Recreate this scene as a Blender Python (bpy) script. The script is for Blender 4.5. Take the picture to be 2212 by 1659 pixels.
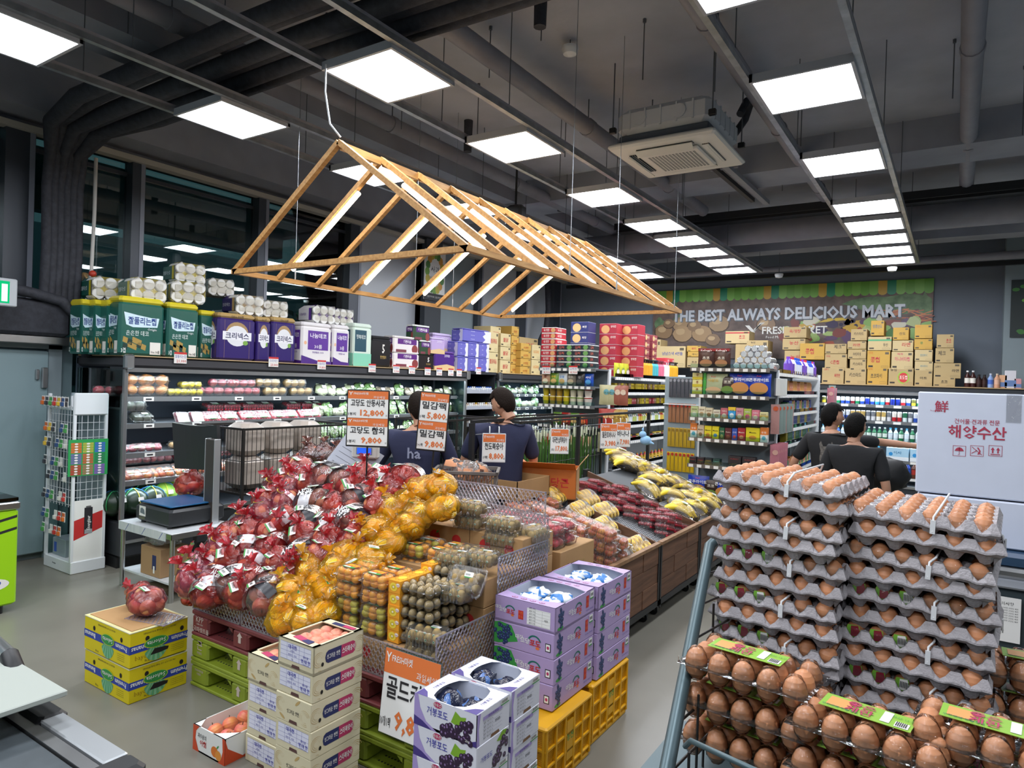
import bpy,math,random
import numpy as np
from mathutils import Matrix,Vector,Euler,noise
SC=bpy.context.scene
for _o in list(bpy.data.objects):
 bpy.data.objects.remove(_o)
COL=SC.collection
R=random.Random(7)
PI=math.pi
cam=bpy.data.cameras.new('camera')
camo=bpy.data.objects.new('camera',cam)
COL.objects.link(camo)
cam.sensor_fit='HORIZONTAL'
cam.sensor_width=36.0
cam.lens=23.85
cam.clip_start=0.05
cam.clip_end=100
_yaw,_pit,_rol=0.58082,-0.0054201,0.031957
_f=Vector((-math.sin(_yaw)*math.cos(_pit),math.cos(_yaw)*math.cos(_pit),math.sin(_pit)))
_r=Vector((math.cos(_yaw),math.sin(_yaw),0))
_u=_r.cross(_f)
_r2=math.cos(_rol)*_r+math.sin(_rol)*_u
_u2=-math.sin(_rol)*_r+math.cos(_rol)*_u
_m=Matrix.Identity(4)
for _i in range(3):
 _m[_i][0],_m[_i][1],_m[_i][2]=_r2[_i],_u2[_i],-_f[_i]
_m[0][3],_m[1][3],_m[2][3]=0,0,1.88
camo.matrix_world=_m
SC.camera=camo
W=bpy.data.worlds.new('world')
SC.world=W
W.use_nodes=True
_bg=W.node_tree.nodes['Background']
_bg.inputs[0].default_value=(0.05,0.10,0.115,1)
_bg.inputs[1].default_value=1.0
SC.view_settings.view_transform='Standard'
SC.view_settings.look='None'
SC.view_settings.gamma=1.0
SC.view_settings.use_curve_mapping=False
SC.view_settings.exposure=0.0
PANEL_W=27.0 # radiance of the ceiling LED panels
TUBE_W=16.0 # radiance of the truss tubes
CASE_W=34.0 # radiance of the cooler light strips
cy=SC.cycles
cy.max_bounces=7
cy.diffuse_bounces=3
cy.glossy_bounces=3
cy.transmission_bounces=3
cy.transparent_max_bounces=24
cy.sample_clamp_indirect=6.0
cy.caustics_reflective=False
cy.caustics_refractive=False
cy.use_light_tree=True
def lin(h):
 if isinstance(h,str):
  h=h.lstrip('#')
  c=[int(h[i:i+2],16)/255 for i in(0,2,4)]
 else:
  c=list(h)
 return tuple(((x/12.92) if x<=0.04045 else((x+0.055)/1.055)**2.4) for x in c)+(1,)
MATS={}
def mat(name,color='#808080',rough=0.5,metal=0.0,spec=0.5,var=0.0,scale=8.0,col2=None,bump=0.0,
 bscale=60.0,emit=0.0,coat=0.0,stretch=None,rand=0.0,detail=3.0):
 if name in MATS:
  return MATS[name]
 m=bpy.data.materials.new(name)
 m.use_nodes=True
 nt=m.node_tree
 p=nt.nodes['Principled BSDF']
 p.inputs['Base Color'].default_value=lin(color)
 p.inputs['Roughness'].default_value=rough
 p.inputs['Metallic'].default_value=metal
 p.inputs['Specular IOR Level'].default_value=spec
 if coat:
  p.inputs['Coat Weight'].default_value=coat
  p.inputs['Coat Roughness'].default_value=0.1
 if emit:
  p.inputs['Emission Color'].default_value=lin(color)
  p.inputs['Emission Strength'].default_value=emit
 vec=None
 if var or col2 or bump:
  tc=nt.nodes.new('ShaderNodeTexCoord')
  mp=nt.nodes.new('ShaderNodeMapping')
  nt.links.new(tc.outputs['Object'],mp.inputs['Vector'])
  if stretch:
   mp.inputs['Scale'].default_value=stretch
  vec=mp.outputs['Vector']
 if var or col2:
  n=nt.nodes.new('ShaderNodeTexNoise')
  n.inputs['Scale'].default_value=scale
  n.inputs['Detail'].default_value=detail
  nt.links.new(vec,n.inputs['Vector'])
  mr=nt.nodes.new('ShaderNodeMapRange')
  mr.inputs['From Min'].default_value=0.32
  mr.inputs['From Max'].default_value=0.68
  nt.links.new(n.outputs['Fac'],mr.inputs['Value'])
  mx=nt.nodes.new('ShaderNodeMix')
  mx.data_type='RGBA'
  c1=lin(color)
  if col2:
   c2=lin(col2)
  else:
   c2=tuple(x*(1-var) for x in c1[:3])+(1,)
   c1=tuple(min(1,x*(1+var*0.5)) for x in c1[:3])+(1,)
  mx.inputs[6].default_value=c1
  mx.inputs[7].default_value=c2
  nt.links.new(mr.outputs[0],mx.inputs[0])
  nt.links.new(mx.outputs[2],p.inputs['Base Color'])
 if rand:
  oi=nt.nodes.new('ShaderNodeObjectInfo')
  hs=nt.nodes.new('ShaderNodeHueSaturation')
  mr2=nt.nodes.new('ShaderNodeMapRange')
  mr2.inputs['To Min'].default_value=1-rand
  mr2.inputs['To Max'].default_value=1+rand
  nt.links.new(oi.outputs['Random'],mr2.inputs['Value'])
  nt.links.new(mr2.outputs[0],hs.inputs['Value'])
  lk=p.inputs['Base Color'].links
  if lk:
   nt.links.new(lk[0].from_socket,hs.inputs['Color'])
  else:
   hs.inputs['Color'].default_value=lin(color)
  nt.links.new(hs.outputs[0],p.inputs['Base Color'])
 if bump:
  n2=nt.nodes.new('ShaderNodeTexNoise')
  n2.inputs['Scale'].default_value=bscale
  n2.inputs['Detail'].default_value=2
  nt.links.new(vec,n2.inputs['Vector'])
  b=nt.nodes.new('ShaderNodeBump')
  b.inputs['Strength'].default_value=bump
  b.inputs['Distance'].default_value=0.01
  nt.links.new(n2.outputs['Fac'],b.inputs['Height'])
  nt.links.new(b.outputs[0],p.inputs['Normal'])
 MATS[name]=m
 return m
def glow(name,color,strength):
 if name in MATS:
  return MATS[name]
 m=bpy.data.materials.new(name)
 m.use_nodes=True
 nt=m.node_tree
 nt.nodes.remove(nt.nodes['Principled BSDF'])
 e=nt.nodes.new('ShaderNodeEmission')
 e.inputs[0].default_value=lin(color)
 e.inputs[1].default_value=strength
 nt.links.new(e.outputs[0],nt.nodes['Material Output'].inputs[0])
 MATS[name]=m
 return m
def clear(name,tint='#ffffff',gloss=0.08,rough=0.12,crink=0.0,cscale=30.0,body=0.0,fres=1.3,bodycol=None):
 """thin clear film or sheet: tinted see-through, a glossy skin and a little milky body"""
 if name in MATS:
  return MATS[name]
 m=bpy.data.materials.new(name)
 m.use_nodes=True
 nt=m.node_tree
 nt.nodes.remove(nt.nodes['Principled BSDF'])
 out=nt.nodes['Material Output']
 tr=nt.nodes.new('ShaderNodeBsdfTransparent')
 tr.inputs[0].default_value=lin(tint)
 gl=nt.nodes.new('ShaderNodeBsdfGlossy')
 gl.inputs['Roughness'].default_value=rough
 src=tr.outputs[0]
 if body:
  df=nt.nodes.new('ShaderNodeBsdfDiffuse')
  df.inputs[0].default_value=lin(bodycol or tint)
  m0=nt.nodes.new('ShaderNodeMixShader')
  m0.inputs[0].default_value=body
  nt.links.new(tr.outputs[0],m0.inputs[1])
  nt.links.new(df.outputs[0],m0.inputs[2])
  src=m0.outputs[0]
 fr=nt.nodes.new('ShaderNodeFresnel')
 fr.inputs['IOR'].default_value=fres
 ad=nt.nodes.new('ShaderNodeMath')
 ad.operation='ADD'
 ad.use_clamp=True
 ad.inputs[1].default_value=gloss
 nt.links.new(fr.outputs[0],ad.inputs[0])
 mx=nt.nodes.new('ShaderNodeMixShader')
 nt.links.new(ad.outputs[0],mx.inputs[0])
 nt.links.new(src,mx.inputs[1])
 nt.links.new(gl.outputs[0],mx.inputs[2])
 if crink:
  tc=nt.nodes.new('ShaderNodeTexCoord')
  n2=nt.nodes.new('ShaderNodeTexNoise')
  n2.inputs['Scale'].default_value=cscale
  n2.inputs['Detail'].default_value=3
  n2.inputs['Distortion'].default_value=1.5
  nt.links.new(tc.outputs['Object'],n2.inputs['Vector'])
  b=nt.nodes.new('ShaderNodeBump')
  b.inputs['Strength'].default_value=crink
  b.inputs['Distance'].default_value=0.02
  nt.links.new(n2.outputs['Fac'],b.inputs['Height'])
  nt.links.new(b.outputs[0],gl.inputs['Normal'])
 nt.links.new(mx.outputs[0],out.inputs[0])
 MATS[name]=m
 return m
TEXT_JOBS=[] # (mesh, verts, faces, mats, smooth flags, text ops)
class MB:
 """collects shapes, builds one mesh"""
 def __init__(s):
  s.v,s.f,s.mi,s.sm,s.mats,s.txt=[],[],[],[],[],[]
  s.T=None
 def mid(s,m):
  if m not in s.mats:
   s.mats.append(m)
  return s.mats.index(m)
 def add(s,vs,fs,m,smooth=False):
  b=len(s.v)
  if s.T is not None:
   vs=[s.T@Vector(v) for v in vs]
  s.v.extend([tuple(v) for v in vs])
  k=s.mid(m)
  for f in fs:
   s.f.append(tuple(i+b for i in f))
   s.mi.append(k)
   s.sm.append(smooth)
  return s
 def box(s,x0,x1,y0,y1,z0,z1,m):
  vs=[(x0,y0,z0),(x1,y0,z0),(x1,y1,z0),(x0,y1,z0),(x0,y0,z1),(x1,y0,z1),(x1,y1,z1),(x0,y1,z1)]
  return s.add(vs,[(0,3,2,1),(4,5,6,7),(0,1,5,4),(1,2,6,5),(2,3,7,6),(3,0,4,7)],m)
 def bbox(s,x0,x1,y0,y1,z0,z1,m,b=0.01):
  """box with chamfered vertical and horizontal edges"""
  vs,fs=[],[]
  def ring(ix,z):
   return[(x0+ix+b,y0+ix,z),(x1-ix-b,y0+ix,z),(x1-ix,y0+ix+b,z),(x1-ix,y1-ix-b,z),
 (x1-ix-b,y1-ix,z),(x0+ix+b,y1-ix,z),(x0+ix,y1-ix-b,z),(x0+ix,y0+ix+b,z)]
  for ix,z in((b,z0),(0,z0+b),(0,z1-b),(b,z1)):
   vs+=ring(ix,z)
  for k in range(3):
   for i in range(8):
    j=(i+1)%8
    fs.append((k*8+i,k*8+j,k*8+8+j,k*8+8+i))
  fs.append(tuple(range(7,-1,-1)))
  fs.append(tuple(range(24,32)))
  return s.add(vs,fs,m)
 def obox(s,c,size,rot,m):
  """box about a centre with a rotation matrix"""
  hx,hy,hz=size[0]/2,size[1]/2,size[2]/2
  c=Vector(c)
  vs=[c+rot@Vector((x,y,z)) for z in(-hz,hz) for x,y in((-hx,-hy),(hx,-hy),(hx,hy),(-hx,hy))]
  return s.add(vs,[(0,3,2,1),(4,5,6,7),(0,1,5,4),(1,2,6,5),(2,3,7,6),(3,0,4,7)],m)
 def bar(s,a,b,w,h,m,up=(0,0,1)):
  a,b=Vector(a),Vector(b)
  d=(b-a)
  L=d.length
  if L<1e-6:
   return s
  d/=L
  u=Vector(up)
  if abs(d.dot(u))>0.99:
   u=Vector((0,1,0))
  x=d.cross(u).normalized()
  z=x.cross(d)
  rot=Matrix((x,d,z)).transposed()
  return s.obox((a+b)/2,(w,L,h),rot,m)
 def tube(s,pts,r,m,n=8,caps=True):
  pts=[Vector(p) for p in pts]
  rr=r if isinstance(r,(list,tuple)) else[r]*len(pts)
  vs,fs=[],[]
  d0=(pts[1]-pts[0]).normalized()
  u=Vector((0,0,1)) if abs(d0.z)<0.9 else Vector((1,0,0))
  x=d0.cross(u).normalized()
  for i,p in enumerate(pts):
   if i==0:
    d=pts[1]-pts[0]
   elif i==len(pts)-1:
    d=pts[-1]-pts[-2]
   else:
    d=(pts[i+1]-p).normalized()+(p-pts[i-1]).normalized()
   d.normalize()
   x=(x-d*x.dot(d)).normalized()
   y=d.cross(x)
   for k in range(n):
    a=2*PI*k/n
    vs.append(p+(x*math.cos(a)+y*math.sin(a))*rr[i])
  for i in range(len(pts)-1):
   for k in range(n):
    k2=(k+1)%n
    fs.append((i*n+k,i*n+k2,(i+1)*n+k2,(i+1)*n+k))
  s.add(vs,fs,m,True)
  if caps:
   b=len(vs)-n
   s.add([vs[k] for k in range(n)],[tuple(range(n-1,-1,-1))],m)
   s.add([vs[b+k] for k in range(n)],[tuple(range(n))],m)
  return s
 def lathe(s,prof,m,n=12,c=(0,0,0),smooth=True,sx=1.0,sy=1.0):
  """prof: (r, z) pairs, bottom to top; m one material or one per segment"""
  vs,c=[],Vector(c)
  for r,z in prof:
   for k in range(n):
    a=2*PI*k/n
    vs.append(c+Vector((r*sx*math.cos(a),r*sy*math.sin(a),z)))
  for i in range(len(prof)-1):
   fs=[]
   for k in range(n):
    k2=(k+1)%n
    fs.append((i*n+k,i*n+k2,(i+1)*n+k2,(i+1)*n+k))
   s.add(vs[:],fs,m[i] if isinstance(m,list) else m,smooth) if i==0 and not isinstance(m,list) and False else s._seg(vs,fs,m[i] if isinstance(m,list) else m,smooth)
  m0=m[0] if isinstance(m,list) else m
  m1=m[-1] if isinstance(m,list) else m
  if prof[0][0]>1e-5:
   s.add(vs[:n],[tuple(range(n-1,-1,-1))],m0)
  if prof[-1][0]>1e-5:
   s.add(vs[-n:],[tuple(range(n))],m1)
  return s
 def _seg(s,vs,fs,m,smooth):
  used=sorted({i for f in fs for i in f})
  mp={o:i for i,o in enumerate(used)}
  return s.add([vs[i] for i in used],[tuple(mp[i] for i in f) for f in fs],m,smooth)
 def ball(s,c,r,m,nu=10,nv=7,rot=None):
  """ellipsoid; r one radius or three"""
  rx,ry,rz=(r,r,r) if not isinstance(r,(tuple,list)) else r
  vs=[]
  c=Vector(c)
  q=[Vector((0,0,-rz))]
  for j in range(1,nv):
   t=-PI/2+PI*j/nv
   for k in range(nu):
    a=2*PI*k/nu
    q.append(Vector((rx*math.cos(t)*math.cos(a),ry*math.cos(t)*math.sin(a),rz*math.sin(t))))
  q.append(Vector((0,0,rz)))
  if rot is not None:
   q=[rot@v for v in q]
  vs=[c+v for v in q]
  fs=[]
  for k in range(nu):
   k2=(k+1)%nu
   fs.append((0,1+k2,1+k))
   for j in range(nv-2):
    a=1+j*nu
    fs.append((a+k,a+k2,a+nu+k2,a+nu+k))
   a=1+(nv-2)*nu
   fs.append((a+k,a+k2,len(vs)-1))
  return s.add(vs,fs,m,True)
 def quad(s,a,b,c,d,m):
  return s.add([a,b,c,d],[(0,1,2,3)],m)
 def plate(s,o,ex,ey,pts,m,lift=0.0008):
  """flat polygon of print, pts in the plane of ex, ey at o"""
  o,ex,ey=Vector(o),Vector(ex).normalized(),Vector(ey).normalized()
  n=ex.cross(ey)
  return s.add([o+ex*p[0]+ey*p[1]+n*lift for p in pts],[tuple(range(len(pts)))],m)
 def rect(s,o,ex,ey,x0,x1,y0,y1,m,lift=0.0008):
  return s.plate(o,ex,ey,[(x0,y0),(x1,y0),(x1,y1),(x0,y1)],m,lift)
 def disc(s,o,ex,ey,cx,cy_,rx,ry,m,lift=0.0008,n=16,rot=0.0):
  pts=[]
  for k in range(n):
   a=2*PI*k/n
   x,y=rx*math.cos(a),ry*math.sin(a)
   pts.append((cx+x*math.cos(rot)-y*math.sin(rot),cy_+x*math.sin(rot)+y*math.cos(rot)))
  return s.plate(o,ex,ey,pts,m,lift)
 def text(s,t,o,ex,ey,size,m,lift=0.0012,wid=None,align='C',fat=0,rot=0.0):
  """letters of a given height (size), squeezed to a width when wid is given; o is the middle of the line"""
  o,ex,ey=Vector(o),Vector(ex).normalized(),Vector(ey).normalized()
  n=ex.cross(ey)
  if rot:
   ex,ey=ex*math.cos(rot)+ey*math.sin(rot),ey*math.cos(rot)-ex*math.sin(rot)
  o=o+n*lift
  if s.T is not None:
   r3=s.T.to_3x3()
   o,ex,ey=s.T@o,r3@ex,r3@ey
  s.txt.append((t,o,ex,ey,size,s.mid(m),wid,align,fat))
  return s
 def mesh(s,name):
  me=bpy.data.meshes.new(name)
  for m in s.mats:
   me.materials.append(m)
  if s.txt:
   TEXT_JOBS.append((me,s))
  else:
   fill(me,s.v,s.f,s.mi,s.sm)
  return me
def fill(me,v,f,mi,sm):
 me.from_pydata(v,[],f)
 me.polygons.foreach_set('material_index',mi)
 me.polygons.foreach_set('use_smooth',sm)
 me.update()
def finish_text():
 names=[]
 for _,s in TEXT_JOBS:
  for t in s.txt:
   k=(t[0],t[8])
   if k not in names:
    names.append(k)
 glyphs={}
 old=[]
 jobs=[]
 for fat in sorted({k[1] for k in names}):
  L=[k[0] for k in names if k[1]==fat]
  jobs+=[(fat,L[i:i+6]) for i in range(0,len(L),6)]
 for fat,L in jobs:
  c=bpy.data.curves.new('letters','FONT')
  c.body='\n'.join(L)
  c.size=1.0
  c.space_line=3.0
  c.resolution_u=1
  c.offset=0.009*fat
  o=bpy.data.objects.new('letters',c)
  me=o.to_mesh()
  old.append((o,c))
  n=len(me.vertices)
  co=np.empty(n*3,dtype=np.float64)
  me.vertices.foreach_get('co',co)
  co=co.reshape(-1,3)
  row=np.rint((co[:,1]-0.35)/-3.0).astype(int)
  per=[[] for _ in L]
  for p in me.polygons:
   vs=tuple(p.vertices)
   k=row[vs[0]]
   if 0<=k<len(L):
    per[k].append(vs)
  for k,t in enumerate(L):
   used=sorted({i for f in per[k] for i in f})
   mp={a:b for b,a in enumerate(used)}
   if not used:
    glyphs[(t,fat)]=(np.zeros((0,2)),[])
    continue
   v=co[used][:,:2].copy()
   v[:,1]+=3.0*k
   v[:,0]-=(v[:,0].min()+v[:,0].max())/2
   v[:,1]-=0.35
   glyphs[(t,fat)]=(v,[tuple(mp[i] for i in f) for f in per[k]])
 for o,c in old:
  bpy.data.objects.remove(o)
  bpy.data.curves.remove(c)
 for me,s in TEXT_JOBS:
  for t,o,ex,ey,size,mi,wid,align,fat in s.txt:
   v,fs=glyphs[(t,fat)]
   if not len(v):
    continue
   w=(v[:,0].max()-v[:,0].min())
   k=size/0.78
   kx=min(k*1.2,wid/w) if wid else k
   b=len(s.v)
   off=0 if align=='C' else(w/2 if align=='L' else-w/2)
   for x,y in v:
    s.v.append(tuple(o+ex*((x+off)*kx)+ey*(y*k)))
   for f in fs:
    s.f.append(tuple(i+b for i in f))
    s.mi.append(mi)
    s.sm.append(False)
  fill(me,s.v,s.f,s.mi,s.sm)
def add(name,shape,parent=None,loc=None,rot=None,label=None,cat=None,group=None,kind=None):
 me=shape.mesh(name) if isinstance(shape,MB) else shape
 o=bpy.data.objects.new(name,me)
 COL.objects.link(o)
 if parent is not None:
  o.parent=parent
 if loc is not None:
  o.location=loc
 if rot is not None:
  o.rotation_euler=rot
 tag(o,label,cat,group,kind)
 return o
def tag(o,label=None,cat=None,group=None,kind=None):
 if label:
  o['label']=label
 if cat:
  o['category']=cat
 if group:
  o['group']=group
 if kind:
  o['kind']=kind
 return o
def empty(name,loc=(0,0,0),rot=(0,0,0),label=None,cat=None,group=None,kind=None):
 return add(name,None,None,loc,rot,label,cat,group,kind)
KIDS={}
def kids_of(o):
 k=o.name
 if k not in KIDS:
  KIDS[k]=list(o.children)
 return KIDS[k]
def copy_tree(o,parent=None):
 c=o.copy()
 COL.objects.link(c)
 c.parent=parent
 for ch in kids_of(o):
  copy_tree(ch,c)
 return c
USED=set()
def put(proto,loc,rot=(0,0,0),label=None,group=None,scale=None):
 """first call moves the pattern itself, later calls copy it with its parts"""
 if proto.name in USED:
  o=copy_tree(proto)
 else:
  kids_of(proto)
  for ch in kids_of(proto):
   kids_of(ch)
  USED.add(proto.name)
  o=proto
 o.location=loc
 o.rotation_euler=rot if isinstance(rot,(tuple,list,Euler)) else(0,0,rot)
 if scale is not None:
  o.scale=scale if isinstance(scale,(tuple,list)) else(scale,)*3
 elif o is not proto:
  o.scale=(1,1,1)
 if label:
  o['label']=label
 if group:
  o['group']=group
 return o
ORD=['first','second','third','fourth','fifth','sixth','seventh','eighth','ninth','tenth','eleventh','twelfth',
 'thirteenth','fourteenth','fifteenth','sixteenth','seventeenth','eighteenth','nineteenth','twentieth',
 'twenty-first','twenty-second','twenty-third','twenty-fourth','twenty-fifth','twenty-sixth','twenty-seventh',
 'twenty-eighth','twenty-ninth','thirtieth']
def nth(i):
 return ORD[i] if i<len(ORD) else str(i+1)+'th'
X,Y,Z=Vector((1,0,0)),Vector((0,1,0)),Vector((0,0,1))
NX,NY=-X,-Y
# ================================================================ the room
m_floor=mat('floor_epoxy','#7a776d',rough=0.32,var=0.12,scale=1.6,spec=0.4)
m_ceil=mat('ceiling_concrete','#abafb9',rough=0.9,var=0.22,scale=1.2,bump=0.15,bscale=20,detail=6)
m_beam=mat('beam_concrete','#9498a2',rough=0.9,var=0.15,scale=2.0,bump=0.1,bscale=25)
m_wallg=mat('wall_grey','#727b87',rough=0.7,var=0.06,scale=2)
m_walll=mat('wall_panel','#8b999f',rough=0.5,var=0.05,scale=2)
m_mull=mat('mullion_grey','#4a4f57',rough=0.4,metal=0.3)
m_mull2=mat('mullion_film','#8b909c',rough=0.4)
m_dark=mat('dark_insulation','#34363e',rough=0.75,var=0.3,scale=20,bump=0.3,bscale=60)
m_pipe=mat('painted_pipe','#8b8b93',rough=0.6,var=0.1,scale=6)
m_pipew=mat('pipe_light','#8a8d94',rough=0.5,var=0.1)
m_steel=mat('steel_rail','#a8adb2',rough=0.35,metal=0.8,var=0.25,scale=10)
m_rod=mat('steel_rod','#6c7076',rough=0.5,metal=0.6)
m_white=mat('white_paint','#dfe3e6',rough=0.4)
m_black=mat('black_paint','#1a1b1d',rough=0.45)
m_chrome=mat('stainless','#b9babb',rough=0.28,metal=0.95,var=0.1,scale=4)
H=4.7
def struct(name,mb,parent=None,kind='structure',label=None):
 return add(name,mb,parent,kind=None if parent is not None else kind,label=label)
struct('floor',MB().box(-9,4.5,-5,13.8,-0.1,0,m_floor))
struct('ceiling',MB().box(-9,4.5,-5,13.8,H,H+0.15,m_ceil))
struct('wall_back',MB().box(-9,4.5,13.6,13.8,0,H,m_wallg))
struct('wall_right',MB().box(3.6,3.8,-5,13.6,0,H,m_walll))
struct('wall_rear',MB().box(-9,3.8,-5.2,-5,0,H,m_walll))
struct('wall_back_pier',MB().box(0.58,1.0,13.2,13.6,0,H,m_walll))
wl=MB()
wl.box(-7.9,-7.65,-5,13.6,0,1.2,m_wallg)
wl.box(-7.9,-7.65,-5,13.6,4.18,H,m_beam)
struct('wall_left',wl)
lo=MB()
lo.box(-7.9,-7.2,-5,13.6,4.25,H,m_beam)
lo.box(-7.62,-7.5,-5,13.6,4.12,4.18,mat('cream_trim','#b9b6aa',rough=0.5))
struct('trim_1',lo)
struct('ceiling_beam',MB().box(-9,4.5,8.1,8.75,4.38,H,m_beam))
struct('ceiling_beam',MB().box(-9,4.5,11.9,12.3,4.2,H,m_beam))
struct('ceiling_beam',MB().box(-5.9,-5.35,-5,13.6,4.42,H,m_beam))
m_glass=clear('window_glass','#d5e6e4',gloss=0.10,rough=0.0,fres=1.55)
posts=[(2.694,2.944),(3.87,4.01),(5.465,5.62),(7.04,7.27),(8.63,9.05),(10.26,10.41),(11.7,12.0),(13.1,13.43)]
wn=0
for i,(a,b) in enumerate([(-4.0,-3.8),(-2.4,-2.2),(-0.8,-0.6),(0.9,1.1)]+posts):
 s=MB().box(-7.72,-7.55,a,b,1.2,4.18,m_mull)
 s.box(-7.555,-7.545,b-0.05,b-0.005,1.2,4.18,m_mull2)
 struct('window_mullion',s)
edges=[-5.0,-4.0,-3.8,-2.4,-2.2,-0.8,-0.6,0.9,1.1,2.694,2.944,3.87,4.01,5.465,5.62,7.04]
for i in range(0,len(edges),2):
 wn+=1
 w=add('window_%d'%wn,MB().box(-7.72,-7.66,edges[i],edges[i+1],3.98,4.02,m_mull),kind='structure')
 add('glass_pane',MB().box(-7.69,-7.682,edges[i],edges[i+1],1.2,4.18,m_glass),w)
m_board=mat('white_board','#b9bfc6',rough=0.28,spec=0.6)
for k,(a,b) in enumerate([(7.27,8.63),(9.05,10.26),(10.41,11.7),(12.0,13.1)]):
 wn+=1
 add('window_%d'%wn,MB().box(-7.70,-7.66,a,b,1.2,4.18,m_board if k!=1 else m_walll),kind='structure')
struct('wall_left_pier',MB().box(-7.66,-7.45,8.63,9.05,0,4.2,mat('pier_dark','#3b4046',rough=0.6)))
m_out=mat('canopy_teal','#2c7f86',rough=0.6)
add('awning',MB().box(-9.4,-8.2,-5,7.2,4.05,4.2,m_out).box(-9.5,-9.3,-5,7.2,3.75,4.2,mat('gutter_grey','#8f959a',rough=0.4)),
 label='teal canopy with grey gutter outside the window band',cat='awning')
tm=mat('tree_leaf','#4b6a4f',rough=0.8,var=0.4,scale=9)
for k,(yy,zz,rr) in enumerate([(11.5,2.2,1.3),(13.6,2.0,1.6),(9.2,1.4,0.9)]):
 t=empty('tree',(-14.5,yy,0),label='green tree outside the windows, '+['behind the middle bay','tallest at the far end','smallest and nearest'][k],cat='tree')
 tr=MB()
 for _ in range(260):
  d=Vector((R.gauss(0,1),R.gauss(0,1),R.gauss(0,1))).normalized()*rr*R.uniform(0.4,1)
  e=Euler((R.uniform(0,6),R.uniform(0,6),0)).to_matrix()
  tr.obox(d+Vector((0,0,zz)),(0.22,0.12,0.01),e,tm)
 add('leaves',tr,t,kind='stuff')
 add('trunk',MB().tube([(0,0,0),(0.05,0,zz)],0.12,mat('bark','#4a3d33',rough=0.9)),t)
add('street_ground',MB().box(-22,-7.9,-5,22,-0.12,0.0,mat('asphalt','#565a5c',rough=0.9)),kind='structure')
add('apartment_building',MB().box(-21,-19,5,26,0,5.4,mat('pale_block','#9fb0b4',rough=0.8)).box(-18.99,-18.95,8,24,1.4,2.4,mat('dark_panes','#33484c',rough=0.2)),
 label='pale building across the street beyond the trees',cat='building')
m_cold=mat('cold_room_panel','#80979d',rough=0.45,var=0.06,scale=1.5)
struct('wall_coldroom',MB().box(-7.65,-7.5,-5,3.3,0,2.16,m_cold))
struct('baseboard_left',MB().box(-7.5,-7.46,-5,3.3,0,0.1,mat('kick_grey','#6b7479',rough=0.5)))
dd=MB().bbox(-7.5,-7.40,1.7,3.05,0.06,2.02,mat('cold_door','#849aa0',rough=0.4),0.012)
d1=add('door_1',dd,kind='structure')
add('door_frame',MB().box(-7.5,-7.42,3.05,3.17,0,2.1,m_walll).box(-7.5,-7.42,1.6,3.17,2.04,2.12,m_walll),d1)
add('door_hinge',MB().bbox(-7.41,-7.36,2.98,3.03,1.66,1.86,m_chrome,0.006).bbox(-7.41,-7.37,2.93,2.96,1.74,1.84,m_chrome,0.006),d1)
tr2=MB().bbox(-7.5,-7.26,1.2,3.2,2.08,2.16,m_chrome,0.008)
struct('trim_2',tr2)
bx=MB().bbox(-7.6,-7.22,1.0,3.16,2.16,2.50,m_dark,0.03)
add('duct_box',bx,label='black insulated duct box over the cold room door',cat='duct')
pb=empty('pipe_bundle',(0,0,0),label='thick bundle of black insulated pipes crossing the ceiling and dropping down',cat='pipes')
for k in range(6):
 y=2.72+k*0.135
 z=4.14+(0.05 if k%2 else 0)
 j=[0.02*math.sin(k*2.1+i) for i in range(8)]
 yd=2.93+k*0.055
 pts=[(3.5,y+j[0],z),(1.0,y+j[1],z+0.02),(-1.5,y+j[2],z-0.02),(-4.0,y+j[3],z+0.02),(-6.2,y+j[4],z-0.01),
 (-6.95,y*0.5+yd*0.5,z-0.04),(-7.2,yd,z-0.25),(-7.26,yd,3.6),(-7.26,yd+0.01,3.0),(-7.26,yd,2.46)]
 add('insulated_pipe',MB().tube(pts,[0.07,0.068,0.07,0.066,0.07,0.066,0.052,0.045,0.043,0.045],m_dark,10),pb)
add('hanging_hose',MB().tube([(-7.2,3.33,3.95),(-7.2,3.33,3.4),(-7.19,3.31,2.75),(-7.2,3.27,2.45)],0.018,mat('hose_white','#c6c4bf',rough=0.5)).ball((-7.18,3.32,2.8),0.035,mat('valve_red','#c2402c',rough=0.4)),
 label='thin white hose with a red valve beside the black pipe drop',cat='hose')
add('insulated_hose',MB().tube([(-7.22,2.2,2.62),(-7.2,2.8,2.55),(-7.18,3.05,2.5),(-7.15,3.2,2.35),(-7.15,3.28,1.98)],0.05,m_dark,10),
 label='black insulated hose curving down over the cold room door corner',cat='hose')
for k,(x,z,r,y0,y1,lab) in enumerate([(-4.85,4.42,0.075,-3,11.6,'grey round pipe under the ceiling left of the roof truss'),
 (-3.15,4.42,0.08,-2,9.7,'grey round pipe along the ceiling above the cassette unit'),
 (-1.55,4.45,0.07,-1,9.8,'grey round pipe beside the right lamp row'),
 (0.02,4.45,0.075,-2,10.3,'grey round pipe near the right edge of the ceiling')]):
 s=MB().tube([(x,y0,z),(x,y1,z)],r,m_pipe,12)
 for yy in np.arange(y0+1.1,y1,2.3):
  s.tube([(x,yy,z),(x,yy+0.07,z)],r*1.12,m_pipe,12)
  s.tube([(x,yy+0.03,z),(x,yy+0.03,H)],0.006,m_rod,5)
 add('ceiling_pipe',s,label=lab,cat='pipe')
add('round_duct',MB().tube([(-5.4,10.4,4.2),(-3.2,10.35,4.18),(3.4,10.35,4.18)],0.17,m_pipe,16).tube([(-4.2,10.36,4.19),(-3.3,10.36,4.18)],0.19,m_pipew,16),
 label='large round duct crossing the rear of the ceiling',cat='duct')
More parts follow.
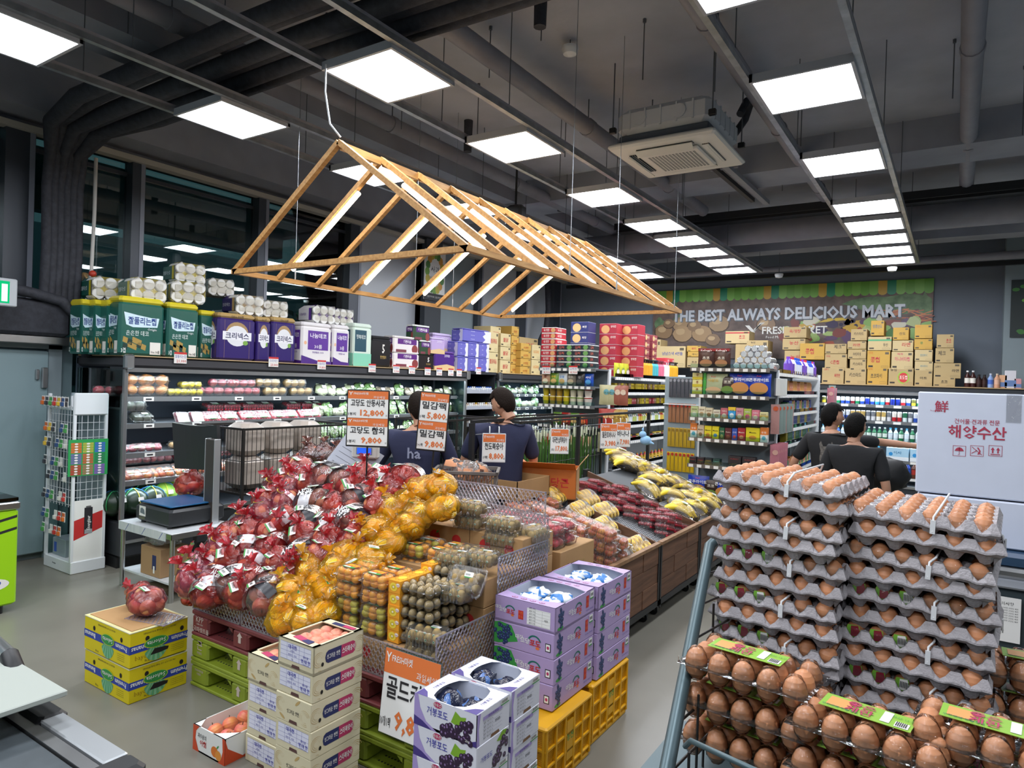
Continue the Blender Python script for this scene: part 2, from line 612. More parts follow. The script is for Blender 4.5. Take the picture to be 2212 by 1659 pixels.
add('cable_tray',MB().box(-4.6,3.2,9.9,10.1,4.28,4.34,m_black).box(-4.6,3.2,9.8,9.82,4.3,4.4,m_black),label='black cable tray in front of the large duct',cat='tray')
add('sprinkler_pipe',MB().tube([(-4.8,12.6,4.0),(3.3,12.6,4.0)],0.05,m_pipe,10).tube([(-1.2,12.6,4.0),(3.3,12.6,4.0)],0.065,m_pipe,10),
 label='thin pipe along the ceiling near the rear wall',cat='pipe')
add('black_rail',MB().box(-7.2,3.4,13.0,13.08,3.92,3.99,m_black),label='black rail below the ceiling in front of the banner wall',cat='rail')
add('strip_duct',MB().bar((-2.2,6.9,4.3),(-2.15,9.2,4.3),0.07,0.05,m_pipew).bar((-2.33,6.9,4.3),(-2.28,9.0,4.3),0.05,0.05,m_black).tube([(-2.2,7.2,4.3),(-2.2,7.2,H)],.006,m_rod,6).tube([(-2.18,8.8,4.3),(-2.18,8.8,H)],.006,m_rod,6).bar((-2.4,7.6,4.32),(-2.1,7.6,4.32),0.04,0.02,m_pipew),
 label='pair of narrow pipes behind the ceiling cassette unit',cat='pipe')
add('black_hose',MB().tube([(-7.3,12.35,4.1),(-7.25,12.35,3.4),(-7.2,12.2,3.0),(-7.25,12.05,2.7),(-7.25,12.05,2.0)],0.06,m_dark,10),
 label='black hose bending down the white boards at the far left corner',cat='hose')
rods=[(-3.2,4.4),(-2.6,4.2),(-2.1,4.9),(-1.6,5.1),(-2.3,6.6),(-1.3,6.8),(-3.9,5.2),(-4.2,3.6),(-0.1,6.4),(0.4,7.2),(-2.9,8.1),(-1.9,8.9),(-3.6,7.4),(-5.2,2.6),(-4.6,4.9),(-3.5,6.2)]
rods.sort(key=lambda p:math.hypot(*p))
for k,(x,y) in enumerate(rods):
 L=0.35+0.3*((k*7)%5)/5
 add('threaded_rod',MB().tube([(x,y,H),(x,y,H-L)],0.005,m_rod,5).tube([(x,y,H),(x,y,H-0.03)],0.014,m_rod,6),
 label='thin grey threaded rod hanging loose from the ceiling, %s nearest to the camera'%nth(k),cat='rod',group='loose ceiling rods')
for k,(x,y) in enumerate([(-2.52,4.05),(-4.55,5.9),(-2.8,7.6),(-4.9,8.6)]):
 add('black_sleeve',MB().tube([(x,y,H),(x,y,H-0.34)],[0.05,0.045],m_dark,10).tube([(x,y,H),(x,y,H-0.02)],0.03,m_rod,6),
 label='short black sleeve hanging from the ceiling, '+['nearest to the lamps','left of the truss ridge','behind the cassette unit','over the window side'][k],cat='pipe')
for k,(x,y,z) in enumerate([(-2.6,12.15,3.82),(-0.9,12.0,3.8),(-4.1,4.5,4.6),(-2.75,4.9,4.62)]):
 add('smoke_detector',MB().lathe([(0.02,-0.05),(0.055,-0.04),(0.07,0.0),(0.07,0.02)],m_white,14,(x,y,z)).tube([(x,y,z+.02),(x,y,H)],0.005,m_rod,5),
 label='round white smoke detector, '+['past the end of the middle lamp row','past the end of the right lamp row','on the ceiling over the truss front','on the ceiling near the cassette unit'][k],cat='detector')
add('speaker_box',MB().bbox(-4.35,-4.13,6.35,6.5,3.62,3.86,m_black,0.03).tube([(-4.24,6.42,3.86),(-4.24,6.42,H)],0.012,m_black,6),label='small black speaker hanging behind the truss ridge',cat='speaker')
m_led=glow('led_panel','#f4f8ff',PANEL_W)
m_frame=mat('lamp_frame','#b4b8c0',rough=0.4)
def led_panel():
 t=empty('ceiling_light',label='square LED panel',cat='light',group='LED ceiling panels')
 s=MB()
 for a in range(4):
  rt=Matrix.Rotation(a*PI/2,4,'Z')
  s.T=rt
  s.box(-0.306,0.306,0.286,0.306,-0.035,0.02,m_frame)
 s.T=None
 s.box(-0.29,0.29,-0.29,0.29,0.0,0.02,m_frame)
 add('lamp_frame',s,t)
 add('diffuser',MB().add([(-0.286,-0.286,-0.028),(-0.286,0.286,-0.028),(0.286,0.286,-0.028),(0.286,-0.286,-0.028)],[(0,1,2,3)],m_led),t)
 return t
pl=led_panel()
ZL=3.885
rowsL={'left':(-4.84,[-1.28,0.1,1.70,3.24,4.80,6.35,7.9,8.9,9.85,10.8,11.6]),
 'middle':(-3.20,[-2.9,-1.3,0.2,1.74,3.28,4.81,6.55,8.02,9.0,9.89,10.8,11.63]),
 'right':(-0.88,[-2.7,-1.2,0.4,1.7,3.25,4.79,6.49,8.17,9.07,9.93,10.77,11.6])}
for nm,(x,ys) in rowsL.items():
 front=[y for y in ys if y<2.3 and not(nm=='left' and y>1.5)]
 for i,y in enumerate(ys):
  j=i-len(front)
  if y in front:
   lab='white LED ceiling panel overhead in the %s lamp row, %s back from the camera'%(nm,nth(len(front)-1-i))
  else:
   lab='square white LED ceiling panel, %s from the front in the %s row'%(nth(j),nm)
  put(pl,(x,y,ZL),label=lab,group='LED ceiling panels')
 s=MB()
 for dx in(-0.325,0.325):
  s.box(x+dx-0.02,x+dx+0.02,-4.5,12.1,ZL-0.01,ZL+0.03,m_steel)
  s.box(x+dx-0.02,x+dx+0.02,-4.5,12.1,ZL+0.03,ZL+0.05,m_pipe)
  for yy in np.arange(-3.5,12,1.93):
   s.tube([(x+dx,yy,ZL+0.04),(x+dx,yy,H)],0.004,m_rod,5)
 add('lamp_rail',s,label='pair of long steel rails carrying the %s row of LED panels'%nm,cat='rail')
for k,(x,y) in enumerate([(1.4,-2.5),(1.4,0.5),(1.4,3.5),(1.4,6.5),(1.4,9.5),(-6.4,-2.5),(-6.4,-0.5)]):
 put(pl,(x,y,ZL),label='white LED ceiling panel out past the %s edge of the view, %s'%(('right',nth(k)) if k<5 else('left',nth(k-5))),group='LED ceiling panels')
ac=empty('air_conditioner',(-2.165,5.9,3.93),label='white four-way cassette air conditioner hanging under the ceiling',cat='air conditioner')
m_acw=mat('ac_white','#d9dad6',rough=0.45)
m_foam=mat('ac_casing','#c3c8ce',rough=0.5)
s=MB().bbox(-0.475,0.475,-0.475,0.475,0.0,0.05,m_acw,0.018)
add('panel',s,ac)
s=MB().bbox(-0.40,0.40,-0.40,0.40,0.05,0.13,mat('ac_dark','#4c5561',rough=0.6),0.01)
add('casing_base',s,ac)
s=MB().bbox(-0.42,0.42,-0.42,0.42,0.13,0.36,m_foam,0.05)
for k in range(5):
 s.box(-0.3+k*0.14,-0.285+k*0.14,-0.426,-0.41,0.17,0.33,m_foam)
 s.box(0.41,0.426,-0.3+k*0.14,-0.285+k*0.14,0.17,0.33,m_foam)
s.tube([(-0.2,-0.43,0.25),(-0.2,-0.41,0.25)],0.06,m_foam,14).tube([(0.15,-0.43,0.25),(0.15,-0.41,0.25)],0.06,m_foam,14)
add('casing',s,ac)
s=MB().bbox(-0.27,0.27,-0.27,0.27,-0.03,0.0,m_acw,0.012)
for i in range(14):
 for j in range(14):
  x,y=-0.2+i*0.031,-0.2+j*0.031
  s.box(x,x+0.018,y,y+0.018,-0.0325,-0.03,mat('ac_grille','#7f8486',rough=0.6))
add('grille',s,ac)
for a in range(4):
 s=MB()
 s.T=Matrix.Rotation(a*PI/2,4,'Z')
 s.box(-0.25,0.25,0.30,0.36,-0.006,0.0,m_black)
 for q in range(3):
  s.box(-0.25,0.25,0.31+q*0.02,0.313+q*0.02,-0.012,0.0,m_acw)
 add('air_slot',s,ac)
 s=MB()
 s.T=Matrix.Rotation(a*PI/2,4,'Z')
 if a in(1,2):
  s.obox((0,0.34,-0.035),(0.5,0.07,0.008),Euler((0.6,0,0)).to_matrix(),m_acw)
 else:
  s.obox((0,0.325,-0.008),(0.5,0.06,0.006),Euler((0.1,0,0)).to_matrix(),m_acw)
 add('vane',s,ac)
s=MB()
for a,b in((-1,-1),(1,-1),(1,1),(-1,1)):
 s.tube([(a*0.44,b*0.44,0.2),(a*0.44,b*0.44,H-3.93)],0.006,m_rod,6)
 s.bbox(a*0.44-0.03,a*0.44+0.03,b*0.44-0.02,b*0.44+0.02,0.15,0.2,m_black,0.005)
add('hanger',s,ac)
add('hose',MB().tube([(0.3,0.42,0.28),(0.34,0.6,0.36),(0.40,0.68,0.5),(0.46,0.62,0.62),(0.46,0.5,0.60),(0.43,0.4,0.45)][::-1],0.035,m_dark,10),ac)
m_pine=mat('pine_timber','#c99a5c',rough=0.55,col2='#a97840',scale=3.0,stretch=(14,2,14))
m_tube=glow('tube_light','#ffe9c8',TUBE_W)
k_=0.66
X0,X1,Y0_,Y1_=-6.83*k_,-3.545*k_,4.65*k_,9.95*k_
ZP=1.88+1.12*k_
XM=(X0+X1)/2
ZA=3.40
tr=empty('roof_frame',(XM,Y0_,ZP),label='hanging gable roof frame of pale pine battens with lit tubes',cat='roof frame')
T=0.036
def tb(nm,a,b,w=T,h=T):
 o=Vector((XM,Y0_,ZP))
 add(nm,MB().bar(Vector(a)-o,Vector(b)-o,w,h,m_pine),tr)
tb('wall_plate',(X0,Y0_-T/2,ZP),(X0,Y1_+T/2,ZP))
tb('wall_plate',(X1,Y0_-T/2,ZP),(X1,Y1_+T/2,ZP))
tb('tie_beam',(X0,Y0_,ZP),(X1,Y0_,ZP))
tb('tie_beam',(X0,Y1_,ZP),(X1,Y1_,ZP))
NR=10
for i in range(NR):
 y=Y0_+(Y1_-Y0_)*i/(NR-1)
 tb('rafter',(X0,y,ZP),(XM,y,ZA))
 tb('rafter',(X1,y,ZP),(XM,y,ZA))
 if i<NR-1:
  y2=Y0_+(Y1_-Y0_)*(i+1)/(NR-1)
  tb('ridge_board',(XM,y+T/2,ZA-0.02),(XM,y2-T/2,ZA-0.02),0.03,0.05)
for i in range(1,NR,2):
 y=Y0_+(Y1_-Y0_)*i/(NR-1)
 for sgn,xe in((-1,X0),(1,X1)):
  o=Vector((XM,Y0_,ZP))
  a,b=Vector((xe,y,ZP)),Vector((XM,y,ZA))
  d=(b-a).normalized()
  n=Vector((d.z*sgn,0,abs(d.x)))
  n=Vector((sgn*abs(d.z),0,abs(d.x)))
  inner=-n
  p,q=a+(b-a)*0.13+inner*0.045,a+(b-a)*0.78+inner*0.045
  lt=MB().tube([p-o,q-o],0.016,m_tube,8)
  l=add('tube_lamp',lt,tr)
  add('lamp_housing',MB().bar(p-o-inner*0.02,q-o-inner*0.02,0.03,0.014,m_white,up=(0,1,0)),l)
for k,(x,y,z2) in enumerate([(X0,Y0_+0.55,ZP),(X0,Y1_-0.9,ZP),(X1,Y0_+1.2,ZP),(X1,Y1_-0.15,ZP),(X1,Y1_-1.5,ZP),(X0,Y0_+2.0,ZP)]):
 add('suspension_wire',MB().tube([(x,y,z2),(x,y,H)],0.0025,m_steel,5).tube([(x,y,z2+0.02),(x,y,z2+0.1)],0.006,m_steel,6),
 label='thin steel wire holding the timber roof frame, '+['front left','rear left','front right','rear right corner','right side toward the rear','middle of the left side'][k],cat='wire')
add('white_cable',MB().tube([(-3.45,2.96,3.87),(-3.46,2.97,3.7),(-3.44,3.0,3.5),(XM+0.01,Y0_,ZA+0.03)],0.006,m_white,6),label='white power cable from a lamp to the gable top',cat='cable')
ex=empty('exit_sign',(-6.9,2.46,2.38),label='green running-man exit sign lit on the left edge',cat='sign')
add('housing',MB().bbox(-0.03,0.03,-0.2,0.11,0.0,0.24,mat('sign_grey','#b6bcc0',rough=0.4),0.008).box(-0.01,0.01,-0.1,-0.09,0.24,H-2.38,m_rod),ex)
s=MB().rect((0.03,0,0.12),Y,Z,-0.19,0.05,-0.095,0.095,glow('exit_green','#10c47c',1.1))
s.plate((0.03,0,0.12),Y,Z,[(-0.01,-0.08),(0.035,-0.08),(0.035,0.07),(-0.01,0.07)],glow('exit_white','#e8fff4',1.2),0.002)
s.disc((0.03,0,0.12),Y,Z,-0.08,0.055,0.018,0.018,glow('exit_white','#e8fff4',1.2),0.002)
s.plate((0.03,0,0.12),Y,Z,[(-0.1,-0.08),(-0.075,-0.03),(-0.05,-0.08),(-0.03,-0.07),(-0.055,0.0),(-0.05,0.03),(-0.1,0.03),(-0.13,0.0),(-0.1,-0.01)],glow('exit_white','#e8fff4',1.2),0.002)
add('pictogram',s,ex)
# ================================================================ helpers that measure off the photograph into the room
_F=1465.3
def ray(px,py):
 return _f+(px-1106)/_F*_r2-(py-829.5)/_F*_u2
def onX(px,py,x):
 d=ray(px,py);t=x/d.x
 return Vector((x,d.y*t,1.88+d.z*t))
def onY(px,py,y):
 d=ray(px,py);t=y/d.y
 return Vector((d.x*t,y,1.88+d.z*t))
def onZ(px,py,z):
 d=ray(px,py);t=(z-1.88)/d.z
 return Vector((d.x*t,d.y*t,z))
 # ================================================================ shop fittings
m_case=mat('case_dark','#2b2e33',rough=0.5)
m_casein=mat('case_inside','#4d5a68',rough=0.45)
m_shelf=mat('shelf_grey','#6a6f75',rough=0.4,metal=0.3)
m_lip=mat('shelf_lip','#7d7f80',rough=0.35,metal=0.5)
m_lipg=mat('price_rail','#a9adb6',rough=0.3)
m_tag=mat('price_tag','#e9e7e2',rough=0.5)
m_red=mat('print_red','#c5302f',rough=0.5)
m_blk=mat('print_black','#26262a',rough=0.5)
m_org=mat('print_orange','#e2783c',rough=0.5)
m_blue=mat('print_blue','#2f56b0',rough=0.5)
m_whp=mat('print_white','#eeeeea',rough=0.5)
m_grn=mat('print_green','#3c9a48',rough=0.5)
m_case_glass=clear('case_glass','#dff0ee',gloss=0.03,rough=0.02,fres=1.4)
m_strip=glow('case_strip','#e4f4ff',CASE_W)
m_strip2=glow('case_strip_cool','#cdeeff',CASE_W)
def case(lab,y0,y1,shelves,xf=-6.45,xb=-7.42,glass0=True,glass1=True,strip=None,zt=2.0,inside=None):
 """open refrigerated wall case facing +X; shelves: (z, x of lip)"""
 t=empty('display_case',(xf,(y0+y1)/2,0),label=lab,cat='refrigerated case')
 o=Vector((xf,(y0+y1)/2,0))
 def bb(nm,*a,m=m_case,par=t,b=None):
  s=MB()
  s.T=Matrix.Translation(-o)
  if b:
   s.bbox(*a,m,b)
  else:
   s.box(*a,m)
  return add(nm,s,par)
 ins=inside or m_casein
 bb('back_panel',xb,xb+0.04,y0,y1,0.0,zt,m=ins)
 s=MB();s.T=Matrix.Translation(-o)
 s.bbox(xb+0.04,xf,y0,y1,0.1,0.44,m_case,0.02).box(xb+0.1,xf-0.08,y0,y1,0,0.1,m_black)
 s.box(xf,xf+0.02,y0,y1,0.24,0.27,m_chrome).box(xf-0.02,xf+0.015,y0,y1,0.43,0.47,m_chrome)
 b=add('base',s,t)
 s=MB();s.T=Matrix.Translation(-o)
 s.bbox(xb,xf+0.02,y0,y1,1.89,zt-0.01,mat('canopy_black','#36363a',rough=0.5),0.02)
 s.box(xf-0.02,xf+0.015,y0,y1,1.845,1.885,m_chrome).box(xb,xf+0.03,y0,y1,zt-0.01,zt,mat('wood_edge','#b49a72',rough=0.6))
 s.box(xf-0.3,xf-0.02,y0,y1,1.86,1.89,m_case)
 add('canopy',s,t)
 s=MB();s.T=Matrix.Translation(-o)
 s.add([(xf-0.12,y0+0.05,1.857),(xf-0.12,y1-0.05,1.857),(xf-0.04,y1-0.05,1.857),(xf-0.04,y0+0.05,1.857)],[(0,1,2,3)],strip or m_strip)
 add('light_strip',s,t)
 for i,(z,xl) in enumerate(shelves):
  s=MB();s.T=Matrix.Translation(-o)
  s.box(xb+0.04,xl,y0+0.02,y1-0.02,z,z+0.015,m_shelf)
  s.box(xl,xl+0.012,y0+0.02,y1-0.02,z-0.03,z+0.018,m_lip)
  sh=add('shelf',s,t)
  s=MB();s.T=Matrix.Translation(-o)
  s.add([(xl-0.06,y0+0.05,z-0.004),(xl-0.06,y1-0.05,z-0.004),(xl-0.02,y1-0.05,z-0.004),(xl-0.02,y0+0.05,z-0.004)],[(0,1,2,3)],strip or m_strip)
  add('light_strip',s,sh)
  s=MB();s.T=Matrix.Translation(-o)
  yy=y0+0.25
  while yy<y1-0.1:
   s.box(xl+0.012,xl+0.016,yy,yy+0.1,z-0.027,z+0.012,m_tag)
   s.rect((xl+0.016,yy+0.05,z-0.008),Y,Z,-0.03,0.03,-0.008,0.008,m_blk)
   yy+=0.5 if y0<8 else 0.28
  add('shelf_label',s,sh,kind='stuff')
 for k,(yy,on) in enumerate(((y0,glass0),(y1,glass1))):
  if on:
   s=MB();s.T=Matrix.Translation(-o)
   s.box(xb+0.04,xf,yy-0.006,yy+0.006,0.45,1.87,m_case_glass)
   e=add('end_glass',s,t)
   s=MB();s.T=Matrix.Translation(-o)
   s.bbox(xf-0.035,xf+0.005,yy-0.018,yy+0.018,0.45,1.87,m_lip,0.005).box(xb+0.3,xb+0.33,yy-0.012,yy+0.012,0.45,1.87,m_shelf)
   add('glass_post',s,e)
   s=MB();s.T=Matrix.Translation(-o)
   s.bbox(xf-0.02,xf+0.045,yy-0.03,yy+0.06,1.87,2.01,m_chrome,0.015)
   add('corner_cap',s,t)
 return t
S1=[(1.59,-6.62),(1.33,-6.60),(1.05,-6.57),(0.79,-6.54)]
case('long refrigerated wall case of fruit and vegetables behind the scale table',3.30,8.52,S1)
S2=[(1.62,-6.62),(1.38,-6.60),(1.14,-6.57),(0.9,-6.54)]
case('second refrigerated vegetable case behind the noodle shelf',9.42,12.6,S2,strip=m_strip2)
t=empty('jar_shelf',(-6.5,8.97,0),label='narrow dark shelf of jars between the two refrigerated cases',cat='shelf')
s=MB().box(-0.9,-0.87,-0.42,0.42,0,2.0,m_case).box(-0.9,0,-0.42,-0.40,0,2.0,m_case).box(-0.9,0,0.40,0.42,0,2.0,m_case).box(-0.9,0.02,-0.42,0.42,1.96,2.0,m_case)
add('frame',s,t)
for z in(1.66,1.40,1.13,0.85,0.5,0.15):
 add('shelf',MB().box(-0.87,-0.02,-0.4,0.4,z,z+0.015,m_shelf).box(-0.02,-0.01,-0.4,0.4,z-0.01,z+0.05,m_lipg),t)
def shelving(lab,w,d,h,levels,tagstep=0.09,back=m_walll,lipm=None,cat='shelf',rail=None):
 """shelving bay, front at y=0 facing -Y, centred on x"""
 t=empty('shelf_unit',label=lab,cat=cat)
 s=MB().box(-w/2,w/2,d-0.03,d,0,h,back)
 for sx in(-1,1):
  s.box(sx*w/2-0.012,sx*w/2+0.012,d-0.06,d,0,h+0.02,m_white)
 s.box(-w/2,w/2,0.02,d,0,0.1,m_shelf)
 add('back_panel',s,t)
 for z in levels:
  s=MB().box(-w/2,w/2,0,d-0.03,z-0.02,z,m_shelf).box(-w/2,w/2,-0.012,0,z-0.04,z+0.004,lipm or m_lip)
  sh=add('shelf',s,t)
  s=MB()
  x=-w/2+0.02
  while x<w/2-0.06:
   s.box(x,x+0.055,-0.015,-0.012,z-0.036,z-0.002,m_tag)
   x+=tagstep
  add('shelf_label',s,sh,kind='stuff')
  add('front_guard',MB().box(-w/2,w/2,-0.006,-0.004,z,z+0.05,m_case_glass),sh)
 return t
G1Z=[2.065,1.83,1.575,1.30,1.0,0.6,0.2]
put(shelving('front bay of the noodle shelf, topped with boxed noodles',0.86,0.45,2.05,G1Z),(-4.38,8.0,0),0)
G2Z=[2.10,1.785,1.51,1.265,0.95,0.55,0.2]
put(shelving('front bay of the cereal and coffee shelf',0.915,0.45,2.08,G2Z,0.10,lipm=mat('lip_brown','#6d655e',rough=0.4)),(-2.232,8.0,0),0)
GS1=[1.97,1.76,1.545,1.29,1.065,0.7,0.3]
put(shelving('long side of the noodle shelf with sauces and snacks',2.75,0.45,2.02,GS1,0.07,lipm=m_lipg,back=m_white),(-3.9,9.86,0),PI/2)
GS2=[2.07,1.81,1.57,1.37,1.17,0.8,0.4]
put(shelving('long side of the cereal shelf with household goods',2.75,0.42,2.1,GS2,0.07,lipm=m_lipg,back=m_white),(-1.79,9.86,0),PI/2)
for k,(x,y) in enumerate([(-4.12,11.27),(-2.0,11.27)]):
 s=MB().box(x-0.24,x+0.24,y,y+0.025,0,2.06+0.05*k,m_white)
 for z in np.arange(0.2,2.05,0.05):
  s.box(x+0.241,x+0.243,y+0.008,y+0.017,z,z+0.025,m_blk)
 add('end_panel',s,label='white slotted end panel of the %s shelf'%['noodle','cereal'][k],cat='panel')
def facing_front_case(lab,x0,x1,yf,yb,shelves):
 t=empty('display_case',((x0+x1)/2,yf,0),label=lab,cat='refrigerated case')
 o=Vector(((x0+x1)/2,yf,0))
 def mk():
  s=MB();s.T=Matrix.Translation(-o);return s
 add('back_panel',mk().box(x0,x1,yb-0.04,yb,0,2,m_casein),t)
 add('base',mk().bbox(x0,x1,yf,yb-0.04,0.08,0.36,m_case,0.02).box(x0,x1,yf-0.02,yf+0.01,0.34,0.38,m_chrome).box(x0+.02,x1-.02,yf+.06,yb-.1,0,0.08,m_black),t)
 add('canopy',mk().bbox(x0,x1,yf,yb,1.89,1.99,m_case,0.02).box(x0,x1,yf-0.01,yf+0.02,1.84,1.885,m_chrome).box(x0,x1,yf-0.015,yb,1.985,2.0,mat('wood_edge')),t)
 add('light_strip',mk().add([(x0+.05,yf+.04,1.84),(x0+.05,yf+.12,1.84),(x1-.05,yf+.12,1.84),(x1-.05,yf+.04,1.84)],[(0,1,2,3)],m_strip),t)
 for z in shelves:
  sh=add('shelf',mk().box(x0+.02,x1-.02,yf+.10,yb-.04,z-.015,z,m_shelf).box(x0+.02,x1-.02,yf+.09,yf+.10,z-.045,z+.004,m_lip),t)
  add('light_strip',mk().add([(x0+.05,yf+.12,z-.017),(x0+.05,yf+.17,z-.017),(x1-.05,yf+.17,z-.017),(x1-.05,yf+.12,z-.017)],[(0,1,2,3)],m_strip),sh)
  s=mk();x=x0+0.1
  while x<x1:
   s.box(x,x+0.11,yf+.086,yf+.09,z-.042,z-.003,m_tag)
   x+=0.26
  add('shelf_label',s,sh,kind='stuff')
 add('side_panel',mk().box(x0-0.03,x0,yf,yb,0,2,m_case),t)
 return t
SB=[1.665,1.40,1.085,0.77,0.5]
facing_front_case('open drinks cooler along the rear wall under the cartons',-2.0,2.6,12.6,13.5,SB)
t=empty('storage_rack',(-4.4,12.7,0),label='grey rack along the rear wall left of the drinks cooler',cat='rack')
s=MB()
for x in(-2.35,0,2.3):
 s.box(x,x+0.04,0,0.04,0,1.98,m_shelf).box(x,x+0.04,0.7,0.74,0,1.98,m_shelf)
add('post',s,t)
for z in(0.3,0.9,1.45,1.96):
 add('shelf',MB().box(-2.35,2.34,0,0.74,z,z+0.04,m_shelf),t)
m_wood=mat('bin_wood','#6b4a33',rough=0.6,col2='#523624',scale=2.5,stretch=(1,1,14))
m_plank=mat('bin_plank','#74503a',rough=0.6,col2='#553826',scale=2.2,stretch=(6,1,14),rand=0.12)
m_ply=mat('bin_edge','#93704f',rough=0.6,col2='#7c5b3d',scale=3,stretch=(1,6,1))
m_lat=mat('lattice_grey','#b3b6ba',rough=0.25)
m_latc=clear('lattice_clear','#f4f2f8',gloss=0.12,rough=0.15,body=0.22,bodycol='#ece8f2',fres=1.25)
def lattice(w,h,m,step=0.026,t=0.004,bw=0.005,frame=0.006):
 """diamond lattice panel in the xz plane, origin lower left, facing -y"""
 s=MB()
 a=step
 def seg(x0,z0,x1,z1):
  dx,dz=x1-x0,z1-z0
  L=math.hypot(dx,dz)
  if L<0.002:
   return
  nx,nz=-dz/L*bw/2,dx/L*bw/2
  v=[(x0+nx,0,z0+nz),(x0-nx,0,z0-nz),(x1-nx,0,z1-nz),(x1+nx,0,z1+nz)]
  s.add(v+[(p[0],t,p[2]) for p in v],[(0,1,2,3),(7,6,5,4),(0,3,7,4),(1,5,6,2)],m)
 k=1.35
 c=-h/k
 while c<w:
  x0,z0=c,0
  x1,z1=c+h/k,h
  if x0<0:
   z0,x0=-c*k,0
  if x1>w:
   z1,x1=(w-c)*k,w
  if z1>z0:
   seg(x0,z0,x1,z1)
   seg(x0,h-z0,x1,h-z1)
  c+=a
 for b in((0,w,0,frame),(0,w,h-frame,h),(0,frame,0,h),(w-frame,w,0,h)):
  s.box(b[0],b[1],-0.001,t+0.001,b[2],b[3],m)
 return s
YB=[(4.22,5.2),(5.2,6.2),(6.2,7.25)]
for k,(a,b) in enumerate(YB):
 t=empty('display_bin',(-2.4,(a+b)/2,0),label=['wooden display bin of nectarines and striped melons, nearest','wooden display bin of grape tomatoes and melons, middle','wooden display bin of bananas, farthest'][k],cat='display bin')
 o=Vector((-2.4,(a+b)/2,0))
 def mk():
  s=MB();s.T=Matrix.Translation(-o);return s
 a2,b2=a+0.012,b-0.012
 for r in range(3):
  for c in range(3):
   y0=a2+0.02+c*(b2-a2-0.04)/3
   y1=a2+0.02+(c+1)*(b2-a2-0.04)/3-0.004
   z0=0.17+r*0.145
   add('plank',mk().box(-1.965-0.004*((r+c)%2),-1.945-0.004*((r+c)%2),y0,y1,z0,z0+0.141,m_plank),t)
 s=mk()
 s.box(-1.99,-1.94,a2,a2+0.025,0.1,0.6,m_black).box(-1.99,-1.94,b2-0.025,b2,0.1,0.6,m_black).box(-1.99,-1.94,a2,b2,0.12,0.165,m_black)
 s.box(-3.15,-3.11,a2,a2+0.03,0.1,1.0,m_black).box(-3.15,-3.11,b2-0.03,b2,0.1,1.0,m_black).box(-3.15,-1.95,a2,a2+0.02,0.12,0.16,m_black)
 add('steel_frame',s,t)
 add('top_board',mk().box(-1.975,-1.935,a2,b2,0.60,0.625,m_ply),t)
 for yy in([a2] if k==0 else[])+[b2-0.018]:
  s=mk()
  pr=[(-1.955,0.62),(-3.1,0.985),(-3.1,0.14),(-1.955,0.14)]
  vs=[(x,yy,z) for x,z in pr]+[(x,yy+0.018,z) for x,z in pr]
  s.add(vs,[(0,1,2,3),(7,6,5,4),(0,4,5,1),(1,5,6,2),(2,6,7,3),(3,7,4,0)],m_wood)
  add('end_board',s,t)
 s=mk()
 sl=(0.93-0.52)/1.12
 s.add([(-1.98,a2+.02,0.52),(-1.98,b2-.02,0.52),(-3.1,b2-.02,0.93),(-3.1,a2+.02,0.93)],[(0,1,2,3)],mat('bed_mat','#3f4348',rough=0.6))
 add('sloping_bed',s,t)
 L=lattice(b2-a2-0.06,0.5,m_lat,0.034,0.004,0.006)
 g=add('lattice_mat',L,t)
 rot=Matrix(((0,sl/math.hypot(1,sl),-1/math.hypot(1,sl)),(1,0,0),(0,-1/math.hypot(1,sl),-sl/math.hypot(1,sl))))
 ang=math.atan(sl)
 M=Matrix.Translation(Vector((-1.985,a2+0.03,0.53))-o)@Matrix.Rotation(0,4,'X')@Matrix(((0,0,-math.cos(ang),0),(1,0,0,0),(0,1,math.sin(ang),0),(0,0,0,1)))
 g.matrix_basis=Matrix.Translation(Vector((-1.985,a2+0.03,0.53))-o)@Matrix(((0,math.sin(ang),-math.cos(ang),0),(1,0,0,0),(0,-math.cos(ang)*-1,math.sin(ang),0),(0,0,0,1)))
 for(x,y) in((-2.03,a2+0.1),(-2.03,b2-0.1),(-3.05,a2+0.1),(-3.05,b2-0.1)):
  s=mk()
  s.tube([(x,y-0.012,0.04),(x,y+0.012,0.04)],0.04,mat('wheel_black','#17181a',rough=0.4),14)
  s.box(x-0.02,x+0.02,y-0.02,y-0.016,0.04,0.1,m_chrome).box(x-0.02,x+0.02,y+0.016,y+0.02,0.04,0.1,m_chrome).box(x-0.025,x+0.025,y-0.025,y+0.025,0.095,0.105,m_chrome)
  add('caster',s,t)
FP=[4.32,6.13,8.0]
t=empty('sign_rail',(-3.2,4.32,0),label='black steel rail frame with hanging price signs above the bins',cat='rail frame')
for y in FP:
 add('post',MB().box(-0.0175,0.0175,y-4.32-0.0175,y-4.32+0.0175,0.0,1.53,m_black),t)
for a,b in((4.32,6.13),(6.13,8.0)):
 add('top_rail',MB().box(-0.015,0.015,a-4.32,b-4.32,1.53,1.555,m_black),t)
 add('wire_rod',MB().tube([(0.02,a-4.30,1.44),(0.02,b-4.34,1.44)],0.004,m_rod,6),t)
m_wire=mat('wire_black','#201d1b',rough=0.4)
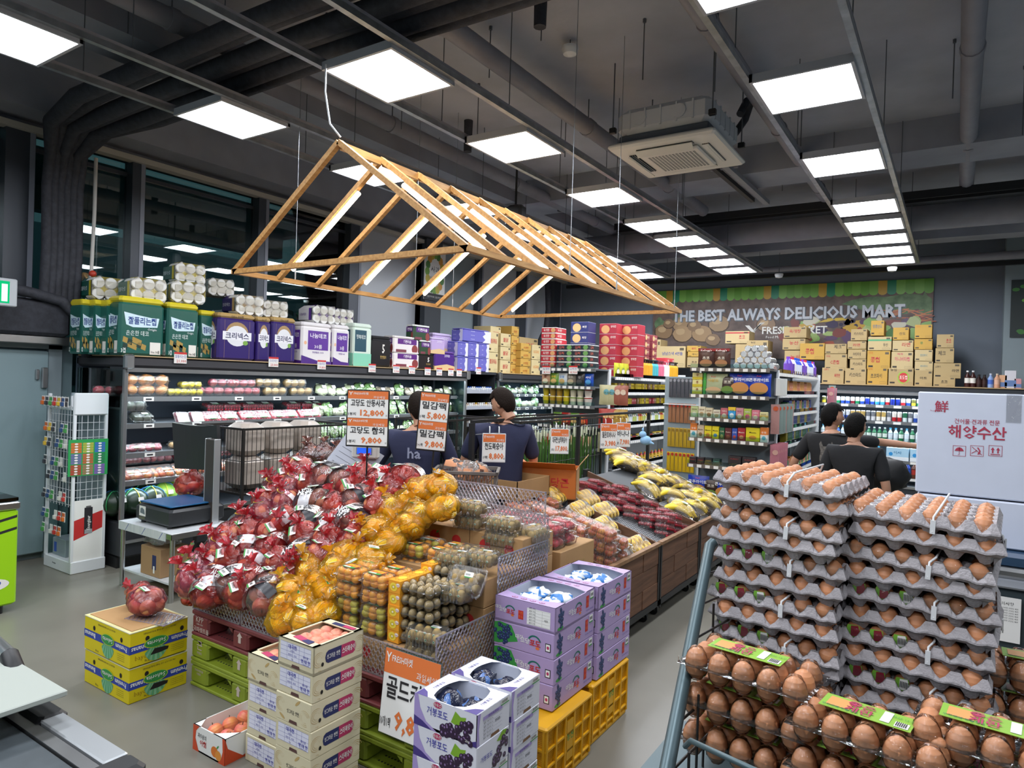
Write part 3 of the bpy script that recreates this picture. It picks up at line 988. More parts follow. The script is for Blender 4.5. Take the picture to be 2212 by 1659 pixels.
def cage(lab,x0,x1,y0,y1,z0,z1,step=0.045,rail=0.02,sides='LRFB'):
 t=empty('wire_cage',((x0+x1)/2,(y0+y1)/2,0),label=lab,cat='wire cage')
 o=Vector(((x0+x1)/2,(y0+y1)/2,0))
 def mk():
  s=MB();s.T=Matrix.Translation(-o);return s
 def side(nm,a,b):
  a,b=Vector(a),Vector(b)
  d=b-a
  s=mk()
  n=max(2,int(d.length/step))
  for i in range(n+1):
   p=a+d*i/n
   s.box(p.x-0.002,p.x+0.002,p.y-0.002,p.y+0.002,z0,z1,m_wire)
  w=add(nm,s,t,kind='stuff')
  for z in(z0,(z0+z1)/2):
   add('cross_wire',mk().tube([(a.x,a.y,z),(b.x,b.y,z)],0.004,m_wire,5),t)
  add('top_rail',mk().bar((a.x,a.y,z1),(b.x,b.y,z1),rail,rail,m_wire),t)
 if 'R' in sides:side('side_wires',(x1,y0,0),(x1,y1,0))
 if 'L' in sides:side('side_wires',(x0,y0,0),(x0,y1,0))
 if 'F' in sides:side('end_wires',(x0,y0,0),(x1,y0,0))
 if 'B' in sides:side('end_wires',(x0,y1,0),(x1,y1,0))
 for x,y in((x0,y0),(x1,y0),(x0,y1),(x1,y1)):
  add('corner_post',mk().box(x-.012,x+.012,y-.012,y+.012,0,z1,m_wire),t)
 add('cage_floor',mk().box(x0,x1,y0,y1,z0-0.02,z0,m_wire),t)
 return t
cage('black wire cage of rice sacks and onions behind the red apple bags',-6.05,-5.35,3.78,5.08,0.78,1.36)
cage('black wire cage of spring onions and carrots past the second customer',-4.35,-3.65,5.75,7.6,0.55,1.46,0.06)
cage('grey wire cage with hanging tags between the two customers',-5.2,-4.6,5.6,6.7,0.5,1.42,0.05)
# ================================================================ pallets
m_pg=mat('pallet_green','#8a9a2c',rough=0.5,var=0.15,scale=5,rand=0.05)
m_pr=mat('pallet_red','#7d3b3c',rough=0.5,var=0.15,scale=5,rand=0.05)
def pallet(col,words,arrow=True):
 t=empty('pallet',label='plastic pallet',cat='pallet',group='stacked pallets')
 w,d,h=0.925,1.1,0.15
 add('top_deck',MB().bbox(0,w,0,d,h-0.028,h,col,0.006),t)
 s=MB()
 s.bbox(0,w,0,d,0,0.02,col,0.005)
 add('bottom_deck',s,t)
 s=MB()
 for i in range(9):
  for j in range(3):
   s.box(0.19+i*0.026,0.2+i*0.026,0.05+j*0.05,0.06+j*0.05,0.02,0.0207,m_blk)
   s.box(0.57+i*0.02,0.58+i*0.02,0.05+j*0.05,0.06+j*0.05,0.02,0.0207,m_blk)
 add('deck_slots',s,t,kind='stuff')
 for i,(a,b) in enumerate(((0,0.165),(0.395,0.535),(0.77,0.925))):
  for j,(c,e) in enumerate(((0,0.15),(0.47,0.63),(0.95,1.1))):
   s=MB().bbox(a,b,c+0.003,e-0.003,0.018,h-0.026,col,0.012)
   if j==0: # rounded shoulders of the fork openings
    for sx,ex in((b,1),(a,-1)):
     if 0<sx<w:
      s.add([(sx,c+.004,h-0.03),(sx,c+.004,h-0.055),(sx+ex*0.035,c+.004,h-0.03),
 (sx,e,h-0.03),(sx,e,h-0.055),(sx+ex*0.035,e,h-0.03)],[(0,1,2) if ex>0 else(2,1,0),(1,4,5,2)],col)
   add('block',s,t)
 s=MB()
 for k,(tx,x,z,sz) in enumerate(words):
  s.text(tx,(x,0.003,z),X,Z,sz,mat('pallet_print','#c9b9ae',rough=0.6),fat=1)
 if arrow:
  s.plate((0.465,0.003,0.085),X,Z,[(-0.012,-0.03),(0.012,-0.03),(0.012,0.005),(0.024,0.005),(0,0.03),(-0.024,0.005),(-0.012,0.005)],mat('pallet_print'),0.002)
 add('lettering',s,t)
 return t
p_g=pallet(m_pg,[('근',0.085,0.1,0.05),('파렛트',0.085,0.055,0.014)])
p_g2=pallet(m_pg,[('한국파렛트풀',0.085,0.1,0.012),('파렛트',0.085,0.08,0.012)])
p_r=pallet(m_pr,[('KPP',0.08,0.102,0.036),('1588-1330',0.08,0.074,0.012),('한국파렛트풀',0.08,0.042,0.026)])
for k,x in enumerate((-3.79,-2.862)):
 sd=['left','right'][k]
 put(p_g2,(x,2.362,0.0),0,'green plastic pallet on the floor, bottom of the %s pallet stack'%sd,'stacked pallets')
 put(p_g,(x,2.362,0.15),0,'green plastic pallet in the middle of the %s pallet stack'%sd,'stacked pallets')
 put(p_r,(x,2.362,0.30),0,'dull red plastic pallet on top of the %s pallet stack'%sd,'stacked pallets')
 # ================================================================ cartons under the produce
m_kraft=mat('kraft','#b08a5c',rough=0.75,var=0.08,scale=5,rand=0.04)
m_krafti=mat('kraft_inside','#a07c52',rough=0.8)
def boxprint(s,w,h,words,z0=0.0,y=0.0):
 """print on the front face (facing -Y) of a box whose front is at y"""
 for tx,x,z,sz,m,*r in words:
  s.text(tx,(x,y,z0+z),X,Z,sz,m,fat=1,wid=r[0] if r else None)
m_applep=mat('apple_print','#c02c2c',rough=0.6)
def apple_carton(w,d,h):
 t=empty('carton',label='kraft fruit carton',cat='carton',group='kraft cartons under the produce')
 add('box',MB().bbox(0,w,0,d,0,h,m_kraft,0.003),t)
 s=MB()
 s.disc((w*0.3,0,h*0.5),X,Z,0,0,0.038,0.036,m_applep)
 s.disc((w*0.3,0,h*0.5),X,Z,0.02,0.028,0.012,0.005,m_grn,0.001,rot=0.6)
 s.disc((w*0.75,0,h*0.5),X,Z,0,0,0.032,0.03,m_applep)
 add('print',s,t)
 return t
ac1=apple_carton(0.36,0.33,0.14)
k=0
NM=['front','middle','back']
for r,(y,n) in enumerate(((2.42,1),(2.77,3),(3.12,4))):
 for c in range(5):
  for lv in range(n):
   zz=0.45+lv*0.142
   k+=1
   put(ac1,(-3.76+c*0.364,y,zz),0,'apple-print kraft carton, %s from the left, %s row, %s level up'%(nth(c),NM[r],nth(lv)),'kraft cartons under the produce')
   # ================================================================ clear lattice guards
def guard(L,h,loc,rz,lab,step=0.03):
 s=lattice(L,h,m_latc,step,0.003,0.0055,0.007)
 return add('lattice_guard',s,None,loc,(0,0,rz),label=lab,cat='lattice panel')
guard(0.46,0.17,(-3.80,2.372,0.45),0,'clear lattice panel in front of the apple bags, leftmost')
guard(0.46,0.17,(-3.33,2.372,0.45),0,'clear lattice panel in front of the apple bags, second from the left')
guard(0.46,0.17,(-2.86,2.372,0.45),0,'clear lattice panel in front of the melon bags')
guard(0.46,0.17,(-2.39,2.372,0.45),0,'clear lattice panel in front of the kiwi packs')
guard(0.5,0.17,(-3.805,2.38,0.45),PI/2,'clear lattice panel down the left side of the apple bags')
guard(0.46,0.24,(-1.925,2.38,0.47),PI/2,'clear lattice panel at the right of the front kiwi packs')
guard(0.5,0.26,(-1.925,2.86,0.72),PI/2,'clear lattice panel right of the rear kiwi packs, higher up')
guard(0.75,0.26,(-2.72,3.40,0.98),0,'clear lattice panel behind the striped melon bags')
guard(0.9,0.22,(-1.96,3.42,0.88),PI*0.93,'clear lattice panel between kiwi packs and nectarine packs')
guard(0.32,0.16,(-3.72,2.98,1.0),PI/2,'clear lattice panel at the upper left of the apple pile')
# ================================================================ banana cartons
m_yel=mat('carton_yellow','#d9c50f',rough=0.55,var=0.06,scale=3)
m_bblue=mat('carton_blue','#2a419f',rough=0.5)
m_bgr=mat('banana_leafgreen','#2f8f43',rough=0.5)
m_bgl=mat('banana_palegreen','#7fbf95',rough=0.5)
m_edge=mat('carton_edge','#d5d3b0',rough=0.6)
def banana_box():
 w,d,h=0.5,0.343,0.198
 t=empty('banana_carton',label='yellow banana carton',cat='carton',group='yellow banana cartons')
 s=MB().bbox(-w,0,0,d,0,h,m_yel,0.004)
 s.box(-w-.001,0.001,-0.001,d+.001,h-0.005,h,m_edge)
 add('box',s,t)
 lidm=MB().box(-w+0.02,-0.02,0.02,d-0.02,h,h+0.004,m_kraft)
 add('lid',lidm,t)
 pr=MB()
 up=NX,-Z # the print is upside down
 for face in(0,1):
  if face==0:
   o,ex,L=Vector((-w/2,0,h/2)),X,w
  else:
   o,ex,L=Vector((0,d/2,h/2)),Y,d
  pr.rect(o,ex,Z,-L/2,L/2,-0.022,0.022,m_bblue)
  fx=-ex
  c=0.09 if face==0 else-0.03
  cc=-0.02 if face==0 else 0.02
  for k in range(11):
   a=PI+0.35+k*(PI-0.7)/10
   p0,p1=a-0.11,a+0.11
   pr.plate(o,-ex,-Z,[(cc+.03*math.cos(p0),.005-.015*math.sin(p0)),(cc+.068*math.cos(p0),.02-.075*math.sin(p0)),(cc+.068*math.cos(p1),.02-.075*math.sin(p1)),(cc+.03*math.cos(p1),.005-.015*math.sin(p1))],m_bgl if k%2 else mat('banana_midgreen','#5da878'),0.0012+0.0001*k)
  pr.disc(o,-ex,-Z,cc,-0.012,0.072,0.032,mat('banana_limeedge','#b5cc3a'),0.0028,24)
  pr.disc(o,-ex,-Z,cc,-0.012,0.067,0.028,m_bgr,0.0032,24)
  pr.text('Señorita',o+ex*(-cc)+Z*0.012,-ex,-Z,0.026,m_whp,0.0040,wid=0.11,fat=1)
  a,b=(0.6,-0.62) if face==0 else(0.62,-0.66)
  pr.text('Bananas',o-ex*(L*0.33),-ex,-Z,0.030,m_whp,0.002,wid=0.1,fat=2) if face==1 else pr.text('Premium',o+ex*(L*0.33),-ex,-Z,0.030,m_whp,0.002,wid=0.12,fat=2)
  pr.text('Premium',o+ex*(L*0.35),-ex,-Z,0.030,m_whp,0.002,wid=0.1,fat=2) if face==1 else pr.text('Bananas',o-ex*(L*0.36),-ex,-Z,0.030,m_whp,0.002,wid=0.12,fat=2)
  pr.text('PRODUCT OF THE PHILIPPINES',o+Z*0.075,-ex,-Z,0.011,m_blk,0.001,wid=0.19)
  pr.text('13 kg',o-Z*0.082-ex*L*0.2,-ex,-Z,0.013,m_blk,0.001)
  for q in range(4):
   pr.text('packed fresh and handled with care',o-Z*(0.04+q*0.011)+ex*(L*0.32),-ex,-Z,0.006,m_blk,0.001,wid=0.08)
  hm=mat('hole_dark','#1b1713',rough=0.9)
  for q in(-0.27,0.33):
   pr.disc(o,ex,Z,q*L+(0.02 if face else 0),0.045,0.012,0.014,hm,0.002)
  if face==1:
   pr.plate(o,ex,Z,[(-0.055,-0.058),(-0.03,-0.026),(0.03,-0.03),(0.055,-0.036),(0.05,-0.052),(0.0,-0.058)],hm,0.002)
   pr.text('bayoc9',o-Z*0.05-ex*0.09,ex,Z,0.03,mat('crayon','#9c7c12'),0.001,wid=0.1)
 add('print',pr,t)
 return t
bb=banana_box()
put(bb,(-3.812,2.012,0.0),0,'yellow banana carton on the floor, the lower of two','yellow banana cartons')
put(bb,(-3.806,2.008,0.204),0.01,'yellow banana carton with bagged apples on its lid, the upper of two','yellow banana cartons')
# ================================================================ cream peach cartons
m_cream=mat('carton_cream','#d8cfae',rough=0.6,var=0.04,scale=4)
m_navy=mat('print_navy','#28305f',rough=0.5)
m_mag=mat('print_magenta','#b83a64',rough=0.5)
m_tan=mat('print_tan','#bfa269',rough=0.6)
m_lilac=mat('label_lilac','#dfe0ef',rough=0.5)
m_indigo=mat('print_indigo','#3b3aa0',rough=0.5)
def peach_box(w,d,h,label=True,top=False):
 t=empty('peach_carton',label='cream peach carton',cat='carton',group='cream peach cartons')
 s=MB()
 if top:
  s.box(0,w,0,0.006,0,h,m_cream).box(0,w,d-0.006,d,0,h,m_cream).box(0,0.006,0,d,0,h,m_cream).box(w-0.006,w,0,d,0,h,m_cream)
  s.box(0,w,0,d,0,0.01,m_cream)
  s.box(0,w,0,0.045,h-0.004,h,m_cream).box(0,w,d-0.05,d,h-0.004,h,m_cream)
  s.box(0,0.018,0,d,h-0.004,h,m_cream).box(w-0.018,w,0,d,h-0.004,h,m_cream)
  s.plate((0,0,h),X,Y,[(w*.25,0.03),(w*.8,0.01),(w*.8,0.04),(w*.3,0.06)],m_mag,0.002)
  s.plate((0,0,h),X,Y,[(w*.55,0.02),(w*.8,0.01),(w*.8,0.045),(w*.6,0.045)],m_navy,0.003)
  s.plate((0,0,h),X,Y,[(w*.3,d-.045),(w*.9,d-.045),(w*.9,d-.02),(w*.3,d-.02)],m_navy,0.002)
  s.plate((0,0,h),X,Y,[(w*.6,d-.045),(w*.9,d-.045),(w*.9,d-.02),(w*.6,d-.02)],m_mag,0.003)
  s.box(0.01,w-0.01,0.01,d-0.01,0.02,0.024,mat('liner','#b9b3c9',rough=0.7))
 else:
  s.bbox(0,w,0,d,0,h-0.001,m_cream,0.003)
 add('box',s,t)
 p=MB()
 o=Vector((w/2,0,h/2))
 if label:
  lw,lh=w*0.86,h*0.62
  p.rect(o,X,Z,-lw/2,lw/2,-lh*.38,lh*.62,m_lilac)
  for q in range(5):
   zz=-lh*.38+lh*q/4
   p.rect(o,X,Z,-lw/2,lw/2,zz,zz+0.0008,m_indigo,0.0014)
  for q in(0.22,0.4,0.62,0.78):
   p.rect(o,X,Z,-lw/2+lw*q,-lw/2+lw*q+0.0008,-lh*.38,lh*.62,m_indigo,0.0014)
  p.text('대극천',o+Vector((-0.02,0,lh*0.42)),X,Z,0.016,m_indigo,0.0016,fat=2)
  p.text('고당도',o+Vector((-0.02,0,lh*0.17)),X,Z,0.009,m_indigo,0.0016)
  p.text('복숭아 · 사과',o+Vector((-0.02,0,-lh*0.05)),X,Z,0.008,m_indigo,0.0016)
  p.text('명 대 현',o+Vector((lw*0.33,0,-lh*0.16)),X,Z,0.014,m_indigo,0.0016,fat=2)
  p.text('과수원',o+Vector((lw*0.33,0,lh*0.08)),X,Z,0.01,m_indigo,0.0016,fat=1)
  p.text('010-0000-0000',o+Vector((lw*0.33,0,-lh*0.33)),X,Z,0.006,m_indigo,0.0016)
  p.text('3 kg',o+Vector((-0.02,0,-lh*0.28)),X,Z,0.006,m_blk,0.0016)
 else:
  for cx,cz,r in((-w*.36,.01,.03),(w*.33,-.012,.034)):
   for q in range(3):
    rr=r*(1-q*0.22)
    pts=[(cx+rr*math.cos(a),cz+rr*math.sin(a)) for a in np.linspace(0.4,5.2,14)]
    for a,b in zip(pts,pts[1:]):
     p.plate(o,X,Z,[a,b,(b[0]*.985,b[1]*.96+cz*.04),(a[0]*.985,a[1]*.96+cz*.04)],m_tan,0.0008)
  p.disc(o,X,Z,0.03,0.04,0.02,0.006,m_tan,rot=0.7)
  p.disc(o,X,Z,-0.07,-0.04,0.02,0.006,m_tan,rot=-0.5)
  p.text('싱그러운 영천',o+Vector((0,0,-0.008)),X,Z,0.016,m_blk,0.001,fat=1,wid=w*0.34)
 p.plate(o-Z*(h*.5),X,Z,[(-.025,.004),(.03,0.004),(.026,.018),(-.02,.018)],mat('slot_dark','#5a3d3a',rough=0.8),0.001)
 o=Vector((w,d/2,h/2))
 def pill(x0,x1,m,l,r):
  hh=h*.23
  pts=[]
  for(cx,a0) in((x1-hh*.6,-PI/2),(x0+hh*.6,PI/2)):
   rnd=(r if cx>(x0+x1)/2 else l)
   if rnd:
    for q in range(5):
     a=a0+PI*q/4
     pts.append((cx+hh*.6*math.cos(a),hh*math.sin(a)))
   else:
    xe=x1 if cx>(x0+x1)/2 else x0
    sg=1 if xe==x1 else-1
    pts+=[(xe,-hh*sg),(xe,hh*sg)]
  p.plate(o,Y,Z,pts,m,0.001)
 pill(-d*.28,d*.04,m_navy,True,False)
 pill(d*.04,d*.34,m_mag,False,True)
 p.text('싱그러운 영천',o-Y*(d*.12),Y,Z,0.018,m_whp,0.002,wid=d*.26,fat=1)
 p.text('스타복숭아',o+Y*(d*.19),Y,Z,0.024,m_whp,0.002,wid=d*.27,fat=2)
 for cx,cz,r in((-d*.4,.0,.032),(d*.41,.005,.036)):
  for q in range(3):
   rr=r*(1-q*0.25)
   pts=[(cx+rr*math.cos(a),cz+rr*math.sin(a)) for a in np.linspace(0.2,5.6,14)]
   for a,b in zip(pts,pts[1:]):
    p.plate(o,Y,Z,[a,b,(b[0]*.99,b[1]*.95),(a[0]*.99,a[1]*.95)],m_tan,0.0008)
 p.disc(o,Y,Z,-d*.33,-h*.2,0.007,0.009,mat('hole_dark'),0.0015)
 p.text('3 kg',o+Vector((0,-d*.38,-h*.4)),Y,Z,0.007,m_tan,0.001)
 add('print',p,t)
 return t
m_peach=mat('peach_skin','#d9776a',rough=0.6,col2='#e9b48e',scale=14,rand=0.05)
def fruit(nm,r,m,dimple=True,stemc=None,sz=None):
 s=MB()
 if dimple:
  pr=[]
  for k in range(9):
   a=-PI/2+PI*k/8
   rr,zz=r*math.cos(a),r*0.9*math.sin(a)
   if k==8:
    rr,zz=0.0001,r*0.66
   if k==7:
    zz=r*0.80
   if k==0:
    rr,zz=0.0001,-r*0.8
   pr.append((rr,zz))
  s.lathe(pr,m,12)
 else:
  s.ball((0,0,0),sz or r,m,12,8)
 if stemc:
  s.tube([(0,0,r*0.6),(r*0.1,0,r*1.05)],r*0.05,stemc,5)
 return s.mesh(nm)
m_stem=mat('stem_brown','#4d3a24',rough=0.8)
ME_PEACH=fruit('peach',0.038,m_peach)
def peach_stack(x,y,n,w,d,h,flags,word):
 for i in range(n):
  kind=flags[i]
  key=('pb',kind,i==n-1,w)
  if key not in PB:
   PB[key]=peach_box(w,d,h,kind=='L',i==n-1)
  if i==n-1:
   lab='open cream carton of peaches on top of the %s cream stack'%word
  else:
   lab='cream peach carton, %s from the floor in the %s cream stack'%(nth(i),word)
  put(PB[key],(x+0.002*((i*7)%3-1),y+0.002*((i*5)%3-1),i*h),0.004*((i*3)%3-1),lab,'cream peach cartons')
 k=0
 for j in range(3):
  for i2 in range(4):
   o=bpy.data.objects.new('peach',ME_PEACH)
   COL.objects.link(o)
   o.location=(x+0.05+j*(w-0.1)/2,y+0.05+i2*(d-0.1)/3,n*h-0.045)
   o.rotation_euler=(R.uniform(-.5,.5),R.uniform(-.5,.5),R.uniform(0,6))
   tag(o,'pink peach in the open top carton of the %s stack, row %s, column %s'%(word,['one','two','three','four'][i2],['one','two','three'][j]),'peach','loose peaches')
PB={}
peach_stack(-2.835,2.068,4,0.235,0.285,0.1305,'LLLS','left')
peach_stack(-2.475,1.955,6,0.232,0.285,0.12,'SSLSLL','near')
m_ore=mat('carton_orange','#cf4a22',rough=0.5)
t=empty('apple_carton',(-2.862,1.972,0),label='small open orange and white carton of pink apples on the floor',cat='carton')
w,d,h=0.26,0.33,0.125
s=MB().box(-w,0,0,0.006,0,h,m_whp).box(-w,0,d-0.006,d,0,h,m_whp).box(-w,-w+0.006,0,d,0,h,m_whp).box(-0.006,0,0,d,0,h,m_whp).box(-w,0,0,d,0,0.008,m_whp)
s.add([(-w,0,h),(-w+.06,0,h),(-w,.07,h)],[(0,1,2)],m_whp).add([(0,0,h),(0,.09,h),(-.1,0,h)],[(0,1,2)],m_whp)
add('box',s,t)
s=MB()
o=Vector((-w/2,0,h/2))
s.plate(o,X,Z,[(-w/2,-h/2),(-w*.3,-h/2),(-w*.42,0),(-w*.4,h*.3),(-w*.3,h/2),(-w/2,h/2)],m_ore)
s.plate(o,X,Z,[(w*.3,-h/2),(w/2,-h/2),(w/2,h/2),(w*.42,h/2),(w*.44,0),(w*.4,-h*.3)],m_ore)
s.disc(o,X,Z,.05,-.02,.028,.026,mat('print_persimmon','#e07a2c')).disc(o,X,Z,.08,-.03,.024,.024,mat('print_persimmon2','#e8963c'),0.001)
s.disc(o,X,Z,.075,.01,.012,.004,m_grn,.0015,rot=.8)
s.text('과수원의',o+Vector((-.055,0,.02)),X,Z,.02,m_blk,wid=.07,fat=1).text('아침',o+Vector((-.045,0,-.012)),X,Z,.024,m_red,fat=2)
o=Vector((0,d/2,h/2))
s.plate(o,Y,Z,[(-d/2,-h/2),(d/2,-h/2),(d/2,h/2),(d*.4,h/2),(d*.35,-h*.2),(-d*.2,-h*.42),(-d*.45,h*.1),(-d/2,h/2)],m_ore)
add('print',s,t)
m_apink=mat('apple_pink','#e0606a',rough=0.4,col2='#e79a55',scale=16,rand=0.08)
ME_APK=fruit('apple',0.04,m_apink,stemc=m_stem)
for i in range(3):
 for j in range(2):
  o=bpy.data.objects.new('apple',ME_APK)
  COL.objects.link(o)
  o.location=(-3.06+j*0.1,2.05+i*0.085,0.075)
  o.rotation_euler=(R.uniform(-.6,.6),R.uniform(-.6,.6),1)
  tag(o,'pink apple in the small orange carton, %s row, %s'%(nth(i),['left','right'][j]),'apple','apples in the orange carton')
  # ================================================================ yellow crates with lilac grape cartons
m_cry=mat('crate_yellow','#e0a412',rough=0.45,rand=0.05)
m_cryd=mat('crate_yellow_web','#c98d0f',rough=0.5)
def crate():
 w,d,h=0.36,0.46,0.318
 t=empty('crate',label='yellow plastic crate',cat='crate',group='yellow crates')
 s=MB().bbox(0,w,0,d,h-0.028,h-0.004,m_cry,0.008)
 add('rim',s,t)
 s=MB().bbox(0.008,w-0.008,0.008,d-0.008,0,0.02,m_cry,0.004).bbox(0.004,w-0.004,0.004,d-0.004,0.04,0.055,m_cry,0.004)
 add('bottom',s,t)
 s=MB().box(0.016,w-0.016,0.016,d-0.016,0.02,h-0.02,m_cryd)
 for i in range(46):
  s.box(w-0.016,w-0.0145,0.02+i*0.0092,0.0222+i*0.0092,0.06,h-0.03,m_cry)
 for i in range(28):
  s.box(w-0.016,w-0.0145,0.02,d-0.02,0.06+i*0.0085,0.062+i*0.0085,m_cry)
  s.box(0.02,w-0.02,0.0145,0.016,0.06+i*0.0085,0.062+i*0.0085,m_cry)
 add('web',s,t)
 for i in range(6):
  y=0.006+i*(d-0.024)/5
  add('rib',MB().box(w-0.018,w-0.002,y,y+0.012,0.02,h-0.02,m_cry),t)
 for i in range(4):
  x=0.006+i*(w-0.03)/3
  add('rib',MB().box(x,x+0.012,0.002,0.018,0.02,h-0.02,m_cry),t)
 for z in(0.12,0.2):
  add('rib',MB().box(0.004,w-0.004,0.004,0.018,z,z+0.01,m_cry).box(w-0.018,w-0.004,0.004,d-0.004,z,z+0.01,m_cry),t)
 s=MB().box(w-0.012,w-0.004,d*.44,d*.58,0.08,h-.05,m_cry)
 s.text('농산',(w-0.004,d*.51,h*.6),Y,Z,0.03,m_grn,fat=1)
 add('badge',s,t)
 return t
cr=crate()
put(cr,(-1.855,2.655,0),0,'orange-yellow slatted crate under the near lilac cartons','yellow crates')
put(cr,(-1.885,3.18,0),0,'bright yellow slatted crate under the rear lilac cartons','yellow crates')
m_lil=mat('carton_lilac','#b09ac6',rough=0.55,var=0.04,scale=3)
m_lili=mat('carton_inner','#c9cedd',rough=0.6)
m_gp=mat('grape_print','#27365f',rough=0.5,rand=0.02)
m_gp2=mat('grape_print_light','#5671a6',rough=0.5)
m_teal=mat('print_teal','#1d6a5d',rough=0.5)
def blob_grapes(p,o,ex,ey,cx,cy,w,h,n,m1,m2,r):
 q=random.Random(n)
 for k in range(n):
  a=q.uniform(0,2*PI)
  rr=math.sqrt(q.random())
  x,y=cx+w*rr*math.cos(a)*(1-0.35*(math.sin(a)<0)),cy+h*rr*math.sin(a)
  p.disc(o,ex,ey,x,y,r,r,m1,0.001+0.00002*k,8)
  p.disc(o,ex,ey,x-r*.25,y+r*.3,r*.35,r*.35,m2,0.0011+0.00002*k,6)
def lilac_box(opened,style):
 w,d,h=0.345,0.42,0.122
 t=empty('grape_carton',label='lilac grape carton',cat='carton',group='lilac grape cartons')
 s=MB()
 if opened:
  m=m_lil
  s.box(0,w,0,0.005,0,h,m).box(0,w,d-0.005,d,0,h,m).box(0,0.005,0,d,0,h,m).box(w-0.005,w,0,d,0,h,m).box(0,w,0,d,0,0.01,m)
  s.box(0.005,w-0.005,0.005,d-0.005,0.04,0.045,m_lili)
  s.box(0.006,0.008,0.006,d-.006,.04,h-.004,m_lili).box(w-.008,w-.006,0.006,d-.006,.04,h-.004,m_lili).box(0.006,w-.006,d-.008,d-.006,.04,h-.004,m_lili)
  for y0,sg in((0,1),(d,-1)):
   pts=[(0,y0),(w,y0)]
   inner=[]
   for q in range(9):
    x=w-w*q/8
    inner.append((x,y0+sg*(0.10-0.045*math.sin(PI*q/8))))
   poly=[(x,y,h) for x,y in pts+inner]
   s.add(poly,[tuple(range(len(poly))) if sg>0 else tuple(range(len(poly)-1,-1,-1))],m)
   s.add([(x,y,h-.003) for x,y,_ in poly],[tuple(range(len(poly)-1,-1,-1)) if sg>0 else tuple(range(len(poly)))],m_lili)
 else:
  s.bbox(0,w,0,d,0,h-.001,m_lil,0.003)
 add('box',s,t)
 p=MB()
 if opened:
  for q in range(4):
   for y0 in(0.03,d-0.03):
    p.disc((w*(.28+.15*q),y0,h),X,Y,0,0,0.017,0.011,m_mag,0.001,14)
    p.disc((w*(.28+.15*q),y0,h),X,Y,0,0,0.014,0.009,m_lil,0.0015,14)
    p.text(['포','도','사','랑'][q],(w*(.28+.15*q),y0,h),X,Y,0.010,m_mag,0.002)
 def logo(o,ex,k=1.0):
  p.text('대강',o-ex*.055*k+Z*.006,ex,Z,.02*k,m_whp,.002,fat=2)
  p.text('고당',o-ex*.02*k-Z*.004,ex,Z,.024*k,m_whp,.002,fat=2)
  arc=[(.035*k+.04*k*math.cos(a),.0+.034*k*math.sin(a)) for a in np.linspace(2.9,0.2,9)]
  arc2=[(.035*k+.031*k*math.cos(a),.0+.026*k*math.sin(a)) for a in np.linspace(0.2,2.9,9)]
  p.plate(o,ex,Z,(arc+arc2)[::-1],m_teal,.001)
  p.text('포도',o+ex*.04*k-Z*.006,ex,Z,.028*k,m_red,.002,fat=3)
  p.disc(o,ex,Z,.055*k,-.028*k,.012*k,.007*k,m_org,.001)
 of=Vector((w/2,0,h/2))
 if style=='A':
  logo(of-X*.11+Z*.0,X,.75)
  p.rect(of,X,Z,-.035,-.006,-.03,.012,m_red,.001)
  p.text('거창',of+Vector((-.02,0,.0)),X,Z,.012,m_org,.002,fat=1).text('포도',of+Vector((-.02,0,-.018)),X,Z,.012,m_org,.002,fat=1)
  p.rect(of,X,Z,.015,.145,-.045,.035,m_whp,.001)
  for q in range(6):
   p.rect(of,X,Z,.018,.142,-.042+q*.0145,-.0415+q*.0145,m_blk,.0016)
   p.text('품종 당도',of+Vector((.045,0,-.036+q*.0145)),X,Z,.006,m_blk,.0016,wid=.045)
  for q in(.06,.1):
   p.rect(of,X,Z,q,q+.0005,-.042,.03,m_blk,.0016)
  p.text('대한',of+Vector((.122,0,-.01)),X,Z,.009,m_blk,.0016,fat=1)
 else:
  p.plate(of,X,Z,[(-w/2+.002,-.05),(-w*.42,-.05),(-.03,-.02),(-.04,.0),(-.07,.05),(-w*.4,.058),(-w/2+.002,.05)],m_grn,.0006)
  blob_grapes(p,of,X,Z,-w*.34,.0,.05,.052,40,m_gp,m_gp2,.0095)
  logo(of+X*.03,X,.95)
  p.rect(of,X,Z,.125,.155,-.03,.01,m_blk,.001)
  p.rect(of,X,Z,.129,.151,-.026,.006,m_whp,.0015)
  p.disc(of,X,Z,.14,-.01,.007,.008,m_mag,.002)
 os_=Vector((w,d/2,h/2))
 blob_grapes(p,os_,Y,Z,-d*.37,.005,.036,.045,34,m_gp,m_gp2,.0085)
 p.disc(os_,Y,Z,-d*.38,-.046,.03,.009,m_grn,.0006)
 logo(os_+Y*(-d*.02),Y,.95)
 p.rect(os_,Y,Z,d*.26,d*.33,-.02,.04,m_red,.001)
 p.text('거창',os_+Vector((0,d*.295,.022)),Y,Z,.013,m_org,.002,fat=1).text('포도',os_+Vector((0,d*.295,-.002)),Y,Z,.013,m_org,.002,fat=1)
 p.text('거창 포도 영천 포도',os_+Vector((0,d*.36,-.035)),Y,Z,.007,m_indigo,.001,wid=.09)
 p.rect(os_,Y,Z,d*.36,d*.45,.015,.055,m_whp,.002)
 p.rect(os_,Y,Z,d*.36,d*.45,.015,.021,m_grn,.0025)
 for q in range(7):
  p.rect(os_,Y,Z,d*.375+q*.004,d*.375+q*.004+.0018,.03,.045,m_blk,.0026)
 add('print',p,t)
 return t
lbA,lbB,lbC=lilac_box(True,'A'),lilac_box(False,'B'),lilac_box(True,'B')
LW=0.345
for i in range(4):
 put(lbA if i==3 else lbB,(-1.553-LW+.002*(i%2),2.80,0.32+i*0.1225),.006*(i%2),
 'open lilac carton of bagged grapes topping the near lilac stack' if i==3 else 'closed lilac grape carton, %s up in the near lilac stack'%nth(i),'lilac grape cartons')
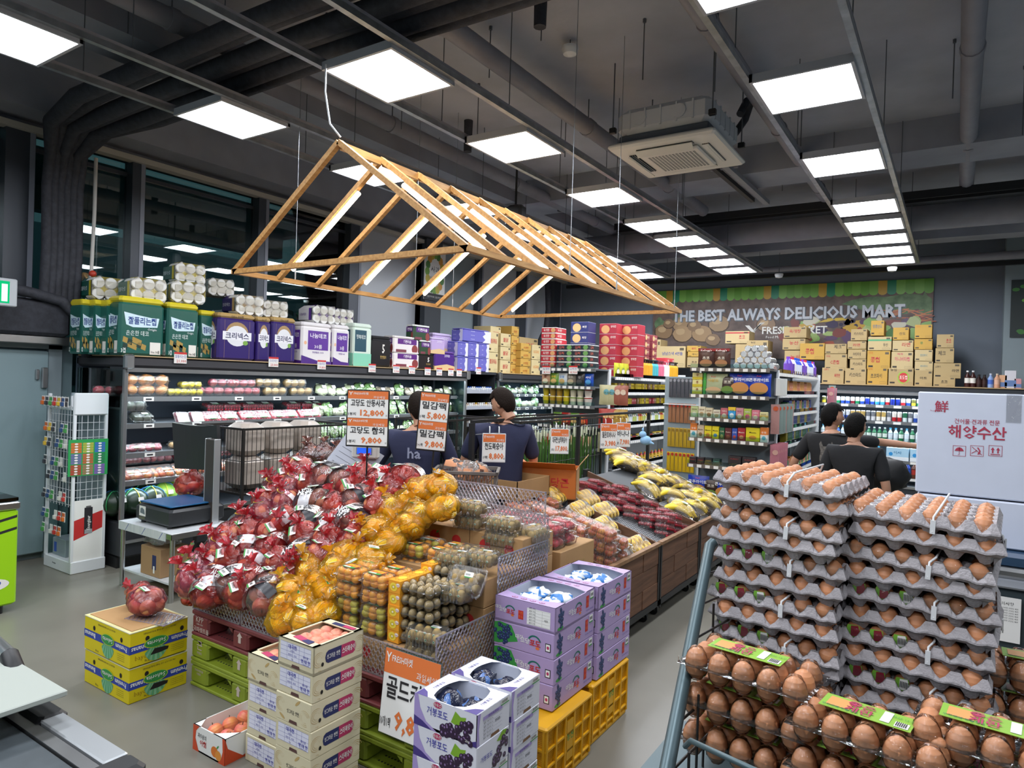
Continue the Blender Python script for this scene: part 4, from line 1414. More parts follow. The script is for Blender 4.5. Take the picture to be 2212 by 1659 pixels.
for i in range(4):
 put(lbC if i==3 else lbB,(-1.535-LW-.002*(i%2),3.235,0.32+i*0.1225),-.005*(i%2),
 'open lilac carton of bagged grapes topping the rear lilac stack' if i==3 else 'closed lilac grape carton, %s up in the rear lilac stack'%nth(i),'lilac grape cartons')
m_bagw=mat('grape_bag_white','#dfe4e6',rough=0.4,bump=0.4,bscale=40)
m_bagb=mat('grape_bag_blue','#3f7fc4',rough=0.4,bump=0.4,bscale=40)
def crumple(rx,ry,rz,m,seed,amp=0.25,nu=18,nv=10,m2=None,frac=0.3):
 """crumpled lump"""
 vs,fs=[],[]
 q=Vector((seed*3.1,seed*1.7,0))
 for j in range(nv+1):
  th=-PI/2+PI*j/nv
  for k in range(nu):
   a=2*PI*k/nu
   d=Vector((math.cos(th)*math.cos(a),math.cos(th)*math.sin(a),math.sin(th)))
   f=1+amp*(noise.noise(d*2.3+q)+0.5*noise.noise(d*6+q))
   vs.append((d.x*rx*f,d.y*ry*f,d.z*rz*f))
 s=MB()
 f1,f2=[],[]
 for j in range(nv):
  for k in range(nu):
   k2=(k+1)%nu
   f=(j*nu+k,j*nu+k2,(j+1)*nu+k2,(j+1)*nu+k)
   c=Vector(vs[f[0]])
   (f2 if(m2 and noise.noise(c*25+q)>frac) else f1).append(f)
 s._seg(vs,f1,m,True)
 if f2:
  s._seg(vs,f2,m2,True)
 return s
for st,(x,y,n2) in enumerate(((-1.553-LW/2,3.0,'near'),(-1.535-LW/2,3.435,'rear'))):
 for k in range(4):
  s=crumple(0.062,0.062,0.028,m_bagw,k+st*5,0.4,m2=m_bagb,frac=0.18)
  add('grape_bag',s,None,(x-.07+.13*(k%2),y-.06+.12*(k//2),0.32+3*.1225+.082),(0,0,k),
 label='crumpled white and blue bag of grapes in the %s open lilac carton, %s'%(n2,['front left','front right','back left','back right'][k]),cat='grape bag',group='bagged grapes')
  # ================================================================ white and purple grape cartons on the floor in front
m_wcar=mat('carton_white','#dfe0ea',rough=0.5)
m_purp=mat('print_purple','#43357f',rough=0.5)
m_lav=mat('print_lavender','#a796cf',rough=0.5)
m_gd=mat('grape_dark','#33203b',rough=0.3)
m_gdl=mat('grape_dark_light','#8a6fa0',rough=0.3)
def grape_box(top,side):
 w,d,h=0.30,0.212,0.118
 t=empty('grape_carton',label='white and purple grape carton',cat='carton',group='white grape cartons')
 s=MB()
 if top:
  m=m_wcar
  s.box(0,w,0,.004,0,h,m).box(0,w,d-.004,d,0,h,m).box(0,.004,0,d,0,h,m).box(w-.004,w,0,d,0,h,m).box(0,w,0,d,0,.01,m)
  s.box(.004,.006,.004,d-.004,.02,h-.004,m_lili).box(w-.006,w-.004,.004,d-.004,.02,h-.004,m_lili).box(.004,w-.004,d-.006,d-.004,.02,h-.004,m_lili)
  for x0,sg in((0,1),(w,-1)):
   pts=[(x0,0),(x0,d)]
   inner=[(x0+sg*(0.085-0.03*math.sin(PI*q/8)+(0.03 if q in(0,8) else 0)),d-d*q/8) for q in range(9)]
   poly=[(x,y,h) for x,y in pts+inner]
   f=tuple(range(len(poly)))
   s.add(poly,[f[::-1] if sg>0 else f],m)
 else:
  s.bbox(0,w,0,d,0,h-.001,m_wcar,.003)
 add('box',s,t)
 p=MB()
 o=Vector((w/2,0,h/2))
 p.plate(o,X,Z,[(-w/2,-h/2),(-w*.12,-h/2),(-w*.3,-h*.28),(-w*.4,h*.1),(-w*.44,h*.5),(-w/2,h*.5)],m_lav,.0006)
 p.plate(o,X,Z,[(-w/2,-h/2),(-w*.2,-h/2),(-w*.36,-h*.3),(-w/2,-h*.2)],m_purp,.0010)
 p.plate(o,X,Z,[(w*.3,-h/2),(w/2,-h/2),(w/2,-h*.3)],m_purp,.0010)
 p.disc(o,X,Z,-.035,.043,.021,.0115,m_mag,.001,18)
 p.text('하우스',o+Vector((-.035,0,.043)),X,Z,.012,m_whp,.002,fat=1)
 p.text('거봉포도',o+Vector((-.035,0,.012)),X,Z,.027,m_indigo,.002,wid=.1,fat=1)
 p.plate(o,X,Z,[(.03,.0),(.05,.045),(.075,.03),(.1,.035),(.095,.01),(.07,-.01)],mat('leaf_print','#7fae2f'),.001)
 q=random.Random(5)
 for k in range(42):
  u=q.random()
  x=-.01+.135*u
  lo_,hi=-.055,-.03+.055*u
  y=q.uniform(lo_,hi)
  r=.0125
  p.disc(o,X,Z,min(x,.136),y,r,r*1.05,m_gd,.0012+.00002*k,10)
  p.disc(o,X,Z,min(x,.136)-.003,y+.004,.004,.005,m_gdl,.0013+.00002*k,6)
 p.text('2kg',o+Vector((.11,0,-.045)),X,Z,.011,m_whp,.004)
 o=Vector((w,d/2,h/2))
 if side=='G':
  for k in range(34):
   u=q.random()
   x=.0+.09*u
   y=q.uniform(-.055,-.03+.085*u)
   p.disc(o,Y,Z,x,min(y,.045),.0105,.0105,m_gd,.0012+.00002*k,10)
   p.disc(o,Y,Z,x-.002,min(y,.045)+.003,.0035,.004,m_gdl,.0013+.00002*k,6)
  p.plate(o,Y,Z,[(.02,.03),(.06,.058),(.09,.05),(.06,.02)],mat('leaf_print'),.001)
  p.text('거봉포도',o+Vector((0,-.045,.0)),Y,Z,.018,m_indigo,.002,wid=.075,fat=1)
 else:
  p.plate(o,Y,Z,[(-d/2,-h/2),(-d*.42,-h/2),(-d*.45,0),(-d*.4,h/2),(-d/2,h/2)],m_lav,.0006)
  p.rect(o,Y,Z,-.07,.055,.025,.038,m_lav,.001)
  p.text('생산자정보',o+Vector((0,-.005,.0315)),Y,Z,.010,m_purp,.002,wid=.08)
  for q2 in range(5):
   p.rect(o,Y,Z,-.07,.055,.02-q2*.014,.0205-q2*.014,m_purp,.001)
   p.text('품종 거봉 당도 16',o+Vector((0,-.035,.013-q2*.014)),Y,Z,.006,m_blk,.001,wid=.06)
  p.text('명대현',o+Vector((0,.025,-.005)),Y,Z,.010,m_blk,.001,fat=1)
  p.rect(o,Y,Z,.045,.1,.04,.056,m_whp,.0015).rect(o,Y,Z,.045,.1,.036,.04,m_grn,.002)
  for q2 in range(9):
   p.rect(o,Y,Z,.05+q2*.0045,.052+q2*.0045,.043,.054,m_blk,.002)
  p.plate(o,Y,Z,[(-.02,-.058),(.04,-.058),(.035,-.046),(-.015,-.046)],mat('slot_brown','#7d5a3c'),.001)
 if top:
  for x0 in(.035,w-.035):
   p.text('거봉포도',(x0,d/2,h),Y,NX,.013,m_purp,.001,wid=.07,fat=1)
   p.plate((x0,0,h),X,Y,[(-.03,.0),(.03,.0),(.0,.035),(-.03,.05)] if x0<.1 else[(-.03,0),(.03,0),(.03,.05),(0,.035)],m_purp,.0006)
 add('print',p,t)
 return t
gt,gm,gg=grape_box(True,'L'),grape_box(False,'L'),grape_box(False,'G')
for c,(x,y,nm2) in enumerate(((-1.716,2.0,'near'),(-1.716,2.228,'rear'))):
 for i in range(5):
  z=0.073+i*0.118
  top=i==4
  pr=gt if top else(gg if(i==3 and c==0) else gm)
  put(pr,(x+.002*(i%2),y,z),.004*(i%2),('open white and purple carton of dark grapes atop the %s white stack' if top else 'white and purple grape carton, '+nth(i)+' from the bottom of the %s white stack')%nm2,'white grape cartons')
 add('plinth_board',MB().bbox(0,.3,0,.212,0,.072,m_kraft,.004),None,(x,y,0),label='kraft board plinth under the %s white grape stack'%nm2,cat='plinth')
 m_gpack=mat('grape_film_dark','#1d2238',rough=0.18,bump=0.5,bscale=50)
 for k in range(2):
  s=crumple(0.058,0.065,0.042,m_gpack,k+c*3+9,0.3,m2=mat('grape_film_blue','#4d6fa8',rough=0.2,bump=0.4,bscale=50),frac=0.3)
  add('grape_bag',s,None,(x+.09+.12*k,y+.1,.073+.472+.07),(0,0,k),label='dark grapes in clear film in the %s white carton, %s'%(nm2,['left','right'][k]),cat='grape bag',group='dark grape bags')
  # ================================================================ bagged and packed fruit
def on_slope(px,py,a=0.70,b=0.80,y0=2.42):
 """where the line of sight meets the sloping face of the pile z = a + b (y - y0)"""
 d=ray(px,py)
 t=(a-b*y0-1.88)/(d.z-b*d.y)
 return Vector((d.x*t,d.y*t,1.88+d.z*t))
m_apple=mat('apple_red','#bb2a30',rough=0.35,col2='#d08a5c',scale=11,rand=0.12)
m_apple2=mat('apple_dull','#b8483f',rough=0.4,col2='#d3a672',scale=9,rand=0.1)
m_melon=mat('melon_yellow','#ffc928',rough=0.4,var=0.08,scale=6,rand=0.05)
m_mstripe=mat('melon_stripe','#f6e3a4',rough=0.4)
m_tang=mat('tangerine','#fba61c',rough=0.45,bump=0.2,bscale=120,rand=0.1)
m_tangg=mat('tangerine_green','#cdbb2a',rough=0.45,bump=0.2,bscale=120,rand=0.1)
m_kiwi=mat('kiwi_skin','#b39558',rough=0.7,col2='#94794a',scale=30,rand=0.1)
m_nect=mat('nectarine','#c23a34',rough=0.35,col2='#e0a24c',scale=12,rand=0.12)
m_plum=mat('plum_red','#c7314a',rough=0.35,col2='#d8604e',scale=12,rand=0.1)
m_toma=mat('tomato_red','#b51f34',rough=0.3,rand=0.1)
f_red=clear('film_red','#f8cfd0',gloss=0.07,rough=0.2,crink=1.0,cscale=16,body=0.10,bodycol='#e0303c',fres=1.22)
f_redd=clear('film_deep_red','#e85560',gloss=0.08,rough=0.22,crink=0.9,cscale=26,body=0.55,bodycol='#d82438')
f_pink=clear('film_pink','#f8d6de',gloss=0.07,rough=0.2,crink=1.0,cscale=16,body=0.10,bodycol='#e0608c',fres=1.22)
f_clear=clear('film_clear','#fbf8f6',gloss=0.07,rough=0.18,crink=1.0,cscale=16,body=0.05,fres=1.22)
f_yel=clear('film_yellow','#ffe98c',gloss=0.06,rough=0.2,crink=1.0,cscale=16,body=0.2,bodycol='#ffc81e',fres=1.2)
f_yeld=clear('film_deep_yellow','#ffd24a',gloss=0.07,rough=0.22,crink=0.9,cscale=24,body=0.6,bodycol='#ffb81a')
f_brown=clear('film_brown','#b98a80',gloss=0.14,rough=0.16,crink=0.9,cscale=22,body=0.2,bodycol='#6a3430')
m_pack=clear('clear_pack','#fafcfc',gloss=0.06,rough=0.1,crink=0.35,cscale=40,body=0.04,fres=1.22)
m_sticker=mat('sticker_white','#eceae6',rough=0.4)
m_band_b=mat('band_black','#23242b',rough=0.35)
m_band_w=clear('band_white','#ffffff',gloss=0.1,rough=0.2,crink=0.4,body=0.7,bodycol='#e6e6ea')
ME_APPLE=fruit('apple',0.041,m_apple,stemc=m_stem)
ME_APPLE2=fruit('apple',0.041,m_apple2,stemc=m_stem)
ME_MELON=None
s=MB()
s.ball((0,0,0),(0.036,0.036,0.05),m_melon,14,9)
for k in range(9):
 a=2*PI*k/9
 pts=[]
 for j in range(-4,5):
  th=j*0.33
  pts.append((0.0365*math.cos(th)*math.cos(a),0.0365*math.cos(th)*math.sin(a),0.0505*math.sin(th)))
 s.tube(pts,0.0022,m_mstripe,4,False)
ME_MELON=s.mesh('melon')
def film(rx,ry,rz,m,mt,seed,tuft=True,amp=0.10,lean=(0,0),tl=1.0):
 """bag of film round a lump of fruit: pleats gather into a tied neck and a ruffled tuft"""
 nu,nv=30,15
 q=Vector((seed*2.3,seed*5.1,1))
 vs,fs=[],[]
 for j in range(nv+1):
  u=j/nv
  th=-PI/2+PI*u*(0.90 if tuft else 1.0)
  for k in range(nu):
   a=2*PI*k/nu
   d=Vector((math.cos(th)*math.cos(a),math.cos(th)*math.sin(a),math.sin(th)))
   f=1+amp*noise.noise(d*2.6+q)+amp*0.5*noise.noise(d*7+q)
   pl=0.05*max(0,u-0.45)*math.sin(a*11+seed)+0.02*math.sin(a*7+seed*2)*u
   f+=pl
   x,y,z=d.x*rx*f,d.y*ry*f,d.z*rz*f
   if tuft and u>0.7:
    g=(u-0.7)/0.3
    z+=rz*0.35*g*g
    x+=lean[0]*g*g
    y+=lean[1]*g*g
    sh=1-0.45*g
    x=lean[0]*g*g+(x-lean[0]*g*g)*sh
    y=lean[1]*g*g+(y-lean[1]*g*g)*sh
   vs.append((x,y,z))
 for j in range(nv):
  for k in range(nu):
   k2=(k+1)%nu
   fs.append((j*nu+k,j*nu+k2,(j+1)*nu+k2,(j+1)*nu+k))
 s=MB().add(vs,fs,m,True)
 t=None
 if tuft:
  top=rz*1.30
  t=MB()
  pr=[(0.018,0,0.0),(0.007,.010,.0),(0.009,.016,0),(0.022,.034,.4),(0.032,.048,.6)]
  tv,tf=[],[]
  n=22
  for r,z,w in pr:
   for k in range(n):
    a=2*PI*k/n
    rr=r*(1+w*0.75*math.sin(a*6+seed)+w*.35*math.sin(a*2.0+seed*3))
    tv.append((lean[0]*1.25+rr*math.cos(a)+lean[0]*z*4,lean[1]*1.25+rr*math.sin(a)+lean[1]*z*4,top-0.012+z*tl+w*.012*math.sin(a*3+seed)))
  for j in range(len(pr)-1):
   for k in range(n):
    k2=(k+1)%n
    tf.append((j*n+k,j*n+k2,(j+1)*n+k2,(j+1)*n+k))
  t.add(tv,tf,mt,True)
 return s,t
def sticker(s,c,rot,w=0.05,h=0.034,m=m_sticker,foot=m_grn):
 ex,ey=rot@X,rot@Y
 s.rect(c,ex,ey,-w/2,w/2,-h/2,h/2,m,0.001)
 s.rect(c,ex,ey,-w/2,w/2,-h/2,-h/2+h*.2,foot,0.0016)
 for k in range(8):
  s.rect(c,ex,ey,-w*.38+k*w*.07,-w*.35+k*w*.07,-h*.1,h*.22,m_blk,0.0016)
def band(s,rx,ry,rz,m,ang,wdt=0.05,words=None,tm=None):
 """paper or film band laid over the bag, from side to side"""
 n=12
 vs,fs=[],[]
 c,sn=math.cos(ang),math.sin(ang)
 for i in range(n+1):
  th=PI*(0.05+0.9*i/n)
  for w in(-wdt/2,wdt/2):
   x,z=rx*1.05*math.cos(th),rz*1.06*math.sin(th)
   vs.append((x*c-w*sn,x*sn+w*c,z-abs(w)*.15))
 for i in range(n):
  fs.append((i*2+1,i*2,i*2+2,i*2+3))
 s.add(vs,fs,m,True)
APB=[]
def fruit_bag(nm,me,fr,frt,seed,lab,cat,group,n=6,rr=0.041,R3=(0.098,0.088,0.075),style='sticker',tuft=True,melon=False):
 t=empty(nm,label=lab,cat=cat,group=group)
 q=random.Random(seed)
 a0=q.uniform(0,6)
 pos=[]
 if melon:
  for k in range(5):
   a=a0+2*PI*k/5
   pos.append((math.cos(a)*0.05,math.sin(a)*0.045,-0.02+0.012*(k%2)))
  pos.append((0,0,0.025));pos.append((0.03,-0.03,0.03))
 else:
  for k in range(n-2):
   a=a0+2*PI*k/(n-2)
   pos.append((math.cos(a)*0.052,math.sin(a)*0.045,-0.026+0.01*(k%2)))
  pos.append((0.025*math.cos(a0),0.025*math.sin(a0),0.034))
  pos.append((-0.035*math.cos(a0),-0.03*math.sin(a0),0.028))
 for p in pos:
  o=bpy.data.objects.new(cat.split()[0] if False else('melon' if melon else 'apple'),me)
  COL.objects.link(o)
  o.parent=t
  o.location=p
  o.rotation_euler=(q.uniform(0,6),q.uniform(0,6),q.uniform(0,6))
 f,tf=film(*R3,fr,frt,seed,tuft,lean=(q.uniform(-.03,.03),q.uniform(-.03,.03)),amp=0.13)
 add('bag_film',f,t)
 if tf:
  add('tied_tuft',tf,t)
 s=MB()
 rot=Euler((-0.15,0.1,q.uniform(-.7,.7))).to_matrix()
 if style=='black':
  band(s,R3[0],R3[1],R3[2],m_band_b,q.uniform(-.4,.4),0.045)
  band(s,R3[0]*1.015,R3[1],R3[2]*1.015,m_band_w,q.uniform(.9,1.4),0.06)
  sticker(s,Vector((0.01,-.02,R3[2]*1.10)),rot)
  s.text('사과',Vector((-.03,-.045,R3[2]*.93)),Vector((1,0.2,0)),Vector((-.1,.8,.6)),0.03,m_whp,.004,fat=2)
 elif style=='white':
  band(s,R3[0]*1.01,R3[1],R3[2]*1.01,m_band_w,q.uniform(-.6,.6),0.06)
  sticker(s,Vector((-.01,-.03,R3[2]*1.07)),rot)
 elif style=='sticker':
  sticker(s,Vector((0.0,-.03,R3[2]*1.04)),rot,.055,.036)
 elif style=='leaf':
  s.disc(Vector((-.02,-.02,R3[2]*1.05)),rot@X,rot@Y,0,0,.026,.016,mat('label_yellow','#d8c631',rough=.5),.002)
  s.disc(Vector((-.02,-.02,R3[2]*1.05)),rot@X,rot@Y,0,0,.018,.010,m_blk,.003)
  band(s,R3[0]*1.01,R3[1],R3[2]*1.01,m_band_w,q.uniform(-.6,.6),0.028)
 if s.v:
  add('label',s,t)
 return t
GA='bags of apples in the red pile'
bagA={
 'b':fruit_bag('apple_bag',ME_APPLE,f_clear,f_redd,1,'x','apple bag',GA,style='black',tuft=False),
 'w':fruit_bag('apple_bag',ME_APPLE,f_red,f_redd,2,'x','apple bag',GA,style='white',tuft=False),
 'r':fruit_bag('apple_bag',ME_APPLE,f_red,f_redd,3,'x','apple bag',GA,style='sticker'),
 'p':fruit_bag('apple_bag',ME_APPLE2,f_pink,f_redd,4,'x','apple bag',GA,style='leaf'),
 'c':fruit_bag('apple_bag',ME_APPLE2,f_pink,f_redd,5,'x','apple bag',GA,style='sticker',tuft=False),
 }
DSC={'b':'apple bag with black and white bands','w':'red film apple bag with a white band','r':'tied red film apple bag with sticker',
 'p':'pink apple bag with a yellow oval label','c':'flat untied pink apple bag'}
rowsA=[
 [(1010,175,'c'),(950,235,'r'),(1215,232,'b'),(1350,262,'b'),(1490,235,'r'),(1620,255,'w'),(1790,250,'w')],
 [(850,318,'p'),(985,318,'p'),(1110,290,'r'),(1420,330,'r'),(1560,345,'b'),(1700,320,'r')],
 [(815,415,'r'),(930,430,'p'),(1140,410,'b'),(1300,450,'r'),(1450,400,'b'),(1610,440,'r')],
 [(590,560,'p'),(780,510,'p'),(940,540,'w'),(1095,560,'b'),(1270,590,'w'),(1430,550,'b')],
 [(500,640,'r'),(680,630,'r'),(850,640,'r'),(1080,670,'r'),(1245,710,'r'),(1420,690,'r')],
 [(270,690,'p'),(440,760,'p'),(640,750,'w'),(820,750,'w'),(1060,800,'b'),(1180,800,'r')],
 [(180,850,'p'),(330,850,'r'),(540,840,'r'),(700,860,'w'),(880,850,'r'),(1000,910,'r')],
 [(180,960,'p'),(290,960,'c'),(410,980,'p'),(560,1000,'b'),(700,990,'r'),(830,1000,'b'),(950,960,'r')],
 [(390,1060,'w'),(620,1060,'r'),(790,1100,'b')],
 ]
WR=['top','second','third','fourth','fifth','sixth','seventh','eighth','lowest']
for ri,row in enumerate(rowsA):
 for ci,(cx,cy_,kd) in enumerate(sorted(row)):
  p=on_slope(340+cx/3.352,960+cy_/3.352)
  p.x=max(p.x,-3.74)
  tilt=Euler((0.35+R.uniform(-.35,.35),R.uniform(-.4,.4),R.uniform(-.8,.8)))
  put(bagA[kd],p,tilt,'%s, %s in the %s pile row'%(DSC[kd],nth(ci),WR[ri]),GA,R.uniform(1.08,1.3))
GM='yellow bags of striped melons'
bagM=[fruit_bag('melon_bag',ME_MELON,f_yel,f_yeld,11+k,'x','melon bag',GM,style=['sticker','none','sticker'][k],melon=True,R3=(.105,.092,.078),tuft=k!=2) for k in range(3)]
rowsM=[[(2050,300,2),(1935,330,1),(1830,405,0)],[(1700,470,0),(1890,510,0),(2060,450,1)],
 [(1590,610,1),(1760,610,1),(1830,590,2)],[(1390,790,1),(1570,820,2),(1680,700,1)],
 [(1120,900,0),(1290,900,1),(1440,920,2),(1560,930,1)],[(990,1060,1),(1150,1010,1),(1260,1060,0)],
 [(950,1180,2),(1090,1150,0),(1200,1220,1)],[(1090,1270,2),(940,1250,1)]]
for ri,row in enumerate(rowsM):
 for ci,(cx,cy_,kd) in enumerate(sorted(row)):
  p=on_slope(340+cx/3.352,960+cy_/3.352,a=0.69)
  put(bagM[kd],p,Euler((0.3+R.uniform(-.3,.3),R.uniform(-.35,.35),R.uniform(-1,1))),
 'yellow bag of striped melons, %s from the left in pile row %s'%(nth(ci),nth(ri)),GM,R.uniform(0.95,1.1))
put(bagA['c'],(-3.99,2.2,.50),(0.1,0.1,0.5),'large clear bag of red apples lying on the banana carton','bags on the banana carton',1.12)
put(bagA['r'],(-4.19,2.26,.48),(0.1,-1.2,0.3),'red film bag of apples lying behind the clear one on the banana carton','bags on the banana carton',0.9)
guard(0.3,0.16,(-4.05,2.1,0.408),0.2,'clear lattice piece lying flat under the bags on the banana carton').rotation_euler=(PI/2-3.1,0,0.25)
put(bagA['r'],(-3.93,2.44,.47),(0.2,-.3,1),'small red film bag tucked between the banana carton and the pile','bags on the banana carton',0.6)
def shell(w,d,h,m=m_pack,mid=0.5,ribs=True):
 s=MB()
 hm=h*mid
 t=0.012
 def ring(ix,z):
  b=0.012
  x0,x1,y0,y1=-w/2+ix,w/2-ix,-d/2+ix,d/2-ix
  return[(x0+b,y0,z),(x1-b,y0,z),(x1,y0+b,z),(x1,y1-b,z),(x1-b,y1,z),(x0+b,y1,z),(x0,y1-b,z),(x0,y0+b,z)]
 prof=[(t+.004,0),(t,.003),(.007,hm-.002),(-.002,hm),(-.002,hm+.003),(.007,hm+.004),(t,h-.005),(t+.006,h)]
 vs=[]
 for ix,z in prof:
  vs+=ring(ix,z)
 fs=[]
 for k in range(len(prof)-1):
  for i in range(8):
   j=(i+1)%8
   fs.append((k*8+i,k*8+j,k*8+8+j,k*8+8+i))
 n=len(prof)*8
 fs.append(tuple(range(n-8,n)))
 s.add(vs,fs,m)
 if ribs:
  k=-w/2+.03
  while k<w/2-.02:
   s.box(k,k+.003,-d/2+.002,-d/2+.006,.006,hm-.006,m).box(k,k+.003,-d/2+.003,-d/2+.008,hm+.008,h-.008,m)
   k+=.018
 return s
def pack(nm,cat,w,d,h,me,pos,lab=None,grp=None,label=None,ribs=True,rr=None):
 t=empty(nm,label=lab or 'x',cat=cat,group=grp)
 add('clear_shell',shell(w,d,h,ribs=ribs),t)
 for i,p in enumerate(pos):
  o=bpy.data.objects.new(me[i%len(me)].name if isinstance(me,list) else me.name,me[i%len(me)] if isinstance(me,list) else me)
  COL.objects.link(o)
  o.parent=t
  o.location=p
  q=R.uniform
  o.rotation_euler=(q(-.4,.4),q(-.4,.4),q(0,6)) if rr is None else rr
 if label:
  s=MB()
  label(s,Vector((0,0,h)))
  add('label',s,t)
 return t
def ball_mesh(nm,r,m,extra=None):
 s=MB().ball((0,0,0),r,m,12,8)
 if extra:
  extra(s)
 return s.mesh(nm)
ME_TANG=ball_mesh('tangerine',(.0245,.0245,.0215),m_tang,lambda s:s.disc((0,0,.021),X,Y,0,0,.004,.004,m_grn,.001))
ME_TANGG=ball_mesh('tangerine',(.0245,.0245,.0215),m_tangg,lambda s:s.disc((0,0,.021),X,Y,0,0,.004,.004,m_grn,.001))
ME_KIWI=ball_mesh('kiwi',(.0235,.0235,.030),m_kiwi,lambda s:s.disc((0,-.0235,.004),X,Z,0,0,.007,.006,m_sticker,.002).disc((0,-.0235,.004),X,Z,0,0,.0045,.0035,m_grn,.003))
ME_NECT=fruit('nectarine',0.031,m_nect)
ME_PLUM=fruit('plum',0.028,m_plum)
def grid(nx,ny,nz,px,py,pz,z0,jit=.002):
 return[(-px*(nx-1)/2+i*px+R.uniform(-jit,jit),-py*(ny-1)/2+j*py+R.uniform(-jit,jit),z0+k*pz) for k in range(nz) for j in range(ny) for i in range(nx)]
def tl(s,o):
 s.rect(o,X,Y,-.05,.03,-.03,.03,m_org,.001)
 s.rect(o,X,Y,-.05,.03,-.03,-.008,m_grn,.0015)
 s.text('제주감귤',o+Vector((-.01,.012,0)),X,Y,.018,mat('print_yellow','#f3d22c'),.002,fat=2,wid=.07)
 s.rect(o,X,Y,-.045,.0,-.024,-.012,m_whp,.002)
GT,GK,GG,GN='packs of tangerines','packs of brown kiwis','packs of gold kiwis','packs of nectarines'
pk_t=pack('tangerine_pack','fruit pack',.175,.125,.075,[ME_TANG],[p for p in grid(3,2,1,.05,.05,.04,.026)]+[p for p in grid(3,2,1,.046,.048,.04,.052)],label=tl,ribs=False)
pk_tg=pack('tangerine_pack','fruit pack',.175,.125,.075,[ME_TANGG,ME_TANG],[p for p in grid(3,2,1,.05,.05,.04,.026)]+[p for p in grid(3,2,1,.046,.048,.04,.052)],label=tl,ribs=False)
def kl(s,o):
 sticker(s,o+Vector((.03,.02,0)),Matrix.Identity(3),.05,.03)
pk_k=pack('kiwi_pack','fruit pack',.205,.145,.078,ME_KIWI,grid(4,2,1,.046,.055,.04,.034)+grid(3,1,1,.05,.05,.04,.054),label=kl,rr=(0,0,0))
pk_k2=pack('kiwi_pack','fruit pack',.205,.145,.078,ME_KIWI,grid(4,2,1,.046,.055,.04,.034)+grid(4,1,1,.048,.05,.04,.052),ribs=True,rr=(0,.1,.3))
pk_n=pack('nectarine_pack','fruit pack',.235,.165,.095,ME_NECT,grid(3,2,1,.066,.068,.04,.034)+grid(3,2,1,.062,.062,.04,.066),label=None)
pk_p=pack('plum_pack','fruit pack',.20,.14,.075,ME_PLUM,grid(3,2,1,.058,.058,.04,.032)+grid(2,2,1,.05,.05,.04,.05),label=kl)
m_sleeve=mat('sleeve_orange','#eea22c',rough=0.4)
ME_KG=ball_mesh('gold_kiwi',(.022,.022,.027),m_kiwi)
def gold_pack(sleeve):
 t=empty('gold_kiwi_pack',label='x',cat='fruit pack',group=GG)
 w,d,h=.255,.11,.058
 s=MB()
 for i in range(5):
  for j in range(2):
   s.ball((-w/2+.027+i*.05,-.025+j*.05,h/2),(.025,.026,.029),m_pack,10,6)
 s.box(-w/2,w/2,-d/2,d/2,h/2-.001,h/2+.001,m_pack)
 add('clear_shell',s,t)
 for i in range(5):
  for j in range(2):
   o=bpy.data.objects.new('gold_kiwi',ME_KG)
   COL.objects.link(o)
   o.parent=t
   o.location=(-w/2+.027+i*.05,-.025+j*.05,h/2)
   o.rotation_euler=(0,PI/2*(i%2)*.3,R.uniform(0,3))
 if sleeve:
  s=MB().box(-w/2-.004,-w/2+.07,-d/2-.004,d/2+.002,0,h+.002,m_sleeve)
  o=Vector((-w/2+.033,-d/2-.004,h/2))
  s.disc(o,X,Z,-.004,0,.024,.021,mat('kiwi_flesh','#f3d648',rough=.4),.001,18)
  for k in range(10):
   a=2*PI*k/10
   s.disc(o,X,Z,-.004+.011*math.cos(a),.009*math.sin(a),.0018,.0014,m_blk,.002,6)
  s.disc(o,X,Z,-.004,0,.005,.004,m_whp,.002)
  s.disc(o,X,Z,.024,.012,.012,.009,m_whp,.0015).text('Zespri',o+Vector((.024,0,.012)),X,Z,.008,m_red,.003,wid=.02,fat=1)
  o2=Vector((-w/2+.033,0,h+.002))
  s.disc(o2,X,Y,0,0,.02,.024,mat('kiwi_flesh'),.001,16)
  for k in range(10):
   a=2*PI*k/10
   s.disc(o2,X,Y,.03*math.cos(a),.042*math.sin(a),.0025,.004,m_blk,.002,6)
  add('orange_sleeve',s,t)
 return t
gk1,gk0=gold_pack(True),gold_pack(False)
def at(px,py,z):
 return onZ(px,py,z)
n=0
for c in range(2):
 for r in range(2):
  for lv in range(4):
   put(pk_t if lv>1 else pk_tg,(-2.56+c*.18+.003*(lv%2),2.47+r*.135,.595+lv*.077),.03*((lv*3+c)%3-1),
 'tangerine pack, %s up in the %s stack of the %s row'%(nth(lv),['left','right'][c],['front','second'][r]),GT)
for c in range(2):
 for r in range(2):
  for lv in range(3):
   put(pk_t if(lv+c)%2 else pk_tg,(-2.47+c*.185,2.85+r*.135,.737+lv*.077),.03*((lv*3+c)%3-1),
 'tangerine pack, upper step, %s up in the %s stack of the %s row'%(nth(lv),['left','right'][c],['near','far'][r]),GT)
for lv in range(5):
 put(gk1,(-2.15,2.50,.595+lv*.060),.02*(lv%3-1),'gold kiwi pack in an orange sleeve, %s up in the front stack'%nth(lv),GG)
for r in range(3):
 put(gk1,(-2.15,2.62+r*.115,.595+4*.06+.03*r),0,'gold kiwi pack in an orange sleeve atop the %s stack behind the front one'%nth(r),GG)
 for lv in range(4):
  put(gk0,(-2.15,2.62+r*.115,.595+lv*.06+(.03*r)),0,'clear gold kiwi pack, %s level, %s stack behind the front one'%(nth(lv),nth(r)),GG)
kp=[(938,1395,.66),(950,1450,.58),(975,1325,.78),(1040,1310,.84),(1075,1300,.86)]
for i,(x,y,z,rz,tx) in enumerate([(-1.985-.02,2.46,.465,0,0)]):
 pass
idx=0
